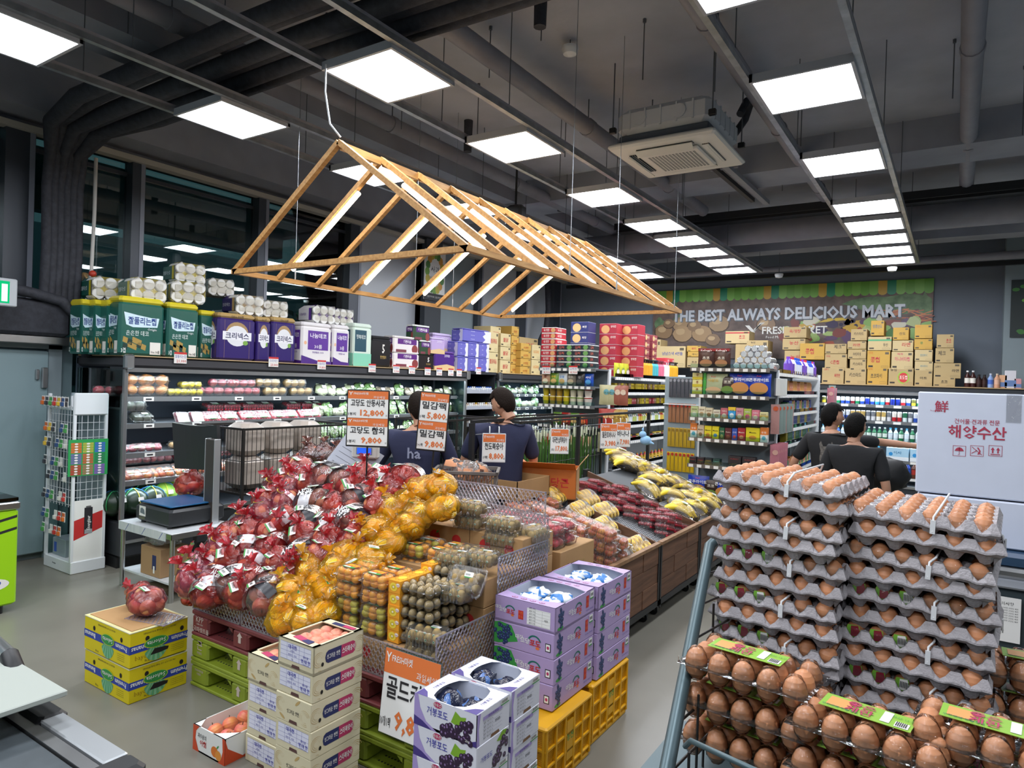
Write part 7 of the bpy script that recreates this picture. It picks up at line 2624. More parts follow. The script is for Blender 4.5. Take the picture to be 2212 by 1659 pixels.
for k,(pr,px,pyb,x,sc,lab) in enumerate([
 (RPG,322,652,-6.62,1.0,'green pack of six rolls lying on the standing green packs, nearest'),(RPG,240,650,-6.95,1.0,'green pack of rolls lying at the far left end'),
 (RPG,407,656,-6.62,1.0,'yellow-edged roll pack lying right of the nearest one'),(RPG,412,614,-6.75,.95,'topmost green roll pack on the left case'),
 (RPC,478,640,-6.9,.85,'clear pack of rolls behind the topmost green pack'),(RPP,540,682,-6.62,1.0,'purple pack of six rolls lying on the purple packs'),
 (RPC,595,688,-6.7,.9,'clear pack of rolls right of the lying purple pack'),(RPW,700,700,-6.62,1.0,'white and purple roll pack lying on the tall white packs'),(RPW,742,704,-6.66,.95,'second white roll pack lying beside it')]):
 v=onX(px,pyb,x)
 put(pr,(x,v.y,v.z),(0,0,PI/2-.1-(.15 if k in(2,4,6) else 0)),lab,'toilet roll packs',sc)
def left_stack(x0,x1,yt,yb,n,col,wds,lab,x=XF,dx=.35,disc=None):
 a,L,h=on_left(x0,yt,x1,yb,x)
 hh=h/n
 c=carton('x',L,hh-.004,dx,col,wds,grp='noodle cartons on the left cases',disc=disc)
 for i in range(n):
  put(c,(x+.004*((i*3)%3-1),a.y,2.0+i*hh),(0,0,PI/2+R.uniform(-.03,.03)),'%s, %s'%(lab,['bottom','second level','third level','fourth level','fifth level'][i] if n>1 else 'alone'),'noodle cartons on the left cases')
CR_='#cbb98a'
left_stack(1054,1078,718,804,2,CR_,[('불닭볶음',0,.05,.2,RD,.7)],'cream carton with red cartoon lettering, nearest stack',disc=None)
left_stack(1060,1084,694,720,1,CR_,[('볶음면',0,0,.2,RD,.5)],'x',x=-6.6)
left_stack(1080,1104,722,806,3,CR_,[('불닭',.0,0,.28,RD,.5)],'cream carton with a red bottle print, second stack',x=-6.55)
left_stack(1103,1122,705,806,5,K2,[('라면',0,-.1,.26,'#b05a2c',.6)],'yellow noodle carton, tallest column',x=-6.6)
left_stack(1124,1147,742,807,4,K2,[('수연면',0,-.1,.28,'#b05a2c',.6)],'yellow noodle carton, right column',x=-6.5)
left_stack(1148,1168,746,809,2,CR_,[('너구리',0,0,.2,OG,.6)],'cream carton with an orange print by the noodle shelf',x=-6.5)
left_stack(1122,1164,712,745,1,K1,[('너구리',0,0,.36,RD,.5)],'y',x=-6.8)
for o in list(COL.objects):
 if o.get('label','').startswith('x, alone'):
  o['label']='cream noodle carton perched over the first two cream stacks';o.location.z=2.0+.56
 if o.get('label','').startswith('y, alone'):
  o['label']='kraft carton with a red noodle logo behind the yellow columns';o.location.z=2.0+.36
nb1=g_box('noodle_box','noodle box',.225,.3,.077,'#e4e0d8',(.1,.9,'#b02a35'),[('육개장',-.15,.0,.4,'#f0e8e0',.4)],disc=(.3,0,.16,.38,'#d8a06a'),side=True)
nb2=g_box('noodle_box','noodle box',.235,.3,.077,'#dfe2dc',(.1,.9,'#1f2a33'),[('김치',-.2,.0,.4,'#e0705a',.4)],disc=(.3,0,.16,.38,'#6fa05a'),side=True)
ZT=2.072
for i in range(7):
 put(nb1,(-4.69,8.02,ZT+i*.0785),R.uniform(-.04,.04),'flat red boxed noodles, %s from the bottom of the left stack'%nth(i),'boxed noodles on the shelf top')
for c in range(2):
 for i in range(4):
  put(nb2,(-4.435+c*.245,8.02,ZT+i*.0785),R.uniform(-.03,.03),'flat black and green boxed noodles, %s up in the %s stack'%(nth(i),['middle','right'][c]),'boxed noodles on the shelf top')
vb=g_box('noodle_box','noodle box',.27,.26,.15,'#28306a',(.0,.02,'#e8e8e8'),[('짜장',.3,0,.2,'#e8e4dc',.25)],disc=(-.15,-.05,.24,.4,'#d8b27a'),side=False)
rb=g_box('noodle_box','noodle box',.27,.26,.15,'#a8283a',(.0,.02,'#e8e8e8'),[('왕라면',.3,.2,.2,'#f0e0d8',.3)],disc=(-.15,-.05,.24,.4,'#d8a26a'),side=False)
wb=g_box('noodle_box','noodle box',.2,.26,.11,'#8a3a42',None,[('라면',.1,0,.3,'#ecd8b8',.4)],disc=(-.25,0,.18,.36,'#d6b27c'),side=True)
for c,(x,y,pr,n,lab) in enumerate([(-4.5,8.55,vb,5,'blue cup noodle case'),(-4.22,8.9,rb,5,'red cup noodle case, left column'),(-3.98,9.1,rb,5,'red cup noodle case, right column'),(-3.96,9.75,wb,6,'dull red noodle case, near column'),(-3.96,10.05,wb,6,'dull red noodle case, far column')]):
 for i in range(n):
  put(pr,(x,y,ZT-.09+i*(.152 if n==5 else .112)),R.uniform(-.03,.03)+(PI/2 if c>2 else .0),lab+', %s from the bottom'%nth(i),'cup noodle cases')
yb=g_box('gum_box','box',.17,.2,.11,'#c8434a',(.0,.3,'#e8e4e4'),[('라면',.2,.1,.3,'#f0e8e0',.4)],side=True)
for i in range(6):
 put(yb,(-3.95,10.6+.22*(i%2),1.99+(i//2)*.112),PI/2,'small red and white box, %s level, %s column at the shelf top'%(nth(i//2),['near','far'][i%2]),'small red boxes')
xa,xb_=-4.79,-3.99
ya=8.03
pch=[(g_pouch('food_pouch','pouch',.14,.17,c,[(w,0,.2,.16,c2,.7)],(0,-.15,.3,.2,c3)),ds,.125) for c,w,c2,c3,ds in(
 ('#c99a7a','면','#8a2a2a','#e6d8b8','round beige noodle pouch'),('#6f9a3c','우동','#e8c23a','#d8b06a','green and yellow noodle pouch'),('#cfd8dc','우동','#3a78b8','#c8a868','white and blue noodle pouch'),
 ('#7d7568','국수','#d8d2c4','#b8a888','grey noodle pouch'),('#2b2a2c','김','#c8c8c8','#4a4a4a','black seaweed pouch'),('#1f4fb8','사나','#f0f0f0','#5aa0d8','blue snack bag'),('#b82b22','매운','#f0d040','#d87040','red snack bag'))]
row(pch,(xa,ya,G1Z[1]),(xb_,ya,G1Z[1]),0,'on the top noodle bay shelf','pouches in the noodle bay')
cups=[(cup('#c8b428','#d8c83a'),'yellow noodle cup',.1),(cup('#a8862c','#d8c23a'),'brown and yellow noodle cup',.1),(cup('#d6d2b8','#7fa03c'),'pale green noodle cup',.1),(cup('#d8cfc6','#b04038',1.15),'wide white noodle bowl',.12)]
row(cups,(xa,ya+.06,G1Z[2]),(xb_,ya+.06,G1Z[2]),0,'on the noodle bay cup shelf','cups in the noodle bay',lvl=2,seq=[0,1,1,0,2,2,3])
row([pch[1],pch[6]],(xa+.2,ya,G1Z[3]),(xb_,ya,G1Z[3]),0,'on the third noodle bay shelf','pouches in the noodle bay')
row([pch[6],pch[0]],(xa,ya,G1Z[4]),(xb_,ya,G1Z[4]),0,'on the fourth shelf of the noodle bay','pouches in the noodle bay')
st=[(g_pouch('snack_pouch','pouch',.16,.26,c,[(w,.1,.1,.1,c2,.5)],(.1,.15,.22,.14,c3),th=.04),ds,.14) for c,w,c2,c3,ds in(('#b8b48c','견과','#4a6a3a','#6aa8b8','pale green nut pouch'),('#9a5a4a','육포','#e8d8c8','#d8c0a8','dull pink jerky pouch'),('#a8322a','육포','#f0d8b0','#d89a4a','red squid pouch'),('#b08a3a','땅콩','#5a2a1a','#e0c060','gold snack pouch'))]
for lv,z in enumerate((1.6,1.29,.98)):
 for i in range(4):
  put(st[(i//2+lv*2)%4],(-3.86+.04+i*.07,8.08+.02*i,z),.25,'%s hanging, %s from the left in tier %s beside the noodle bay'%(st[(i//2+lv*2)%4][1],nth(i),['one','two','three'][lv]) if False else st[(i//2+lv*2)%4][1]+', %s on the %s hanging tier'%(nth(i),nth(lv)),'hanging pouches') if False else put(st[(i//2+lv*2)%4][0],(-3.83+i*.07,8.05+.02*i,z),.25,'%s, %s on the %s hook tier beside the noodle bay'%(st[(i//2+lv*2)%4][1],nth(i),nth(lv)),'hanging pouches')
def side_row(items,x,y0,y1,z,where,grp,**k):
 row(items,(x,y0,z),(x,y1,z),PI/2,where,grp,**k)
pmp=[(pump('#e0a52a','#2a2622'),'orange pump bottle',.075),(pump('#4fb0b8','#2c3a4a'),'teal pump bottle',.075),(pump('#d8708a','#8a3a4a'),'pink pump bottle',.075),(pump('#e6e2e4','#d86a7a'),'white pump bottle',.075)]
bg=[(g_pouch('snack_bag','pouch',.17,.2,'#c8c83a',[('김치',0,.1,.14,'#2a7a3a',.5)],(0,-.1,.3,.18,'#e8e0d0')),'yellow and green refill pouch',.16)]
side_row(bg,-3.95,8.62,9.3,GS1[0],'along the shelf top','pouches on the shelf top')
side_row(pmp,-3.95,9.35,11.1,GS1[0],'along the shelf top','pump bottles on the shelf top',seq=[0,0,0,0,0,0,0,1,1,1,2,2,2,3,3,3])
fan=[(g_box('sauce_box','box',.075,.12,.13,c,(0,.3,c2),[(w,0,.2,.2,c3,.7)]),ds,.078) for c,c2,w,c3,ds in(('#cdb52c','#e0d87a','카레','#6a3a1a','yellow curry box'),('#8a6a4a','#d8c23a','국','#f0e8d8','brown soup box'),('#a83a44','#e0c04a','짜장','#f0e0d0','red sauce box'),('#b8a02a','#5a8a3a','면','#3a3a2a','mustard noodle box'))]
side_row(fan,-3.94,8.65,11.1,GS1[1],'on the first side shelf','boxes on the first side shelf',seq=[0,1,0,1,3,1,0,3,3,0,0],jit=.03)
side_row(fan,-3.94,8.65,10.6,GS1[2],'on the second side shelf','boxes on the second side shelf',seq=[2,1,3,0,1,0,3,2],jit=.03)
tb_=[(g_lathe('tube_bottle','bottle',[(.026,0),(.03,.02),(.028,.12),(.012,.15),(.012,.165)],[a,b,a,c]),ds,.066) for a,b,c,ds in(('#d6cfc0','#b8c46a','#5a8a3a','cream sauce bottle'),('#b83a30','#d8b04a','#e6c23a','red sauce bottle'),('#cdb02c','#e6dca0','#b02a2a','yellow sauce bottle'),('#8a9aa0','#dfe4e6','#e8e8e8','clear sauce bottle'))]
side_row(tb_[:1]+tb_[1:2],-3.94,10.65,11.15,GS1[2],'at the far end of the second side shelf','bottles on the second side shelf')
side_row(tb_,-3.94,8.7,11.1,GS1[3],'on the third side shelf','bottles on the third side shelf',seq=[0,0,2,2,2,3,3,0,0,3,1,1])
jr=[(jar('#4a2a1c','#d8b83a','#d8cfc0'),'dark jar with a yellow lid',.066),(jar('#6a2420','#2a2a2a','#c8403a'),'red jar with a black lid',.066),(jar('#c8b89a','#e0c23a','#8a9a4a'),'pale jar with a yellow lid',.066)]
side_row(jr,-3.94,8.7,11.1,GS1[4],'on the fourth side shelf','jars on the fourth side shelf',seq=[0,2,0,0,2,1,0,1,1])
side_row([tb_[1],jr[0]],-3.94,8.7,11.1,GS1[5],'on the fifth side shelf','bottles on the fifth side shelf')
x0_,x1_=-2.68,-1.79
cp1=(g_pouch('cereal_bag','pouch',.26,.26,'#1f3fb0',[('콘푸라이트',0,.22,.13,'#f0f0f0',.85),('Post',0,.4,.07,'#e03a2a',.3)],(0,-.15,.4,.26,'#c88a4a'),th=.07),'blue cereal bag with white lettering',.225)
cp2=(g_pouch('cereal_bag','pouch',.26,.25,'#a8b08a',[('아몬드',-.1,.18,.12,'#c8a02a',.6),('Post',-.1,.36,.08,'#b8342a',.3)],(-.1,-.28,.35,.16,'#c8a47a'),th=.07),'pale and green cereal bag',.215)
cp3=(g_pouch('cereal_bag','pouch',.2,.22,'#3a2a22',[('코코',0,.2,.14,'#e0d8c8',.6)],(0,-.2,.35,.2,'#6a8a3a'),th=.05),'dark brown cereal bag',.08)
cx_=(g_box('cereal_box','box',.12,.05,.085,'#d8cf8a',(0,.4,'#c8b42a'),[('콩',0,.15,.3,'#8a3a2a',.6)]),'yellow and cream box',.122)
row([cx_],(x0_,8.05,G2Z[1]),(x0_+.13,8.05,G2Z[1]),0,'on the cereal shelf','boxes on the cereal shelf',lvl=3,dz=.087)
gx=(g_box('cereal_box','box',.035,.05,.085,'#3f9a3a',None,()),'narrow green box',.04)
row([gx],(x0_+.13,8.05,G2Z[1]),(x0_+.17,8.05,G2Z[1]),0,'on the upper cereal shelf','boxes on the cereal shelf',lvl=3,dz=.087)
row([cp2,cp3,cp1,cp1],(x0_+.18,8.03,G2Z[1]),(x1_+.05,8.03,G2Z[1]),0,'on the cereal shelf','cereal bags',gap=-.01)
kp3=(g_pouch('cereal_bag','pouch',.21,.24,'#4a2a20',[("Kellogg's",0,.38,.1,'#f0e6e0',.7),('초코',0,.0,.13,'#e6dccc',.6)],(0,-.25,.35,.18,'#a8744a'),top='#8f1f24',th=.06),'brown cereal bag with a red top',.21)
row([kp3],(x0_+.06,8.03,G2Z[0]),(x0_+.62,8.03,G2Z[0]),0,'on top of the cereal bay','brown cereal bags',gap=-.03)
roll=MB().lathe([(.0001,0),(.035,0),(.037,.01),(.037,.2),(.035,.21),(.0001,.21)],clear('cup_stack','#f4f6f8',gloss=.2,rough=.1,crink=.6,body=.22),14)
t=empty('cup_sleeve',label='x',cat='cup pack',group='clear cup sleeves')
add('cups',roll,t,(0,0,.037),(-PI/2,0,0))
add('cup_bottom',MB().tube([(0,-.002,.037),(0,.004,.037)],.03,mat('cup_rim','#c8cdd0',rough=.3),14),t)
n=0
for lv in range(4):
 for i in range(6-lv):
  put(t,(x0_+.52+i*.078+lv*.04,8.04,G2Z[0]+lv*.066),(R.uniform(-.1,.1),0,R.uniform(-.15,.15)),'clear sleeve of plastic cups, %s in layer %s on the cereal bay top'%(nth(i),['one','two','three','four'][lv]),'clear cup sleeves')
tea=[(g_box('tea_box','box',.085,.05,h,c,st_,[(w,0,.2,.14,c2,.7)],disc=(.0,-.2,.3,.2,c3)),ds,.088) for h,c,st_,w,c2,c3,ds in(
 (.13,'#c8c49a',(0,1,'#b8c48a'),'현미차','#6a4a2a','#d8d4b8','pale green tea box'),(.13,'#d8ceb0',None,'현미차','#7a4a2a','#b8966a','cream tea box'),(.12,'#d4c8a8',None,'보리차','#7a4a2a','#a8784a','beige tea box'),(.10,'#d8d0b8',None,'보리차','#8a3a2a','#c8a878','short beige tea box'),
 (.125,'#b8606a',(0,.3,'#d89a5a'),'아몬드','#f0e0d8','#d8c8b0','pink tea box'),(.14,'#3aa0d8',(.7,1,'#e6c23a'),'사과','#2a6a9a','#e8f0f4','blue and yellow box'),(.135,'#c88a92',(0,.3,'#a8783a'),'티오','#a02a4a','#e0c8a8','pink and tan box'),(.13,'#a8b84a',(0,.35,'#c8b04a'),'아몬드','#f0e8e8','#c8506a','green almond drink box'),(.12,'#d87a8a',None,'아몬드','#f0e8e8','#e8d0b0','rose almond drink box'),(.10,'#d8d09a',(.3,.6,'#c8a84a'),'현미차','#7a5a2a','#e0d8a8','small straw tea box'))]
row(tea,(x0_,8.03,G2Z[2]),(x1_+.04,8.03,G2Z[2]),0,'on the tea shelf','tea boxes',gap=.001)
cof=[(g_box('coffee_box','box',w_,.06,h,c,st_,[(w,0,.15,.12,c2,.75)],disc=(0,-.22,.28,.14,c3)),ds,w_+.004) for w_,h,c,st_,w,c2,c3,ds in(
 (.08,.17,'#e0dcd4',(.5,1,'#d8792c'),'우동','#f0ece4','#58a8b8','orange and white latte box'),(.08,.155,'#c8b49a',None,'Maxim','#5a3a24','#8a6238','tan coffee box'),(.085,.15,'#dcc81e',(0,.15,'#c85a3a'),'Maxim','#3a3018','#c8862c','yellow coffee box with a pink base'),(.08,.15,'#dccb1e',None,'Maxim','#3a3018','#4a86a8','yellow coffee box with a blue cup'),
 (.06,.14,'#1f5a3a',None,'카레','#d8d0a8','#8a9a5a','green coffee box'),(.075,.14,'#5a1f24',None,'Kanu','#e0c8b8','#8a4a3a','wine red coffee box'),(.06,.14,'#2f4fa8',None,'스타','#e8e8f0','#c84a4a','blue coffee box'),(.085,.15,'#a01f2a',None,'Maxim','#f0e0d0','#c88a5a','red coffee box'),(.155,.16,'#dccb1e',None,'Maxim','#3a3018','#c8862c','large yellow coffee box'))]
row(cof,(x0_,8.03,G2Z[3]),(x1_+.08,8.03,G2Z[3]),0,'on the coffee shelf','coffee boxes',gap=.002,seq=[0,1,2,3,4,5,6,7,8])
dk=[(g_box('coffee_box','box',.085,.08,.08,c,(0,.25,c2),[('KANU',0,.1,.2,c3,.7)]),ds,.088) for c,c2,c3,ds in(('#2a1f22','#5a2026','#a8343a','small black and red coffee box'),('#1f2426','#6a4a1a','#b8963a','small black and gold coffee box'),('#1f3a34','#1f2a28','#7ab8a8','small black and teal coffee box'))]
row(dk,(x0_,8.03,G2Z[4]),(x0_+.45,8.03,G2Z[4]),0,'on the dark coffee shelf','small coffee boxes',seq=[0,0,1,2])
dk2=(g_box('coffee_box','box',.15,.1,.13,'#2a2224',None,[('KANU',0,.25,.16,'#8a2f34',.7)]),'large black coffee box',.155)
row([dk2],(x0_+.46,8.03,G2Z[4]),(x1_,8.03,G2Z[4]),0,'on the dark coffee shelf','large black coffee boxes')
row([cp1,cp3],(x0_,8.03,G2Z[5]),(x1_,8.03,G2Z[5]),0,'on the low cereal bay shelf','low shelf bags')
dtg=[(g_lathe('detergent','bottle',[(.05,0),(.055,.02),(.055,.14),(.03,.19),(.022,.2),(.024,.2),(.024,.23)],[a,b,a,a,c,c]),ds,.12) for a,b,c,ds in(('#5a3aa8','#7a52c0','#8a4ad0','purple detergent bottle'),('#d8c8dc','#6a4aa8','#d83a6a','lilac detergent bottle with a pink cap'),('#e2e2e4','#e2e2e4','#d83a3a','white bleach jug with a red cap'),('#2a4ab8','#d8dce8','#2a5ac8','blue detergent bottle'))]
side_row(dtg,-1.83,9.2,11.1,GS2[0],'along the cereal shelf top','detergents on the shelf top',seq=[0,1,2,3,3,3,1])
pb=g_pouch('peanut_bag','pouch',.22,.1,'#c8603a',[],th=.12)
put(pb,(-1.86,8.75,GS2[0]),PI/2,'orange string bag lying at the corner of the cereal shelf top')
bx6=[(g_box('household_box','box',.09,.08,h,c,(0,.3,c2),[(w,0,.1,.1,c3,.6)]),ds,.095) for h,c,c2,w,c3,ds in((.16,'#c87a5a','#e0c8a8','키친','#f0e8e0','coral household box'),(.18,'#d0904a','#e8d8b8','팩','#7a2a1a','orange household box'),(.14,'#3a7a4a','#8ab86a','팩','#e8f0d8','green household box'),(.16,'#4a5aa8','#c8d0e8','팩','#e8e8f0','blue household box'),(.15,'#c8b43a','#e8e0a8','팩','#5a4a1a','yellow household box'))]
for k,z in enumerate(GS2[1:6]):
 side_row(bx6,-1.83,9.3,11.1,z,'on side shelf %s of the cereal row'%['one','two','three','four','five'][k],'household boxes',seq=[[1,0,0,1,1],[2,3,3,4,0],[3,3,4,4,3],[4,2,2,2,3],[0,2,0,1,2]][k])
gv=g_pouch('glove_pack','pouch',.1,.34,'#8a9a94',[],(0,.36,.3,.08,'#d0603a'),th=.02)
gv2=g_pouch('glove_pack','pouch',.1,.34,'#b88a84',[],(0,.36,.3,.08,'#d0603a'),th=.02)
gv3=g_pouch('glove_pack','pouch',.11,.3,'#c07a86',[],(0,.2,.3,.1,'#e0b0a0'),th=.02)
wt=g_box('sponge_pack','pack',.055,.05,.2,'#d8d8d2',None,())
for i in range(9):
 put(gv if i%4 else gv2,(-1.73+.012*(i%2),8.15+i*.1,1.36),(0,0,.5),'long glove pack hanging on the corner hooks, %s from the front'%nth(i),'hanging glove packs')
for i in range(5):
 put(wt,(-1.71,8.15+i*.09,1.80),(0,0,.6),'white narrow pack hanging above the gloves, %s from the front'%nth(i),'hanging white packs')
for i in range(5):
 put(gv3,(-1.72,8.15+i*.11,.94),(0,0,.5),'pink glove pack hanging low, %s from the front'%nth(i),'hanging pink packs')
for i in range(6):
 put(gv if i%2 else gv3,(-1.62,11.4+i*.1,1.62-.34*(i//3)),(0,0,0),'mop or brush pack hanging past the cereal shelf, %s'%nth(i),'hanging brush packs')
gg_=[g_pouch('brush_pack','pouch',.05,.26,c,(),(0,.38,.35,.08,c2),th=.02) for c,c2 in(('#9a6a4a','#c8402a'),('#b8962a','#8a6a1a'),('#d8b01e','#b8342a'),('#4a4a50','#8a8a90'))]
for lv,(z,k) in enumerate(((1.72,3),(1.38,0),(1.05,1),(.72,2))):
 for i in range(7):
  put(gg_[k],(-3.26+i*.055,8.9,z),.1*(i%2),['dark brush pack','red-tipped brush pack','gold brush pack','yellow rubber glove pack'][k if k!=0 else 1 if False else 0]+' hanging in the gap between shelves, %s, tier %s'%(nth(i),['one','two','three','four'][lv]) if False else
 {3:'dark utensil pack',0:'red-topped brush pack',1:'gold utensil pack',2:'yellow glove pack'}[k]+' in the gap between the two shelves, %s from the left'%nth(i),'packs in the gap between shelves')
add('hook_rack',MB().box(-3.35,-2.8,8.93,8.95,.1,2.0,m_walll).box(-3.35,-2.8,8.88,8.93,1.62,1.63,m_white),label='white hook rack in the gap between the two shelves',cat='rack')
jj=[(g_lathe('pill_bottle','bottle',[(.02,0),(.022,.01),(.022,.06),(.012,.07),(.014,.07),(.014,.085)],[a,b,a,c,c]),ds,.05) for a,b,c,ds in(('#d8d8d8','#c8d0d8','#2a5ab8','small blue-capped white bottle'),('#c8cfcf','#e0e0dc','#e8e8e8','small white bottle'),('#b88a4a','#e0dcc8','#c8a83a','small amber bottle'),('#6a3a2a','#d8d0c8','#e8e8e8','small brown bottle'))]
for k,z in enumerate((1.675,1.415,1.145)):
 side_row(jj,-6.53,8.6,9.34,z,'on jar rack shelf %s'%['one','two','three'][k],'jar rack bottles',seq=[[0,0,0,1,1],[2,3,1,1,3],[1,3,1,3]][k])
 # ================================================================ fruit and vegetables in the left cases
def Sh(px,i,S=S1,x=None):
 """point on shelf i of a left case under photo column px"""
 z,xl=S[i]
 return onX(px,858,(x if x is not None else xl-.1)).y,z+.016
def plc(pr,px,i,lab,grp,x=None,S=S1,up=0,tilt=0.0,sc=None,rz=PI/2):
 y,z=Sh(px,i,S,x)
 return put(pr,((x if x is not None else S[i][1]-.1),y,z+up),(tilt,0,rz+R.uniform(-.06,.06)),lab,grp,sc or 1.18)
def fpack(nm,me,pos,w,d,h,tilt_label=True,cat='fruit pack'):
 t=empty(nm,label='x',cat=cat)
 add('clear_shell',shell(w,d,h,ribs=False),t)
 for i,p in enumerate(pos):
  o=bpy.data.objects.new(me.name,me);COL.objects.link(o);o.parent=t;o.location=p
  o.rotation_euler=(R.uniform(-.5,.5),R.uniform(-.5,.5),R.uniform(0,6))
 s=MB();sticker(s,Vector((.02,-d*.1,h+.002)),Matrix.Identity(3),.05,.03);add('label',s,t)
 return t
ME_OR=fruit('mandarin',.052,mat('fruit_orange','#e08a4a',rough=.4,col2='#d8a05a',scale=8,rand=.06))
ME_LM=ball_mesh('lemon',(.036,.03,.03),mat('fruit_lemon','#e2c832',rough=.4))
ME_RA=fruit('apple',.042,mat('fruit_crimson','#b83a58',rough=.35,col2='#c8605a',scale=9,rand=.1))
ME_PR=fruit('pear',.045,mat('fruit_pear','#c9a368',rough=.6,col2='#b8905a',scale=20,rand=.06))
ME_AV=ball_mesh('avocado',(.036,.036,.046),mat('fruit_avocado','#2f3b24',rough=.5,col2='#4a3f38',scale=9))
G2=[(-.055,0,.055),(.055,0,.055)]
G3=[(-.09,0,.048),(0,0,.048),(.09,0,.048)]
k_or=fpack('fruit_pack',ME_OR,G2,.22,.12,.09)
k_lm=fpack('fruit_pack',ME_LM,grid(3,2,1,.06,.055,0,.036),.2,.13,.07)
k_ra=fpack('fruit_pack',ME_RA,G3,.27,.1,.085)
k_pr=fpack('fruit_pack',ME_PR,G3,.28,.11,.09)
k_av=fpack('fruit_pack',ME_AV,grid(2,2,1,.07,.07,0,.045),.18,.16,.09)
GL='fruit packs on the top shelf of the left case'
for i,(pr,px,up,lab) in enumerate([(k_or,296,0,'pack of two orange fruit'),(k_or,296,.1,'upper pack of two orange fruit'),(k_or,333,0,'pack of two orange fruit'),(k_or,333,.1,'upper pack of two orange fruit'),
 (k_lm,378,0,'pack of lemons'),(k_lm,412,0,'pack of lemons'),(k_lm,408,.075,'upper pack of lemons'),(k_ra,450,0,'pack of crimson apples'),(k_ra,478,.09,'upper pack of crimson apples'),(k_ra,492,0,'pack of crimson apples'),
 (k_ra,534,0,'pack of crimson apples'),(k_ra,524,.09,'upper pack of crimson apples'),(k_pr,592,0,'pack of tan pears'),(k_pr,575,.1,'upper pack of tan pears'),(k_pr,648,0,'pack of tan pears'),(k_pr,634,.1,'upper pack of tan pears'),(k_ra,238,0,'crimson dragon fruit pack behind the end glass')]):
 plc(pr,px,0,'%s on the top left case shelf, place %s'%(lab,['one','two','three','four','five','six','seven','eight','nine','ten','eleven','twelve','thirteen','fourteen','fifteen','sixteen','seventeen'][i]),GL,up=up,x=-6.75)
k_tm=pack('tomato_pack','fruit pack',.19,.13,.07,ME_PLUM,[],None)
s=MB()
for i in range(6):
 for j in range(4):
  s.ball((-.07+i*.028,-.042+j*.028,.04),.0145,m_toma,6,5)
 s.ball((-.07+i*.028,-.05,.018),.0145,m_toma,6,5)
add('tomatoes',s,k_tm,kind='stuff')
s=MB();sticker(s,Vector((.0,-.02,.071)),Matrix.Identity(3),.07,.05);add('label',s,k_tm)
k_bb=pack('berry_pack','fruit pack',.13,.16,.05,ME_PLUM,[],None)
s=MB();s.box(-.055,.055,-.07,.07,.008,.035,mat('berry_dark','#7a2838',rough=.4));s.rect((0,0,.051),X,Y,-.05,.05,-.055,.06,m_sticker,.001);s.rect((0,0,.051),X,Y,.0,.05,-.055,-.03,m_grn,.002);add('contents',s,k_bb)
GL2='packs on the second shelf of the left case'
plc(k_av,302,1,'pack of dark avocados on the second shelf',GL2,x=-6.73,tilt=.4)
plc(k_av,288,1,'foam tray of avocados above the other on the second shelf',GL2,x=-6.78,up=.11)
for i,px in enumerate((392,424)):
 plc(k_bb,px,1,'white-labelled berry pack leaning on the second shelf, %s of two'%nth(i),GL2,x=-6.68,tilt=1.0)
for i,px in enumerate((452,490,530,562,594,622,655,672)):
 plc(k_tm,px,1,'red tomato pack leaning on the second shelf, %s from the left'%nth(i),GL2,x=-6.70,tilt=.75)
 if i not in(4,):
  plc(k_tm,px+6,1,'red tomato pack piled behind on the second shelf, %s from the left'%nth(i),GL2,x=-6.95,up=.1,tilt=.3)
for i,px in enumerate((286,306,322)):
 plc(k_ra,px,2,'red fruit on a foam tray on the third shelf, %s from the left'%nth(i),'packs on the third shelf of the left case',x=-6.72-.07*(i==1),tilt=.8,sc=.9)
for i,px in enumerate((390,410,550,590,620)):
 plc([k_pr,k_tm,k_ra,k_ra,k_ra][i],px,2,['clear pack of cut mushrooms on the third shelf','dark grape pack on the third shelf','red plum pack on the third shelf, left','red plum pack on the third shelf, middle','red plum pack on the third shelf, right'][i],'packs on the third shelf of the left case',x=-6.72,tilt=.3,sc=.85)
k_mx=fpack('fruit_pack',ME_NECT,grid(3,2,1,.065,.06,0,.035),.22,.15,.08)
for i,px in enumerate((275,302,350,398,440,480)):
 plc(k_mx,px,3,'clear box of red and yellow plums on the fourth shelf, %s from the left'%nth(i),'packs on the fourth shelf of the left case',x=-6.66,tilt=.5)
 plc(k_ra,px,3,'pack of red apples behind on the fourth shelf, %s from the left'%nth(i),'packs on the fourth shelf of the left case',x=-6.95,up=.1,sc=.9)
m_wm=mat('watermelon_dark','#1f3a26',rough=.35,col2='#16291c',scale=6)
m_wl=mat('watermelon_light','#4f8f3a',rough=.35,col2='#9fbf4a',scale=10,stretch=(1,1,.3))
cols=[mat('string_yellow','#d8c84a',rough=.4),mat('string_blue','#3a7ac0',rough=.4),mat('string_green','#2f9a5a',rough=.4)]
for i,(px,x,m,lab) in enumerate([(250,-6.66,m_wm,'dark watermelon behind the end glass'),(288,-6.62,m_wm,'dark watermelon in yellow and blue string'),(326,-6.64,m_wm,'dark watermelon in blue string beside it'),(310,-6.92,m_wm,'dark watermelon in green string, behind'),(352,-6.8,m_wl,'pale striped watermelon'),(380,-6.9,m_wl,'second pale watermelon behind the scale')]):
 y=onX(px,1080,x).y
 t=empty('watermelon',(x,y,.59),label=lab+' on the case floor',cat='watermelon',group='watermelons in the left case')
 add('flesh',MB().ball((0,0,0),(.135,.135,.125),m,16,10),t)
 s=MB()
 for k in range(3):
  a=k*1.05+i
  s.tube([((.14*math.cos(a)*math.cos(b)),(.14*math.sin(a)*math.cos(b)),.13*math.sin(b)) for b in np.linspace(-.4,3.5,12)],.004,cols[(k+i)%3],4,False)
 add('string',s,t)
 s=MB();s.rect((.128,0,.04),Vector((-.2,1,0)),Vector((-.3,0,1)),-.03,.03,-.02,.02,m_sticker,.012);add('label',s,t)
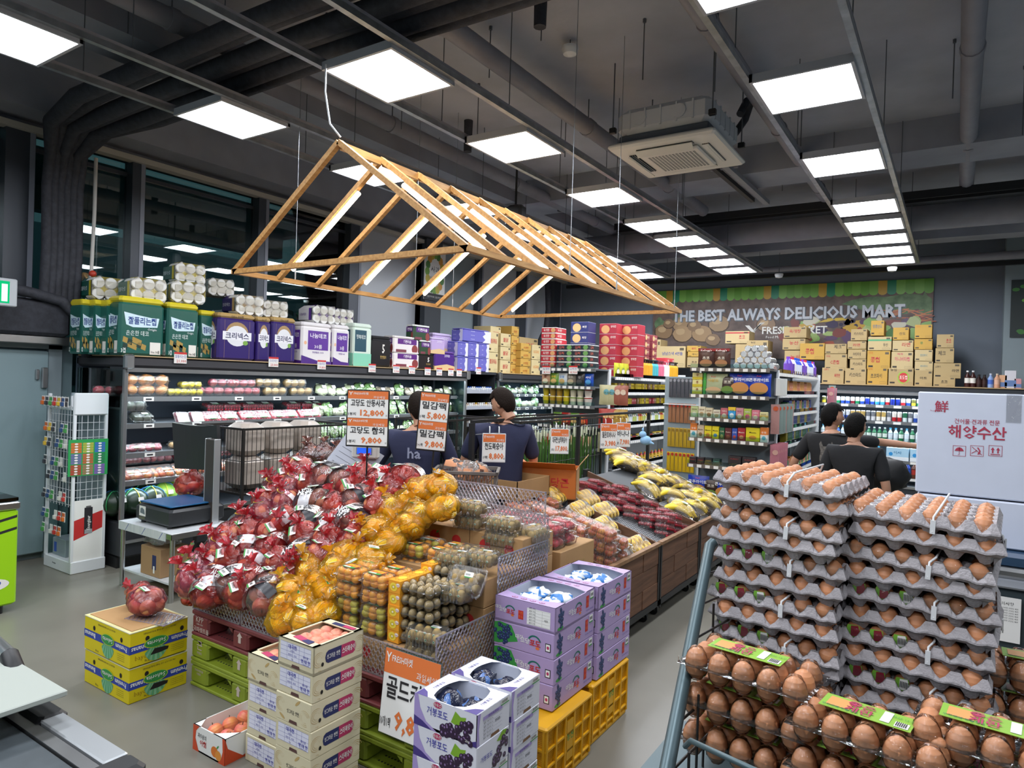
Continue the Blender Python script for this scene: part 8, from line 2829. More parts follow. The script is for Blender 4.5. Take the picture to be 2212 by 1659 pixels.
m_leaf=mat('veg_green','#4f8a3c',rough=.5,col2='#9fc07a',scale=16,rand=.25)
m_leafl=mat('veg_pale','#b9cf9a',rough=.5,col2='#e2e6d0',scale=12,rand=.15)
m_root=mat('veg_root','#8a7a68',rough=.6,col2='#c8bfae',scale=16,rand=.2)
def veg(m,w,h,seed,strips=False):
 t=empty('vegetable_pack',label='x',cat='vegetables')
 c=crumple(w/2,.035,h/2,m,seed,.5,12,8)
 if strips:
  c=MB()
  for k in range(9):
   x=-w/2+w*k/8
   c.tube([(x,.01,-h/2),(x+.01,0,0),(x,.0,h/2)],[.008,.01,.006],m,5)
 add('greens',c,t,(0,0,h/2))
 add('bag_film',crumple(w/2+.012,.045,h/2+.008,m_shrink,seed+9,.12,14,8),t,(0,0,h/2))
 add('label',MB().rect((w*.12,-.055,h*.62),X,Z,-.03,.03,-.02,.02,m_sticker,.0),t)
 return t
vg=[(veg(m_leaf,.17,.2,1),'green leaf pack'),(veg(m_leafl,.18,.17,2),'pale cabbage pack'),(veg(m_root,.16,.13,3),'brown mushroom pack'),(veg(m_leaf,.13,.24,4,True),'long green stalk pack'),(veg(m_leafl,.2,.12,5),'white radish pack')]
for S,i,xs,case_nm,pat in((S1,0,range(700,985,21),'first',[1,1,4,1,0,0,2,2,0,2,1,1,4,1]),(S1,1,range(695,985,20),'first',[1,0,4,0,0,3,0,4,3,3,0,3,0,3,0]),(S1,2,range(690,985,20),'first',[0,3,0,0,3,2,3,0,0,4,0,3,0,0,3]),(S1,3,range(560,985,24),'first',[4,4,1,4,0,1,2,4,0,4,1,2,0,1,4,2,0,1]),
 (S2,0,range(1078,1166,12),'second',[0,1,0,4,2,0,1]),(S2,1,range(1078,1166,12),'second',[4,0,2,1,0,4]),(S2,2,range(1078,1166,13),'second',[2,4,1,0,4]),(S2,3,range(1078,1166,14),'second',[1,4,2,4])):
 for k,px in enumerate(xs):
  pr,ds=vg[pat[k%len(pat)]]
  y,z=Sh(px,i,S,S[i][1]-.1)
  put(pr,(S[i][1]-.12,y,z),(-.55,R.uniform(-.1,.1),PI/2+R.uniform(-.15,.15)),'%s on shelf %s of the %s case, %s along'%(ds,['one','two','three','four'][i],case_nm,nth(k)),'wrapped vegetables in the cases')
  # ================================================================ low table with weighing scale
tx0,tx1,ty0,ty1,tz=-6.03,-5.22,3.06,3.62,.56
o=Vector(((tx0+tx1)/2,(ty0+ty1)/2,0))
t=empty('table',tuple(o),label='low stainless steel table with a marbled film top holding the scale',cat='table')
def mk():
 s=MB();s.T=Matrix.Translation(-o);return s
m_film=mat('marble_film','#d5d8da',rough=.3,col2='#c2c8cc',scale=5,stretch=(6,1,1))
add('table_top',mk().bbox(tx0,tx1,ty0,ty1,tz-.01,tz,m_film,.003),t)
s=mk().box(tx0,tx1-.08,ty0-.004,ty0,tz-.07,tz,m_film)
for k in range(3):
 s.plate((tx0+.14+k*.26,ty0-.004,tz-.035),X,Z,[(-.03,-.03),(-.024,-.03),(.03,.03),(.024,.03)],m_bblue,.001)
add('film_skirt',s,t)
add('apron',mk().box(tx1-.09,tx1,ty0,ty0+.003,tz-.05,tz-.01,m_chrome).box(tx1-.003,tx1,ty0,ty1,tz-.05,tz-.01,m_chrome).box(tx0,tx1,ty1-.003,ty1,tz-.05,tz-.01,m_chrome),t)
for x,y in((tx0+.025,ty0+.025),(tx1-.025,ty0+.025),(tx0+.025,ty1-.025),(tx1-.025,ty1-.025)):
 add('leg',mk().tube([(x,y,0),(x,y,tz-.01)],.019,m_chrome,12),t)
add('lower_shelf',mk().box(tx0+.02,tx1-.02,ty0+.03,ty1-.02,.13,.145,m_film),t)
add('carton',MB().bbox(0,.30,0,.25,0,.24,mat('kraft_plain','#a5835e',rough=.7),.004).rect((.21,0,.13),X,Z,-.03,.03,-.07,.05,m_navy,.001).rect((.21,0,.07),X,Z,-.012,.012,-.04,.02,m_sticker,.002),None,(tx0+.27,ty0+.05,.146),label='kraft carton with a navy print on the lower shelf of the steel table',cat='carton')
add('tray_carton',MB().bbox(0,.3,0,.18,0,.05,mat('kraft_dull','#75654f',rough=.7),.004),None,(tx0+.3,ty0+.02,.0),(0,0,.03),label='flat dull carton on the floor under the steel table',cat='carton')
s=crumple(.16,.14,.06,f_clear,5,.4)
add('plastic_bundle',s,None,(tx0+.42,ty0+.16,.445),label='bundle of clear bags on the carton under the steel table',cat='bags')
m_sc=mat('scale_black','#2e3033',rough=.4)
sx,sy=-5.62,3.36
t=empty('weighing_scale',(sx,sy,tz),label='black weighing scale with blue tray and tall display pole',cat='scale')
add('body',MB().bbox(-.27,.27,-.24,.26,.02,.16,m_sc,.02),t)
add('pan',MB().bbox(-.24,.24,-.22,.22,.175,.185,mat('pan_blue','#1d5c8c',rough=.3),.008).box(-.1,.1,-.1,.1,.16,.176,m_sc),t)
s=MB().rect((-.15,-.24,.10),X,Z,-.05,.05,-.035,.05,m_sticker,.001).plate((-.15,-.24,.10),X,Z,[(-.035,-.01),(.04,-.02),(.03,.02),(.0,.035),(-.03,.03)],cm('#6f7a80'),.002).rect((-.15,-.24,.10),X,Z,-.05,.04,-.062,-.04,cm('#5a5a44'),.001)
add('label',s,t)
for x in(-.2,.2):
 add('foot',MB().lathe([(.02,0),(.02,.022)],m_black,10,(x,-.2,0)),t)
add('pole',MB().bbox(.17,.30,.12,.17,.0,.73,mat('pole_brown','#3d3733',rough=.35),.006).bbox(.165,.172,.115,.175,.0,.73,m_alu,.002).bbox(.298,.305,.115,.175,.0,.73,m_alu,.002),t)
rot=Euler((-.12,0,0)).to_matrix()
s=MB()
vs=[]
for j in range(2):
 for k in range(9):
  u=k/8
  x=-.23+.46*u
  yb_=.22+.03*math.sin(PI*u)
  for dy in(0,.045):
   vs.append((x,yb_+dy-j*.05,.42+j*.42-(.02*math.sin(PI*u) if j else 0)))
fs=[]
for k in range(8):
 a=k*2
 fs+=[(a,a+2,a+20,a+18),(a+1,a+19,a+21,a+3),(a+18,a+20,a+21,a+19),(a,a+1,a+3,a+2)]
fs+=[(0,18,19,1),(16,17,35,34)]
s.add(vs,fs,m_sc)
mo=add('display',s,t,(-.02,.0,0),(0,0,.35))
c=CC+4.55*ray(790,975)
t=empty('weighing_scale',(c.x,c.y,c.z),label='cream scale read-out with a lit blue screen behind the apple pile',cat='scale')
m_sw=mat('scale_cream','#cfcfca',rough=.4)
add('read_out',MB().bbox(-.09,.09,-.03,.03,-.045,.045,m_sw,.01),t)
add('screen',MB().rect((.0,-.0305,.005),X,Z,-.055,.055,-.024,.024,mat('lcd_rim','#7f8a92')).rect((.0,-.0305,.005),X,Z,-.048,.048,-.02,.02,glow('lcd_blue','#2b5cff',1.4),.002),t)
add('pole',MB().box(-.02,.02,-.012,.012,-.3,-.045,m_sw).bbox(-.14,.14,-.12,.12,-.40,-.3,m_sw,.02).box(-.12,.12,-.1,.1,-c.z,-.40,m_shelf),t)
t.rotation_euler=(0,0,.45)
# ================================================================ price signs
def sign(w,h,items,lab,px,py,wd,rz,frame=m_black,pole=None,single=False,hooks=False):
 """items: list of (product, price, small); origin top centre"""
 c=CC+wd*ray(px,py)
 t=empty('price_sign',tuple(c),(0,0,rz),label=lab,cat='price sign')
 add('frame',MB().bbox(-w/2,w/2,0,.008,-h,0,frame,.003),t)
 s=MB()
 n=len(items)
 b=.008 if frame is m_black else .006
 ih=(h-2*b)/n
 for i,(a,pr,sm) in enumerate(items):
  z1=-b-i*ih
  z0=z1-ih+.002
  o=Vector((0,0,(z0+z1)/2))
  H2,W2=(z1-z0)/2,w/2-b
  s.rect(o,X,Z,-W2,W2,-H2,H2,m_whp,.001)
  s.rect(o,X,Z,-W2,W2,H2*.42,H2,m_org,.002)
  s.text('FRESH마켓',o+X*(-W2*.35)+Z*H2*.80,X,Z,H2*.16,m_whp,.003,wid=W2*.75,fat=1)
  s.plate(o+X*(-W2*.86)+Z*H2*.8,X,Z,[(-.1*W2,.12*H2),(-.02*W2,-.02*H2),(-.02*W2,-.12*H2),(.02*W2,-.12*H2),(.02*W2,-.02*H2),(.1*W2,.12*H2),(.06*W2,.12*H2),(0,.03*H2),(-.06*W2,.12*H2)],m_whp,.003)
  s.text('과일세일',o+X*W2*.55+Z*H2*.56,X,Z,H2*.16,m_whp,.003,wid=W2*.7)
  s.text(a,o+Z*H2*.10,X,Z,H2*.44,m_blk,.003,wid=W2*1.7,fat=2)
  s.text(pr,o+X*W2*.22-Z*H2*.60,X,Z,H2*.46,m_org,.003,wid=W2*1.35,fat=3)
  s.text(sm,o-X*W2*.78-Z*H2*.72,X,Z,H2*.2,m_blk,.003,wid=W2*.38,fat=1)
  s.text('원',o+X*W2*.93-Z*H2*.78,X,Z,H2*.12,m_blk,.003)
 add('print',s,t)
 if pole:
  add('pole',MB().tube([(pole[1],.012,-h*.6),(pole[1],.012,-pole[0])],.006,m_black,8),t)
 if hooks:
  add('hook',MB().tube([(-w*.2,.0,.0),(-w*.2,.004,.04),(-w*.2,.02,.045)],.004,m_white,6).tube([(w*.2,.0,.0),(w*.2,.004,.04),(w*.2,.02,.045)],.004,m_white,6),t)
 return t
sign(.27,.355,[('고당도 안동사과','12,800','1봉지'),('고당도 참외','9,800','1봉지')],'black-framed double price sign for apples at 12,800',796,842,4.2,.5,pole=(.9,.0))
sign(.20,.385,[('밀감팩','5,800','1팩'),('밀감팩','9,800','1+1팩')],'black-framed tilted double sign for mandarins at 5,800',941,847,4.4,.5,pole=(.9,.02)).rotation_euler=(0,.06,.52)
sign(.165,.205,[('천도복숭아','8,800','1팩')],'hanging white sign for nectarines at 8,800',1068,936,4.75,.7,frame=m_white,hooks=True)
sign(.155,.21,[('대극천 납작복숭아','17,800','1박스')],'hanging white sign for flat peaches at 17,800',1210,926,5.6,.7,frame=m_white,hooks=True)
sign(.18,.26,[('델몬트바나나','3,980','1손')],'hanging sign for bananas at 3,980, left of a pair',1316,915,7.0,.75,frame=m_white,hooks=True)
sign(.165,.26,[('바나나','7,980','1손')],'hanging sign for bananas at 7,980, right of a pair',1347,913,7.2,.75,frame=m_white,hooks=True)
g=sign(.33,.38,[('골드키위','9,800','10개/1팩')],'large gold kiwi price sign standing in front of the pallets',893,1413,2.98,.0,frame=m_case_glass)
g.rotation_euler=(-.10,.0,.0)
cb=CC+7.0*ray(1395,945)
t=empty('ornament',tuple(cb),label='pale blue plush bird hanging at the end of the rail',cat='ornament')
m_bb=mat('plush_blue','#8fbbe0',rough=.8)
add('body',MB().ball((0,0,-.03),(.06,.05,.05),m_bb,12,8).ball((-.03,-.01,.03),(.04,.035,.035),m_bb,10,7).ball((-.03,-.01,.08),(.012,.012,.02),m_bb,8,6).tube([(.05,0,-.05),(.09,0,-.06)],[.02,.006],m_bb,7),t)
add('strap',MB().tube([(-.03,0,.09),(-.02,0,.16),(0,0,.2)],.004,m_white,6),t)
for i,(px,py,a,b) in enumerate([(390,773,'잘풀리는집','21,000'),(591,782,'크리넥스','23,000'),(695,788,'나눔데코','19,800'),(804,795,'행복데코','10,900'),(856,797,'천연펄프','9,900'),(890,799,'키친타올','8,900'),(924,802,'크리넥스','7,900'),(949,803,'물티슈','7,900'),(974,804,'티슈','6,900'),(992,805,'티슈','5,900'),(1034,801,'볶음면','9,900'),(1180,799,'육개장','8,900'),(1238,799,'김치면','8,900')]):
 p=onX(px,py,-6.415) if i<11 else onY(px,py,7.975)
 s=MB().box(-.065,.065,0,.002,-.055,.055,m_tag)
 s.rect((0,0,0),X,Z,-.065,.065,.035,.055,m_red,.001).text(a,(0,0,.012),X,Z,.026,m_bblue,.001,wid=.11).text(b,(.01,0,-.032),X,Z,.03,m_red,.001,wid=.1,fat=1)
 add('shelf_sign',s,None,p,(0,0,PI/2 if i<11 else 0),label='small paper price card reading %s %s, %s along the shelf edge'%(a,b,nth(i)),cat='price card')
 # ================================================================ banner on the rear wall (flat print)
bx0,bx1,bz0,bz1,by=-5.40,-.385,2.45,3.845,13.56
m_soil=mat('banner_soil','#7d6a63',rough=.5,col2='#574b47',scale=5,detail=6)
m_bgr=mat('banner_green','#4c6a48',rough=.5,col2='#7c9a70',scale=6,detail=5)
t=empty('banner',(0,by,0),label='wide printed banner THE BEST ALWAYS DELICIOUS MART with vegetables',cat='banner')
add('board',MB().box(bx0,bx1,0,.03,bz0,bz1,m_soil),t)
s=MB()
O=Vector((0,0,0))
def bp(px,py):
 v=onY(px,py,by);return v.x,v.z
q=random.Random(4)
NB=[0]
def blob(cx,cz,rx,rz,m,l,n=14,j=.25):
 NB[0]+=1
 l+=NB[0]*2e-5
 s.plate(O,X,Z,[(min(bx1-.02,max(bx0+.02,cx+rx*(1+q.uniform(-j,j))*math.cos(2*PI*k/n))),min(bz1-.02,cz+rz*(1+q.uniform(-j,j))*math.sin(2*PI*k/n))) for k in range(n)],m,l)
for px,py,rx,rz in((1440,655,.25,.13),(1475,690,.2,.1),(1940,655,.55,.16),(2000,660,.12,.2),(1880,655,.4,.12),(1425,700,.1,.12)):
 blob(*bp(px,py),rx,rz,m_bgr,.0010)
for px,py,r,c in((1434,717,.13,'#9c7f5f'),(1470,701,.12,'#a78b69'),(1474,722,.14,'#b0936f'),(1516,722,.14,'#ab8d68'),(1553,700,.14,'#a58a68'),(1500,705,.1,'#8f755a'),(1655,702,.12,'#93785d'),(1540,735,.1,'#8f755a'),(1445,700,.08,'#8c7258')):
 x,z=bp(px,py);r*=1.55
 blob(x,z,r,r*.8,cm('#4e3d30'),.0014,16,.05);blob(x,z+.01,r*.93,r*.74,cm(c),.0016,16,.06);blob(x-r*.2,z+r*.25,r*.45,r*.3,cm('#c4a881'),.0018,12,.1)
for k in range(70):
 px,py=q.uniform(1690,2010),q.uniform(690,745)
 blob(*bp(px,py),q.uniform(.05,.16),q.uniform(.04,.1),cm(q.choice(['#4f7f3f','#6ea04a','#8fb866','#b8c48a','#7d3a34','#a8503a','#5b3f66','#3a2f52','#caa23a','#a3bb72','#d8d4c0'])),.0014+k*.00001,9,.3)
for k in range(30):
 px,py=q.uniform(1905,2005),q.uniform(668,700)
 x,z=bp(px,py);a=q.uniform(-.5,.5)
 s.plate(O,X,Z,[(x-.12,z-.01+a*.12),(x+.12,z-.01-a*.12),(x+.12,z+.006-a*.12),(x-.12,z+.006+a*.12)],cm(q.choice(['#b8603a','#a04a30','#cc7a48'])),.0022+k*.00001)
for k in range(24):
 x,z=bp(q.uniform(1815,1850),q.uniform(692,722));s.disc(O,X,Z,x,z,.035,.035,cm('#2c2748'),.0024,9)
x,z=bp(1800,696);s.plate(O,X,Z,[(x-.25,z),(x-.1,z+.07),(x+.15,z+.08),(x+.35,z+.02),(x+.15,z+.03),(x-.1,z+.01)],cm('#d8b83a'),.0024)
add('print',s,t)
s=MB()
aw=['#4e9a3e','#7cb342','#7cb342','#c99a3a','#1f8f6a','#7cb342','#6ab04a']
n=36
wdt=(bx1-bx0)/n
for k in range(n):
 x0=bx0+k*wdt
 c=['#6aa83e','#79b54a','#c9a23a','#1e8c68','#7cb84e','#6aa83e','#79b54a'][k%7] if k else '#6aa83e'
 s.plate(O,X,Z,[(x0,bz1-.2)]+[(x0+wdt/2-wdt/2*math.cos(a),bz1-.2-.055*math.sin(a)) for a in np.linspace(.3,PI-.3,6)]+[(x0+wdt,bz1-.2),(x0+wdt,bz1),(x0,bz1)],cm(c),.003)
add('awning_print',s,t)
s=MB()
a,b=onY(1452,686,by-.03),onY(1955,668,by-.03)
s.text('THE BEST ALWAYS DELICIOUS MART',((a.x+b.x)/2,-.03,(a.z+b.z)/2+.005),X,Z,.235,mat('letter_face','#c9d0da',rough=.35),.0,wid=b.x-a.x,fat=4)
add('raised_lettering',s,t)
s=MB()
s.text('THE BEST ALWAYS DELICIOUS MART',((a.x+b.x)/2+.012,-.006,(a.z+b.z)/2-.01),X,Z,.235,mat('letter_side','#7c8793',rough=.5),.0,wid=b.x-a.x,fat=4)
a=onY(1641,716,by)
s.text('FRESH MAKET',(a.x+.62,0,a.z+.02),X,Z,.15,m_whp,.004,wid=1.15,fat=2).text('Food Material Convenience',(a.x+.52,0,a.z-.11),X,Z,.05,m_whp,.004,wid=.8)
for k,dx in enumerate((0,.06,.12)):
 s.plate((a.x-.12,0,a.z),X,Z,[(.0,-.02+.03*k),(.03,.0+.02*k),(.15+dx*.5,.17),(.12+dx*.5,.17)],m_whp,.004)
s.plate((a.x-.12,0,a.z),X,Z,[(-.16,.12),(-.08,.12),(.03,.0),(.03,-.14),(-.03,-.14),(-.03,-.01)],m_whp,.004)
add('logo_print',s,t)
v=onX(1008,612,-7.44)
s=MB().box(0,.012,-.27,.27,-.42,.42,m_whp)
for k in range(16):
 a=2*PI*k/16
 s.disc((.012,0,.05),Y,Z,.2*math.cos(a),.3*math.sin(a),.06,.07,cm(['#7aa84a','#c8b84a','#d8a04a','#5a8a4a'][k%4]),.001+k*.0001,9)
s.text('사과',(.012,0,.1),Y,Z,.09,m_blk,.003,wid=.22).text('안심 먹거리',(.012,0,-.06),Y,Z,.08,m_blk,.003,wid=.26).rect((.012,0,0),Y,Z,-.27,.27,-.42,-.3,m_case,.004).text('안심 먹거리 안심 먹거리',(.012,0,-.36),Y,Z,.03,m_whp,.006,wid=.4)
add('poster',s,None,(-7.44,8.84,v.z),label='white poster with a fruit wreath on the dark pier',cat='poster')
s=MB().box(0,.45,0,.02,-.45,.45,mat('poster_dark','#1f2a2a',rough=.4))
for k in range(14):
 s.disc((.22,0,.25-.5*(k>8)),X,Z,q.uniform(-.18,.18),q.uniform(-.15,.15),.05,.03,cm(['#6aa83e','#3f7a34','#9a3a6a'][k%3]),.001+k*.0001,8)
for k in range(5):
 s.rect((.28,0,0),X,Z,-.02,.12,-.1+k*.05,-.08+k*.05,m_whp,.001)
v=onY(2183,667,13.18)
add('poster',s,None,(v.x,13.17,v.z),label='dark poster with green leaves on the pier at the right',cat='poster')
# ================================================================ things in and round the cages
m_sack=mat('sack_film','#b5aaa0',rough=.25,bump=.3,bscale=20,var=.1)
for i in range(3):
 for j in range(2):
  s=MB().bbox(-.16,.16,-.135,.135,-.15,.15,m_sack,.05)
  add('rice_sack',s,None,(-5.6,3.98+i*.34,.94+j*.31),label='pale clear-wrapped sack in the black cage, %s, %s'%(nth(i),['lower','upper'][j]),cat='sack',group='sacks in the cage')
bagO=fruit_bag('onion_bag',ME_APPLE2,f_brown,f_brown,31,'x','onion bag','brown bags of onions',style='none')
for i,(px,py) in enumerate([(672,985),(700,985),(655,996),(718,994)]):
 put(bagO,CC+5.3*ray(px,py),(0,0,i),'tied brown bag of onions, %s from the left in the cage'%['second','third','first','fourth'][i],'brown bags of onions',1.15)
put(bagA['r'],CC+6.3*ray(410,1045),(0,0,0),'tied red bag of onions by the watermelons behind the scale','bags on the banana carton',1.5)
s=MB().box(-.15,.15,-.002,.002,-.2,.2,mat('paper_grey','#a9adb8',rough=.5))
for k in range(9):
 s.rect((0,-.002,0),X,Z,-.12,.12,-.16+k*.038,-.158+k*.038,m_blk,.001)
add('price_list',s,None,CC+4.5*ray(752,1012),(-.5,.5,.5),label='tilted printed price list card behind the apple pile',cat='card')
c=CC+5.0*ray(1008,1040)
m_bk=mat('basket_grey','#6f6a66',rough=.5)
t=empty('basket',(c.x,c.y,c.z-.12),(0,0,.55),label='grey plastic shopping basket of bagged goods between the customers',cat='basket')
s=MB()
for k in range(22):
 for y in(-.16,.16):
  s.box(-.22+k*.0205,-.214+k*.0205,y-.003,y+.003,0,.2,m_bk)
for k in range(16):
 for x in(-.22,.22):
  s.box(x-.003,x+.003,-.16+k*.021,-.154+k*.021,0,.2,m_bk)
for z in(0,.06,.12,.19):
 s.box(-.225,.225,-.165,-.158,z,z+.012,m_bk).box(-.225,.225,.158,.165,z,z+.012,m_bk).box(-.225,-.218,-.165,.165,z,z+.012,m_bk).box(.218,.225,-.165,.165,z,z+.012,m_bk)
add('wall_bars',s,t,kind='stuff')
add('rim',MB().box(-.24,.24,-.18,-.16,.195,.215,m_bk).box(-.24,.24,.16,.18,.195,.215,m_bk).box(-.24,-.22,-.18,.18,.195,.215,m_bk).box(.22,.24,-.18,.18,.195,.215,m_bk),t)
add('basket_floor',MB().box(-.22,.22,-.16,.16,0,.006,m_bk).box(-.1,.1,-.1,.1,-(c.z-.12),0,m_shelf),t)
for i in range(3):
 add('bread_bag',crumple(.11,.09,.1,f_clear,i+20,.3,16,9,m2=mat('bread_tan','#c98a62',rough=.7),frac=.12),None,(c.x-.1+.1*i,c.y-.02,c.z+.06),label='clear bag of tan bread in the basket, %s'%nth(i),cat='bread bag',group='bags in the basket')
m_on=mat('leek_green','#4f7a35',rough=.5,rand=.2);m_onw=mat('leek_white','#d6dcc2',rough=.5)
k=0
me_l=[MB().tube([(0,0,0),(.01,0,.3),(.015,.01,.52)],[.006,.009,.005],m_on,5).tube([(0,0,.52),(.005,0,.62)],[.008,.007],m_onw,5).tube([(.02,0,.0),(.03,.01,.35),(.02,.01,.5)],[.004,.006,.005],m_on,5).mesh('spring_onion') for _ in range(2)]
for i in range(34):
 for j in range(3):
  o=bpy.data.objects.new('spring_onion',me_l[(i+j)%2]);COL.objects.link(o)
  o.location=(-3.72-j*.12+R.uniform(-.02,.02),5.82+i*.052,.72+R.uniform(-.03,.03));o.rotation_euler=(R.uniform(-.06,.06),R.uniform(-.06,.06),R.uniform(0,6))
  tag(o,'green spring onion bundle standing in the cage, %s from the front, %s row'%(nth(i),nth(j)),'spring onions','spring onions in the cage')
c=CC+6.0*ray(1190,1022)
t=empty('carrot_carton',(c.x,c.y,c.z),(0,0,.4),label='orange carrot carton with open flaps beside the second customer',cat='carton')
m_oc=mat('carton_carrot','#c9702c',rough=.6)
s=MB().box(-.24,.24,-.16,-.154,-.2,.06,m_oc).box(-.24,.24,.154,.16,-.2,.06,m_oc).box(-.24,-.234,-.16,.16,-.2,.06,m_oc).box(.234,.24,-.16,.16,-.2,.06,m_kraft).box(-.24,.24,-.16,.16,-.2,-.19,m_krafti)
s.obox((0,-.22,.09),(.47,.13,.004),Euler((-.5,0,0)).to_matrix(),m_oc).obox((-.29,0,.10),(.12,.3,.004),Euler((0,.6,0)).to_matrix(),m_oc).obox((.28,0,.12),(.12,.3,.004),Euler((0,-.9,0)).to_matrix(),m_kraft)
s.box(-.2,.2,-.12,.12,-c.z,-.2,m_shelf)
add('box',s,t)
add('print',MB().text('당근',(.1,-.16,-.06),X,Z,.07,m_red,.001,fat=2),t)
# ================================================================ people
m_skin=mat('skin','#b98a70',rough=.5,var=.05,scale=6)
m_hair=mat('hair_black','#0b0908',rough=.7,spec=.15,bump=.5,bscale=120)
m_hairb=mat('hair_brown','#1a110c',rough=.7,spec=.15,bump=.5,bscale=120)
def skin_mesh(nm,nodes,edges,m,levels=2,root=0):
 me=bpy.data.meshes.new(nm)
 me.from_pydata([n[0] for n in nodes],edges,[])
 o=bpy.data.objects.new(nm,me);COL.objects.link(o)
 mod=o.modifiers.new('skin','SKIN');mod.use_smooth_shade=True
 me.skin_vertices.new()if not me.skin_vertices else None
 for i,n in enumerate(nodes):
  r=n[1]
  me.skin_vertices[0].data[i].radius=r if isinstance(r,(tuple,list)) else(r,r)
  me.skin_vertices[0].data[i].use_root=i==root
 sb=o.modifiers.new('sub','SUBSURF');sb.levels=levels;sb.render_levels=levels
 dg=bpy.context.evaluated_depsgraph_get()
 m2=bpy.data.meshes.new_from_object(o.evaluated_get(dg),depsgraph=dg)
 bpy.data.objects.remove(o);m2.name=nm;m2.materials.clear();m2.materials.append(m)
 m2.polygons.foreach_set('use_smooth',[True]*len(m2.polygons))
 return m2
def hand(sgn,wrist,d,point=False):
 """five fingers rooted in the palm; returns nodes, edges to append"""
 d=Vector(d).normalized();wrist=Vector(wrist)
 side=d.cross(Z).normalized() if abs(d.z)<.9 else Vector((0,1,0))*1.0
 nrm=side.cross(d).normalized()
 N=[(wrist,(.021,.026)),(wrist+d*.05,(.018,.034)),(wrist+d*.085,(.014,.034))]
 E_=[(0,1),(1,2)]
 for k,(off,L) in enumerate(((-.03,.065),(-.01,.078),(.01,.074),(.029,.058))):
  cl=.0 if(point and k==0) else(.9 if point else .35)
  a=len(N)
  b=wrist+d*.09+side*off
  p1=b+(d*math.cos(cl*.6)-nrm*sgn*0-Z*math.sin(cl*.6))*L*.45
  p2=p1+(d*math.cos(cl*1.6)-Z*math.sin(cl*1.6))*L*.3
  p3=p2+(d*math.cos(cl*2.4)-Z*math.sin(cl*2.4))*L*.25
  N+=[(b,.010),(p1,.009),(p2,.008),(p3,.007)]
  E_+=[(2,a),(a,a+1),(a+1,a+2),(a+2,a+3)]
 a=len(N)
 N+=[(wrist+d*.04-side*.035,.011),(wrist+d*.07-side*.05-Z*.01,.010),(wrist+d*.1-side*.048-Z*.02,.008)]
 E_+=[(1,a),(a,a+1),(a+1,a+2)]
 return N,E_
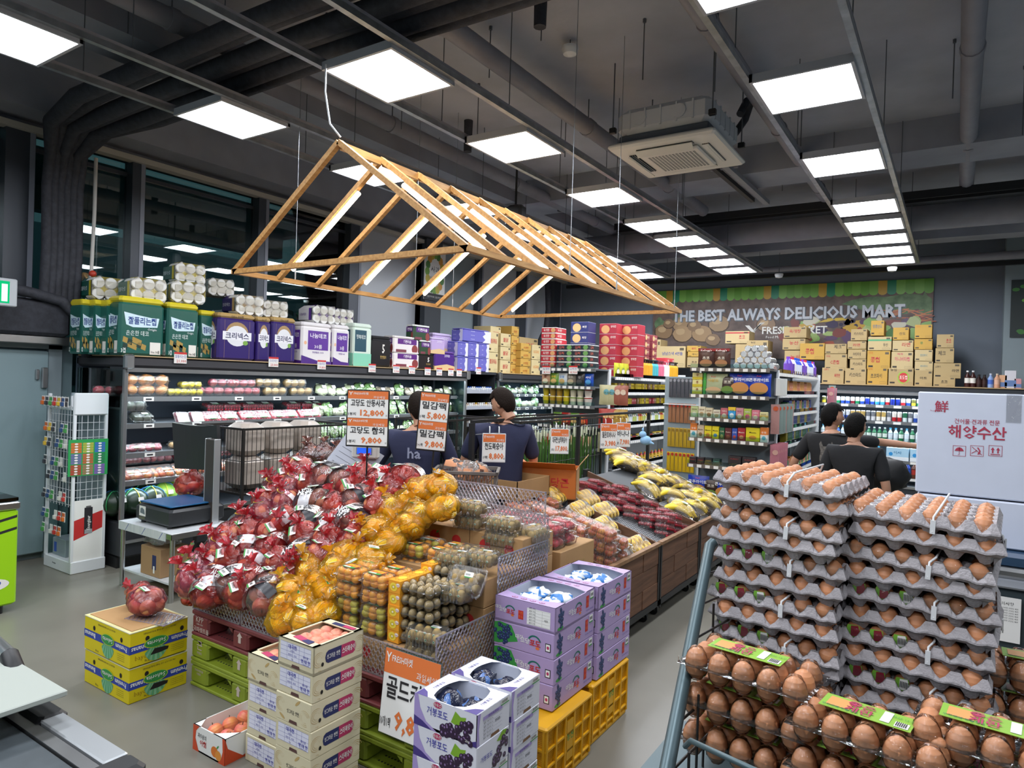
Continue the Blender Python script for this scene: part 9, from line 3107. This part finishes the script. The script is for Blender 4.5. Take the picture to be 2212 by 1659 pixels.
def person(lab,x,y,rz,H_,top,pants,hairm,lean=0.0,head=(0,0),arms=None,bulk=1.0,sleeves=.55,prints=None):
 """faces +Y before turning; H_ height"""
 k=H_/1.75
 t=empty('person',(x,y,0),(0,0,rz),label=lab,cat='person',group=None)
 def P(a,b,c):
  return Vector((a*k,(b+lean*max(0,c-.95)*1.0)*k,c*k))
 neck=P(0,0,1.46)
 hc=P(0,.02,1.605)
 N=[(P(0,0,.95),(.15*bulk*k,.11*k)),(P(0,0,1.15),(.145*bulk*k,.10*k)),(P(0,0,1.33),(.165*bulk*k,.105*k)),(P(0,-.005,1.43),(.075*k,.065*k)),(P(0,.0,1.50),(.052*k,.055*k))]
 E_=[(0,1),(1,2),(2,3),(3,4)]
 for sg in(-1,1):
  a=len(N)
  N+=[(P(.085*sg,0,.86),.085*k),(P(.10*sg,.01,.48),.058*k),(P(.105*sg,-.01,.10),.038*k),(P(.11*sg,.02,.04),.036*k),(P(.125*sg,.16,.03),.03*k)]
  E_+=[(0,a),(a,a+1),(a+1,a+2),(a+2,a+3),(a+3,a+4)]
 am=arms or{}
 SL_=[]
 for sg in(-1,1):
  el,wr=am.get(sg,((.27*sg,-.02,1.12),(.27*sg,.10,.90)))
  a=len(N)
  sh=P(.175*sg*bulk,0,1.385)
  e_,w_=P(*el),P(*wr)
  N+=[(sh,.056*k),(e_,.040*k),(e_.lerp(w_,.5),.038*k),(w_,.026*k)]
  E_+=[(2,a),(a,a+1),(a+1,a+2),(a+2,a+3)]
  SL_.append((sh,e_,w_,sg))
  hn,he=hand(sg,w_,w_-e_,point=am.get('point')==sg)
  b=len(N)
  N+=[(p,(r[0]*k,r[1]*k) if isinstance(r,tuple) else r*k) for p,r in hn[1:]]
  E_+=[((i+b-1) if i else a+3,j+b-1) for i,j in he]
 add('body',skin_mesh('body',N,E_,m_skin,2),t)
 hrot=Euler((head[0],0,head[1]))
 hd=add('head',head_mesh(k),t,hc,hrot)
 add('hair',hair_mesh(k,hairm),hd)
 Ns=[(P(0,0,.86),(.172*bulk*k,.128*k)),(P(0,0,1.02),(.168*bulk*k,.125*k)),(P(0,0,1.2),(.172*bulk*k,.125*k)),(P(0,-.005,1.36),(.185*bulk*k,.118*k)),(P(0,-.01,1.425),(.11*k,.085*k)),(P(0,-.008,1.455),(.075*k,.07*k))]
 Es=[(0,1),(1,2),(2,3),(3,4),(4,5)]
 for sh,e_,w_,sg in SL_:
  a=len(Ns)
  if sleeves>1:
   Ns+=[(sh,.072*k),(e_,.055*k),(e_.lerp(w_,.9),.04*k)]
   Es+=[(3,a),(a,a+1),(a+1,a+2)]
  else:
   Ns+=[(sh,.075*k),(sh.lerp(e_,sleeves),.068*k),(sh.lerp(e_,sleeves+.35),.066*k)]
   Es+=[(3,a),(a,a+1),(a+1,a+2)]
 sh_=add('shirt',skin_mesh('shirt',Ns,Es,top,2),t)
 Nt=[(P(0,0,.93),(.165*bulk*k,.125*k))]
 Et=[]
 for sg in(-1,1):
  a=len(Nt)
  Nt+=[(P(.09*sg,0,.82),.10*k),(P(.105*sg,.01,.48),.075*k),(P(.11*sg,-.01,.1),.062*k)]
  Et+=[(0,a),(a,a+1),(a+1,a+2)]
 add('trousers',skin_mesh('trousers',Nt,Et,pants,2),t)
 for sg in(-1,1):
  add('shoe',MB().ball((.12*sg*k,.06*k,.04),(.052*k,.14*k,.045),m_black,12,7),t)
 if prints:
  s=MB();prints(s,k);add('back_print',s,sh_)
 return t
def head_mesh(k):
 s=MB()
 nu,nv=20,16
 vs=[]
 for j in range(nv+1):
  th=-PI/2+PI*j/nv
  for i in range(nu):
   a=2*PI*i/nu
   x,y,z=math.cos(th)*math.cos(a),math.cos(th)*math.sin(a),math.sin(th)
   w=1-.28*max(0,-z)**1.3
   px,py,pz=.076*x*w,.094*y*(w if y>0 else 1-.35*max(0,-z)),.118*z
   if y>.75 and abs(x)<.25 and-.25<z<.12:
    py+=.016*(1-abs(x)*4)*(1-abs(z+.1)*2)
   if y>.55 and .05<z<.3:
    py-=.006
   vs.append((px*k,py*k,pz*k))
 fs=[(j*nu+i,j*nu+(i+1)%nu,(j+1)*nu+(i+1)%nu,(j+1)*nu+i) for j in range(nv) for i in range(nu)]
 s.add(vs,fs,m_skin,True)
 for sg in(-1,1):
  s.ball((.079*sg*k,-.004*k,-.005*k),(.010*k,.020*k,.032*k),m_skin,8,6)
  s.ball((.030*sg*k,.082*k,.012*k),(.012*k,.006*k,.006*k),m_whp,8,5)
  s.ball((.030*sg*k,.087*k,.012*k),(.005*k,.003*k,.005*k),m_blk,6,4)
  s.ball((.030*sg*k,.085*k,.032*k),(.017*k,.005*k,.003*k),m_hair,8,4)
 s.ball((0,.096*k,-.018*k),(.012*k,.013*k,.014*k),m_skin,8,6)
 s.ball((0,.083*k,-.052*k),(.022*k,.008*k,.006*k),mat('lip','#9a5a50',rough=.5),8,5)
 s.tube([(0,-.02*k,-.14*k),(0,-.005*k,-.05*k)],[.054*k,.05*k],m_skin,12)
 return s
def hair_mesh(k,m):
 s=MB()
 nu,nv=26,14
 vs=[]
 for j in range(nv+1):
  for i in range(nu):
   a=2*PI*i/nu
   back=-math.sin(a)
   low=-.80 if back>.3 else(-.35 if back>-.15 else .42)
   low+=.05*math.sin(a*9)
   z=1-(1-low)*j/nv
   z=max(-1,min(1,z))
   r=math.sqrt(max(0,1-z*z*.98))
   f=1.13+.05*noise.noise(Vector((math.cos(a)*3,math.sin(a)*3,z*3)))-(.1 if j==nv else 0)
   vs.append((.079*k*r*math.cos(a)*f,(.099*r*math.sin(a)*f-.004)*k,(.122*z*(1.1 if z>0 else 1.0)+.006)*k))
 fs=[(j*nu+i,(j+1)*nu+i,(j+1)*nu+(i+1)%nu,j*nu+(i+1)%nu) for j in range(nv) for i in range(nu)]
 s.add(vs,fs,m,True)
 return s
m_nv=mat('navy_cloth','#242946',rough=.85,bump=.25,bscale=18)
m_bl=mat('black_cloth','#17181b',rough=.85,bump=.25,bscale=18)
m_jn=mat('denim','#26364f',rough=.85)
m_pn=mat('grey_trousers','#2c2d30',rough=.85)
def pr1(s,k):
 o=Vector((0,-.145*k,1.22*k))
 g=mat('faded_print','#8a90a8',rough=.8)
 s.text('ha',o+Z*.06,X,Z,.09,g,.004,fat=2).text('AU HEAVEN',o-Z*.06,NX,Z,.018,g,.004,wid=.2)
def place(px,py,wd,z):
 c=CC+wd*ray(px,py)
 return c.x,c.y
hx,hy=place(868,880,5.4,0)
person('person in a navy long-sleeved shirt bent over the apple pile, seen from behind',hx+.16,hy+.02,.55,1.78,m_nv,m_pn,m_hairb,lean=-.02,head=(-.25,.5),bulk=1.12,sleeves=2,prints=pr1,arms={-1:((-.33,.05,1.14),(-.24,.25,.98)),1:((.30,.03,1.12),(.22,.22,.98))})
hx,hy=place(1078,868,5.8,0)
person('person in a navy top and jeans looking down toward the vegetables',hx+.04,hy,.75,1.83,m_nv,m_jn,m_hairb,lean=.0,head=(-.4,.9),bulk=1.15,arms={-1:((-.30,.06,1.12),(-.2,.26,1.0)),1:((.29,.06,1.12),(.2,.28,1.0))})
def pr2(s,k):
 g=mat('donkey_print','#7d7872',rough=.8,col2='#4a4744',scale=60)
 o=Vector((0,-.150*k,1.18*k))
 s.plate(o,X,Z,[(-.07,-.26),(.06,-.26),(.075,-.12),(.05,-.04),(.06,.03),(.05,.1),(.065,.17),(.05,.2),(.03,.15),(-.03,.15),(-.05,.2),(-.065,.17),(-.05,.1),(-.06,.03),(-.04,-.05),(-.08,-.14)],g,.006)
hx,hy=place(1803,900,6.6,0)
person('person in a black tee with a grey animal print, pointing at the drinks',hx-.02,hy,-.15,1.77,m_bl,m_pn,m_hair,head=(0,-.9),bulk=1.12,prints=pr2,arms={1:((.36,.28,1.38),(.62,.38,1.36)),'point':1,-1:((-.34,-.03,1.14),(-.36,.06,.92))})
hx,hy=place(1848,912,6.0,0)
person('person in a plain black tee standing with arms down, seen from behind',hx+.0,hy,-.1,1.70,m_bl,m_pn,m_hair,head=(-.05,-.5),bulk=1.08,arms={1:((.27,-.02,1.1),(.27,.04,.86)),-1:((-.27,-.02,1.1),(-.27,.04,.86))})
add('black_bag',crumple(.2,.14,.16,mat('bag_black','#101012',rough=.6),3,.2),None,CC+6.3*ray(1915,1025),label='black shoulder bag at the side of the person in the plain tee',cat='bag')
finish_text()
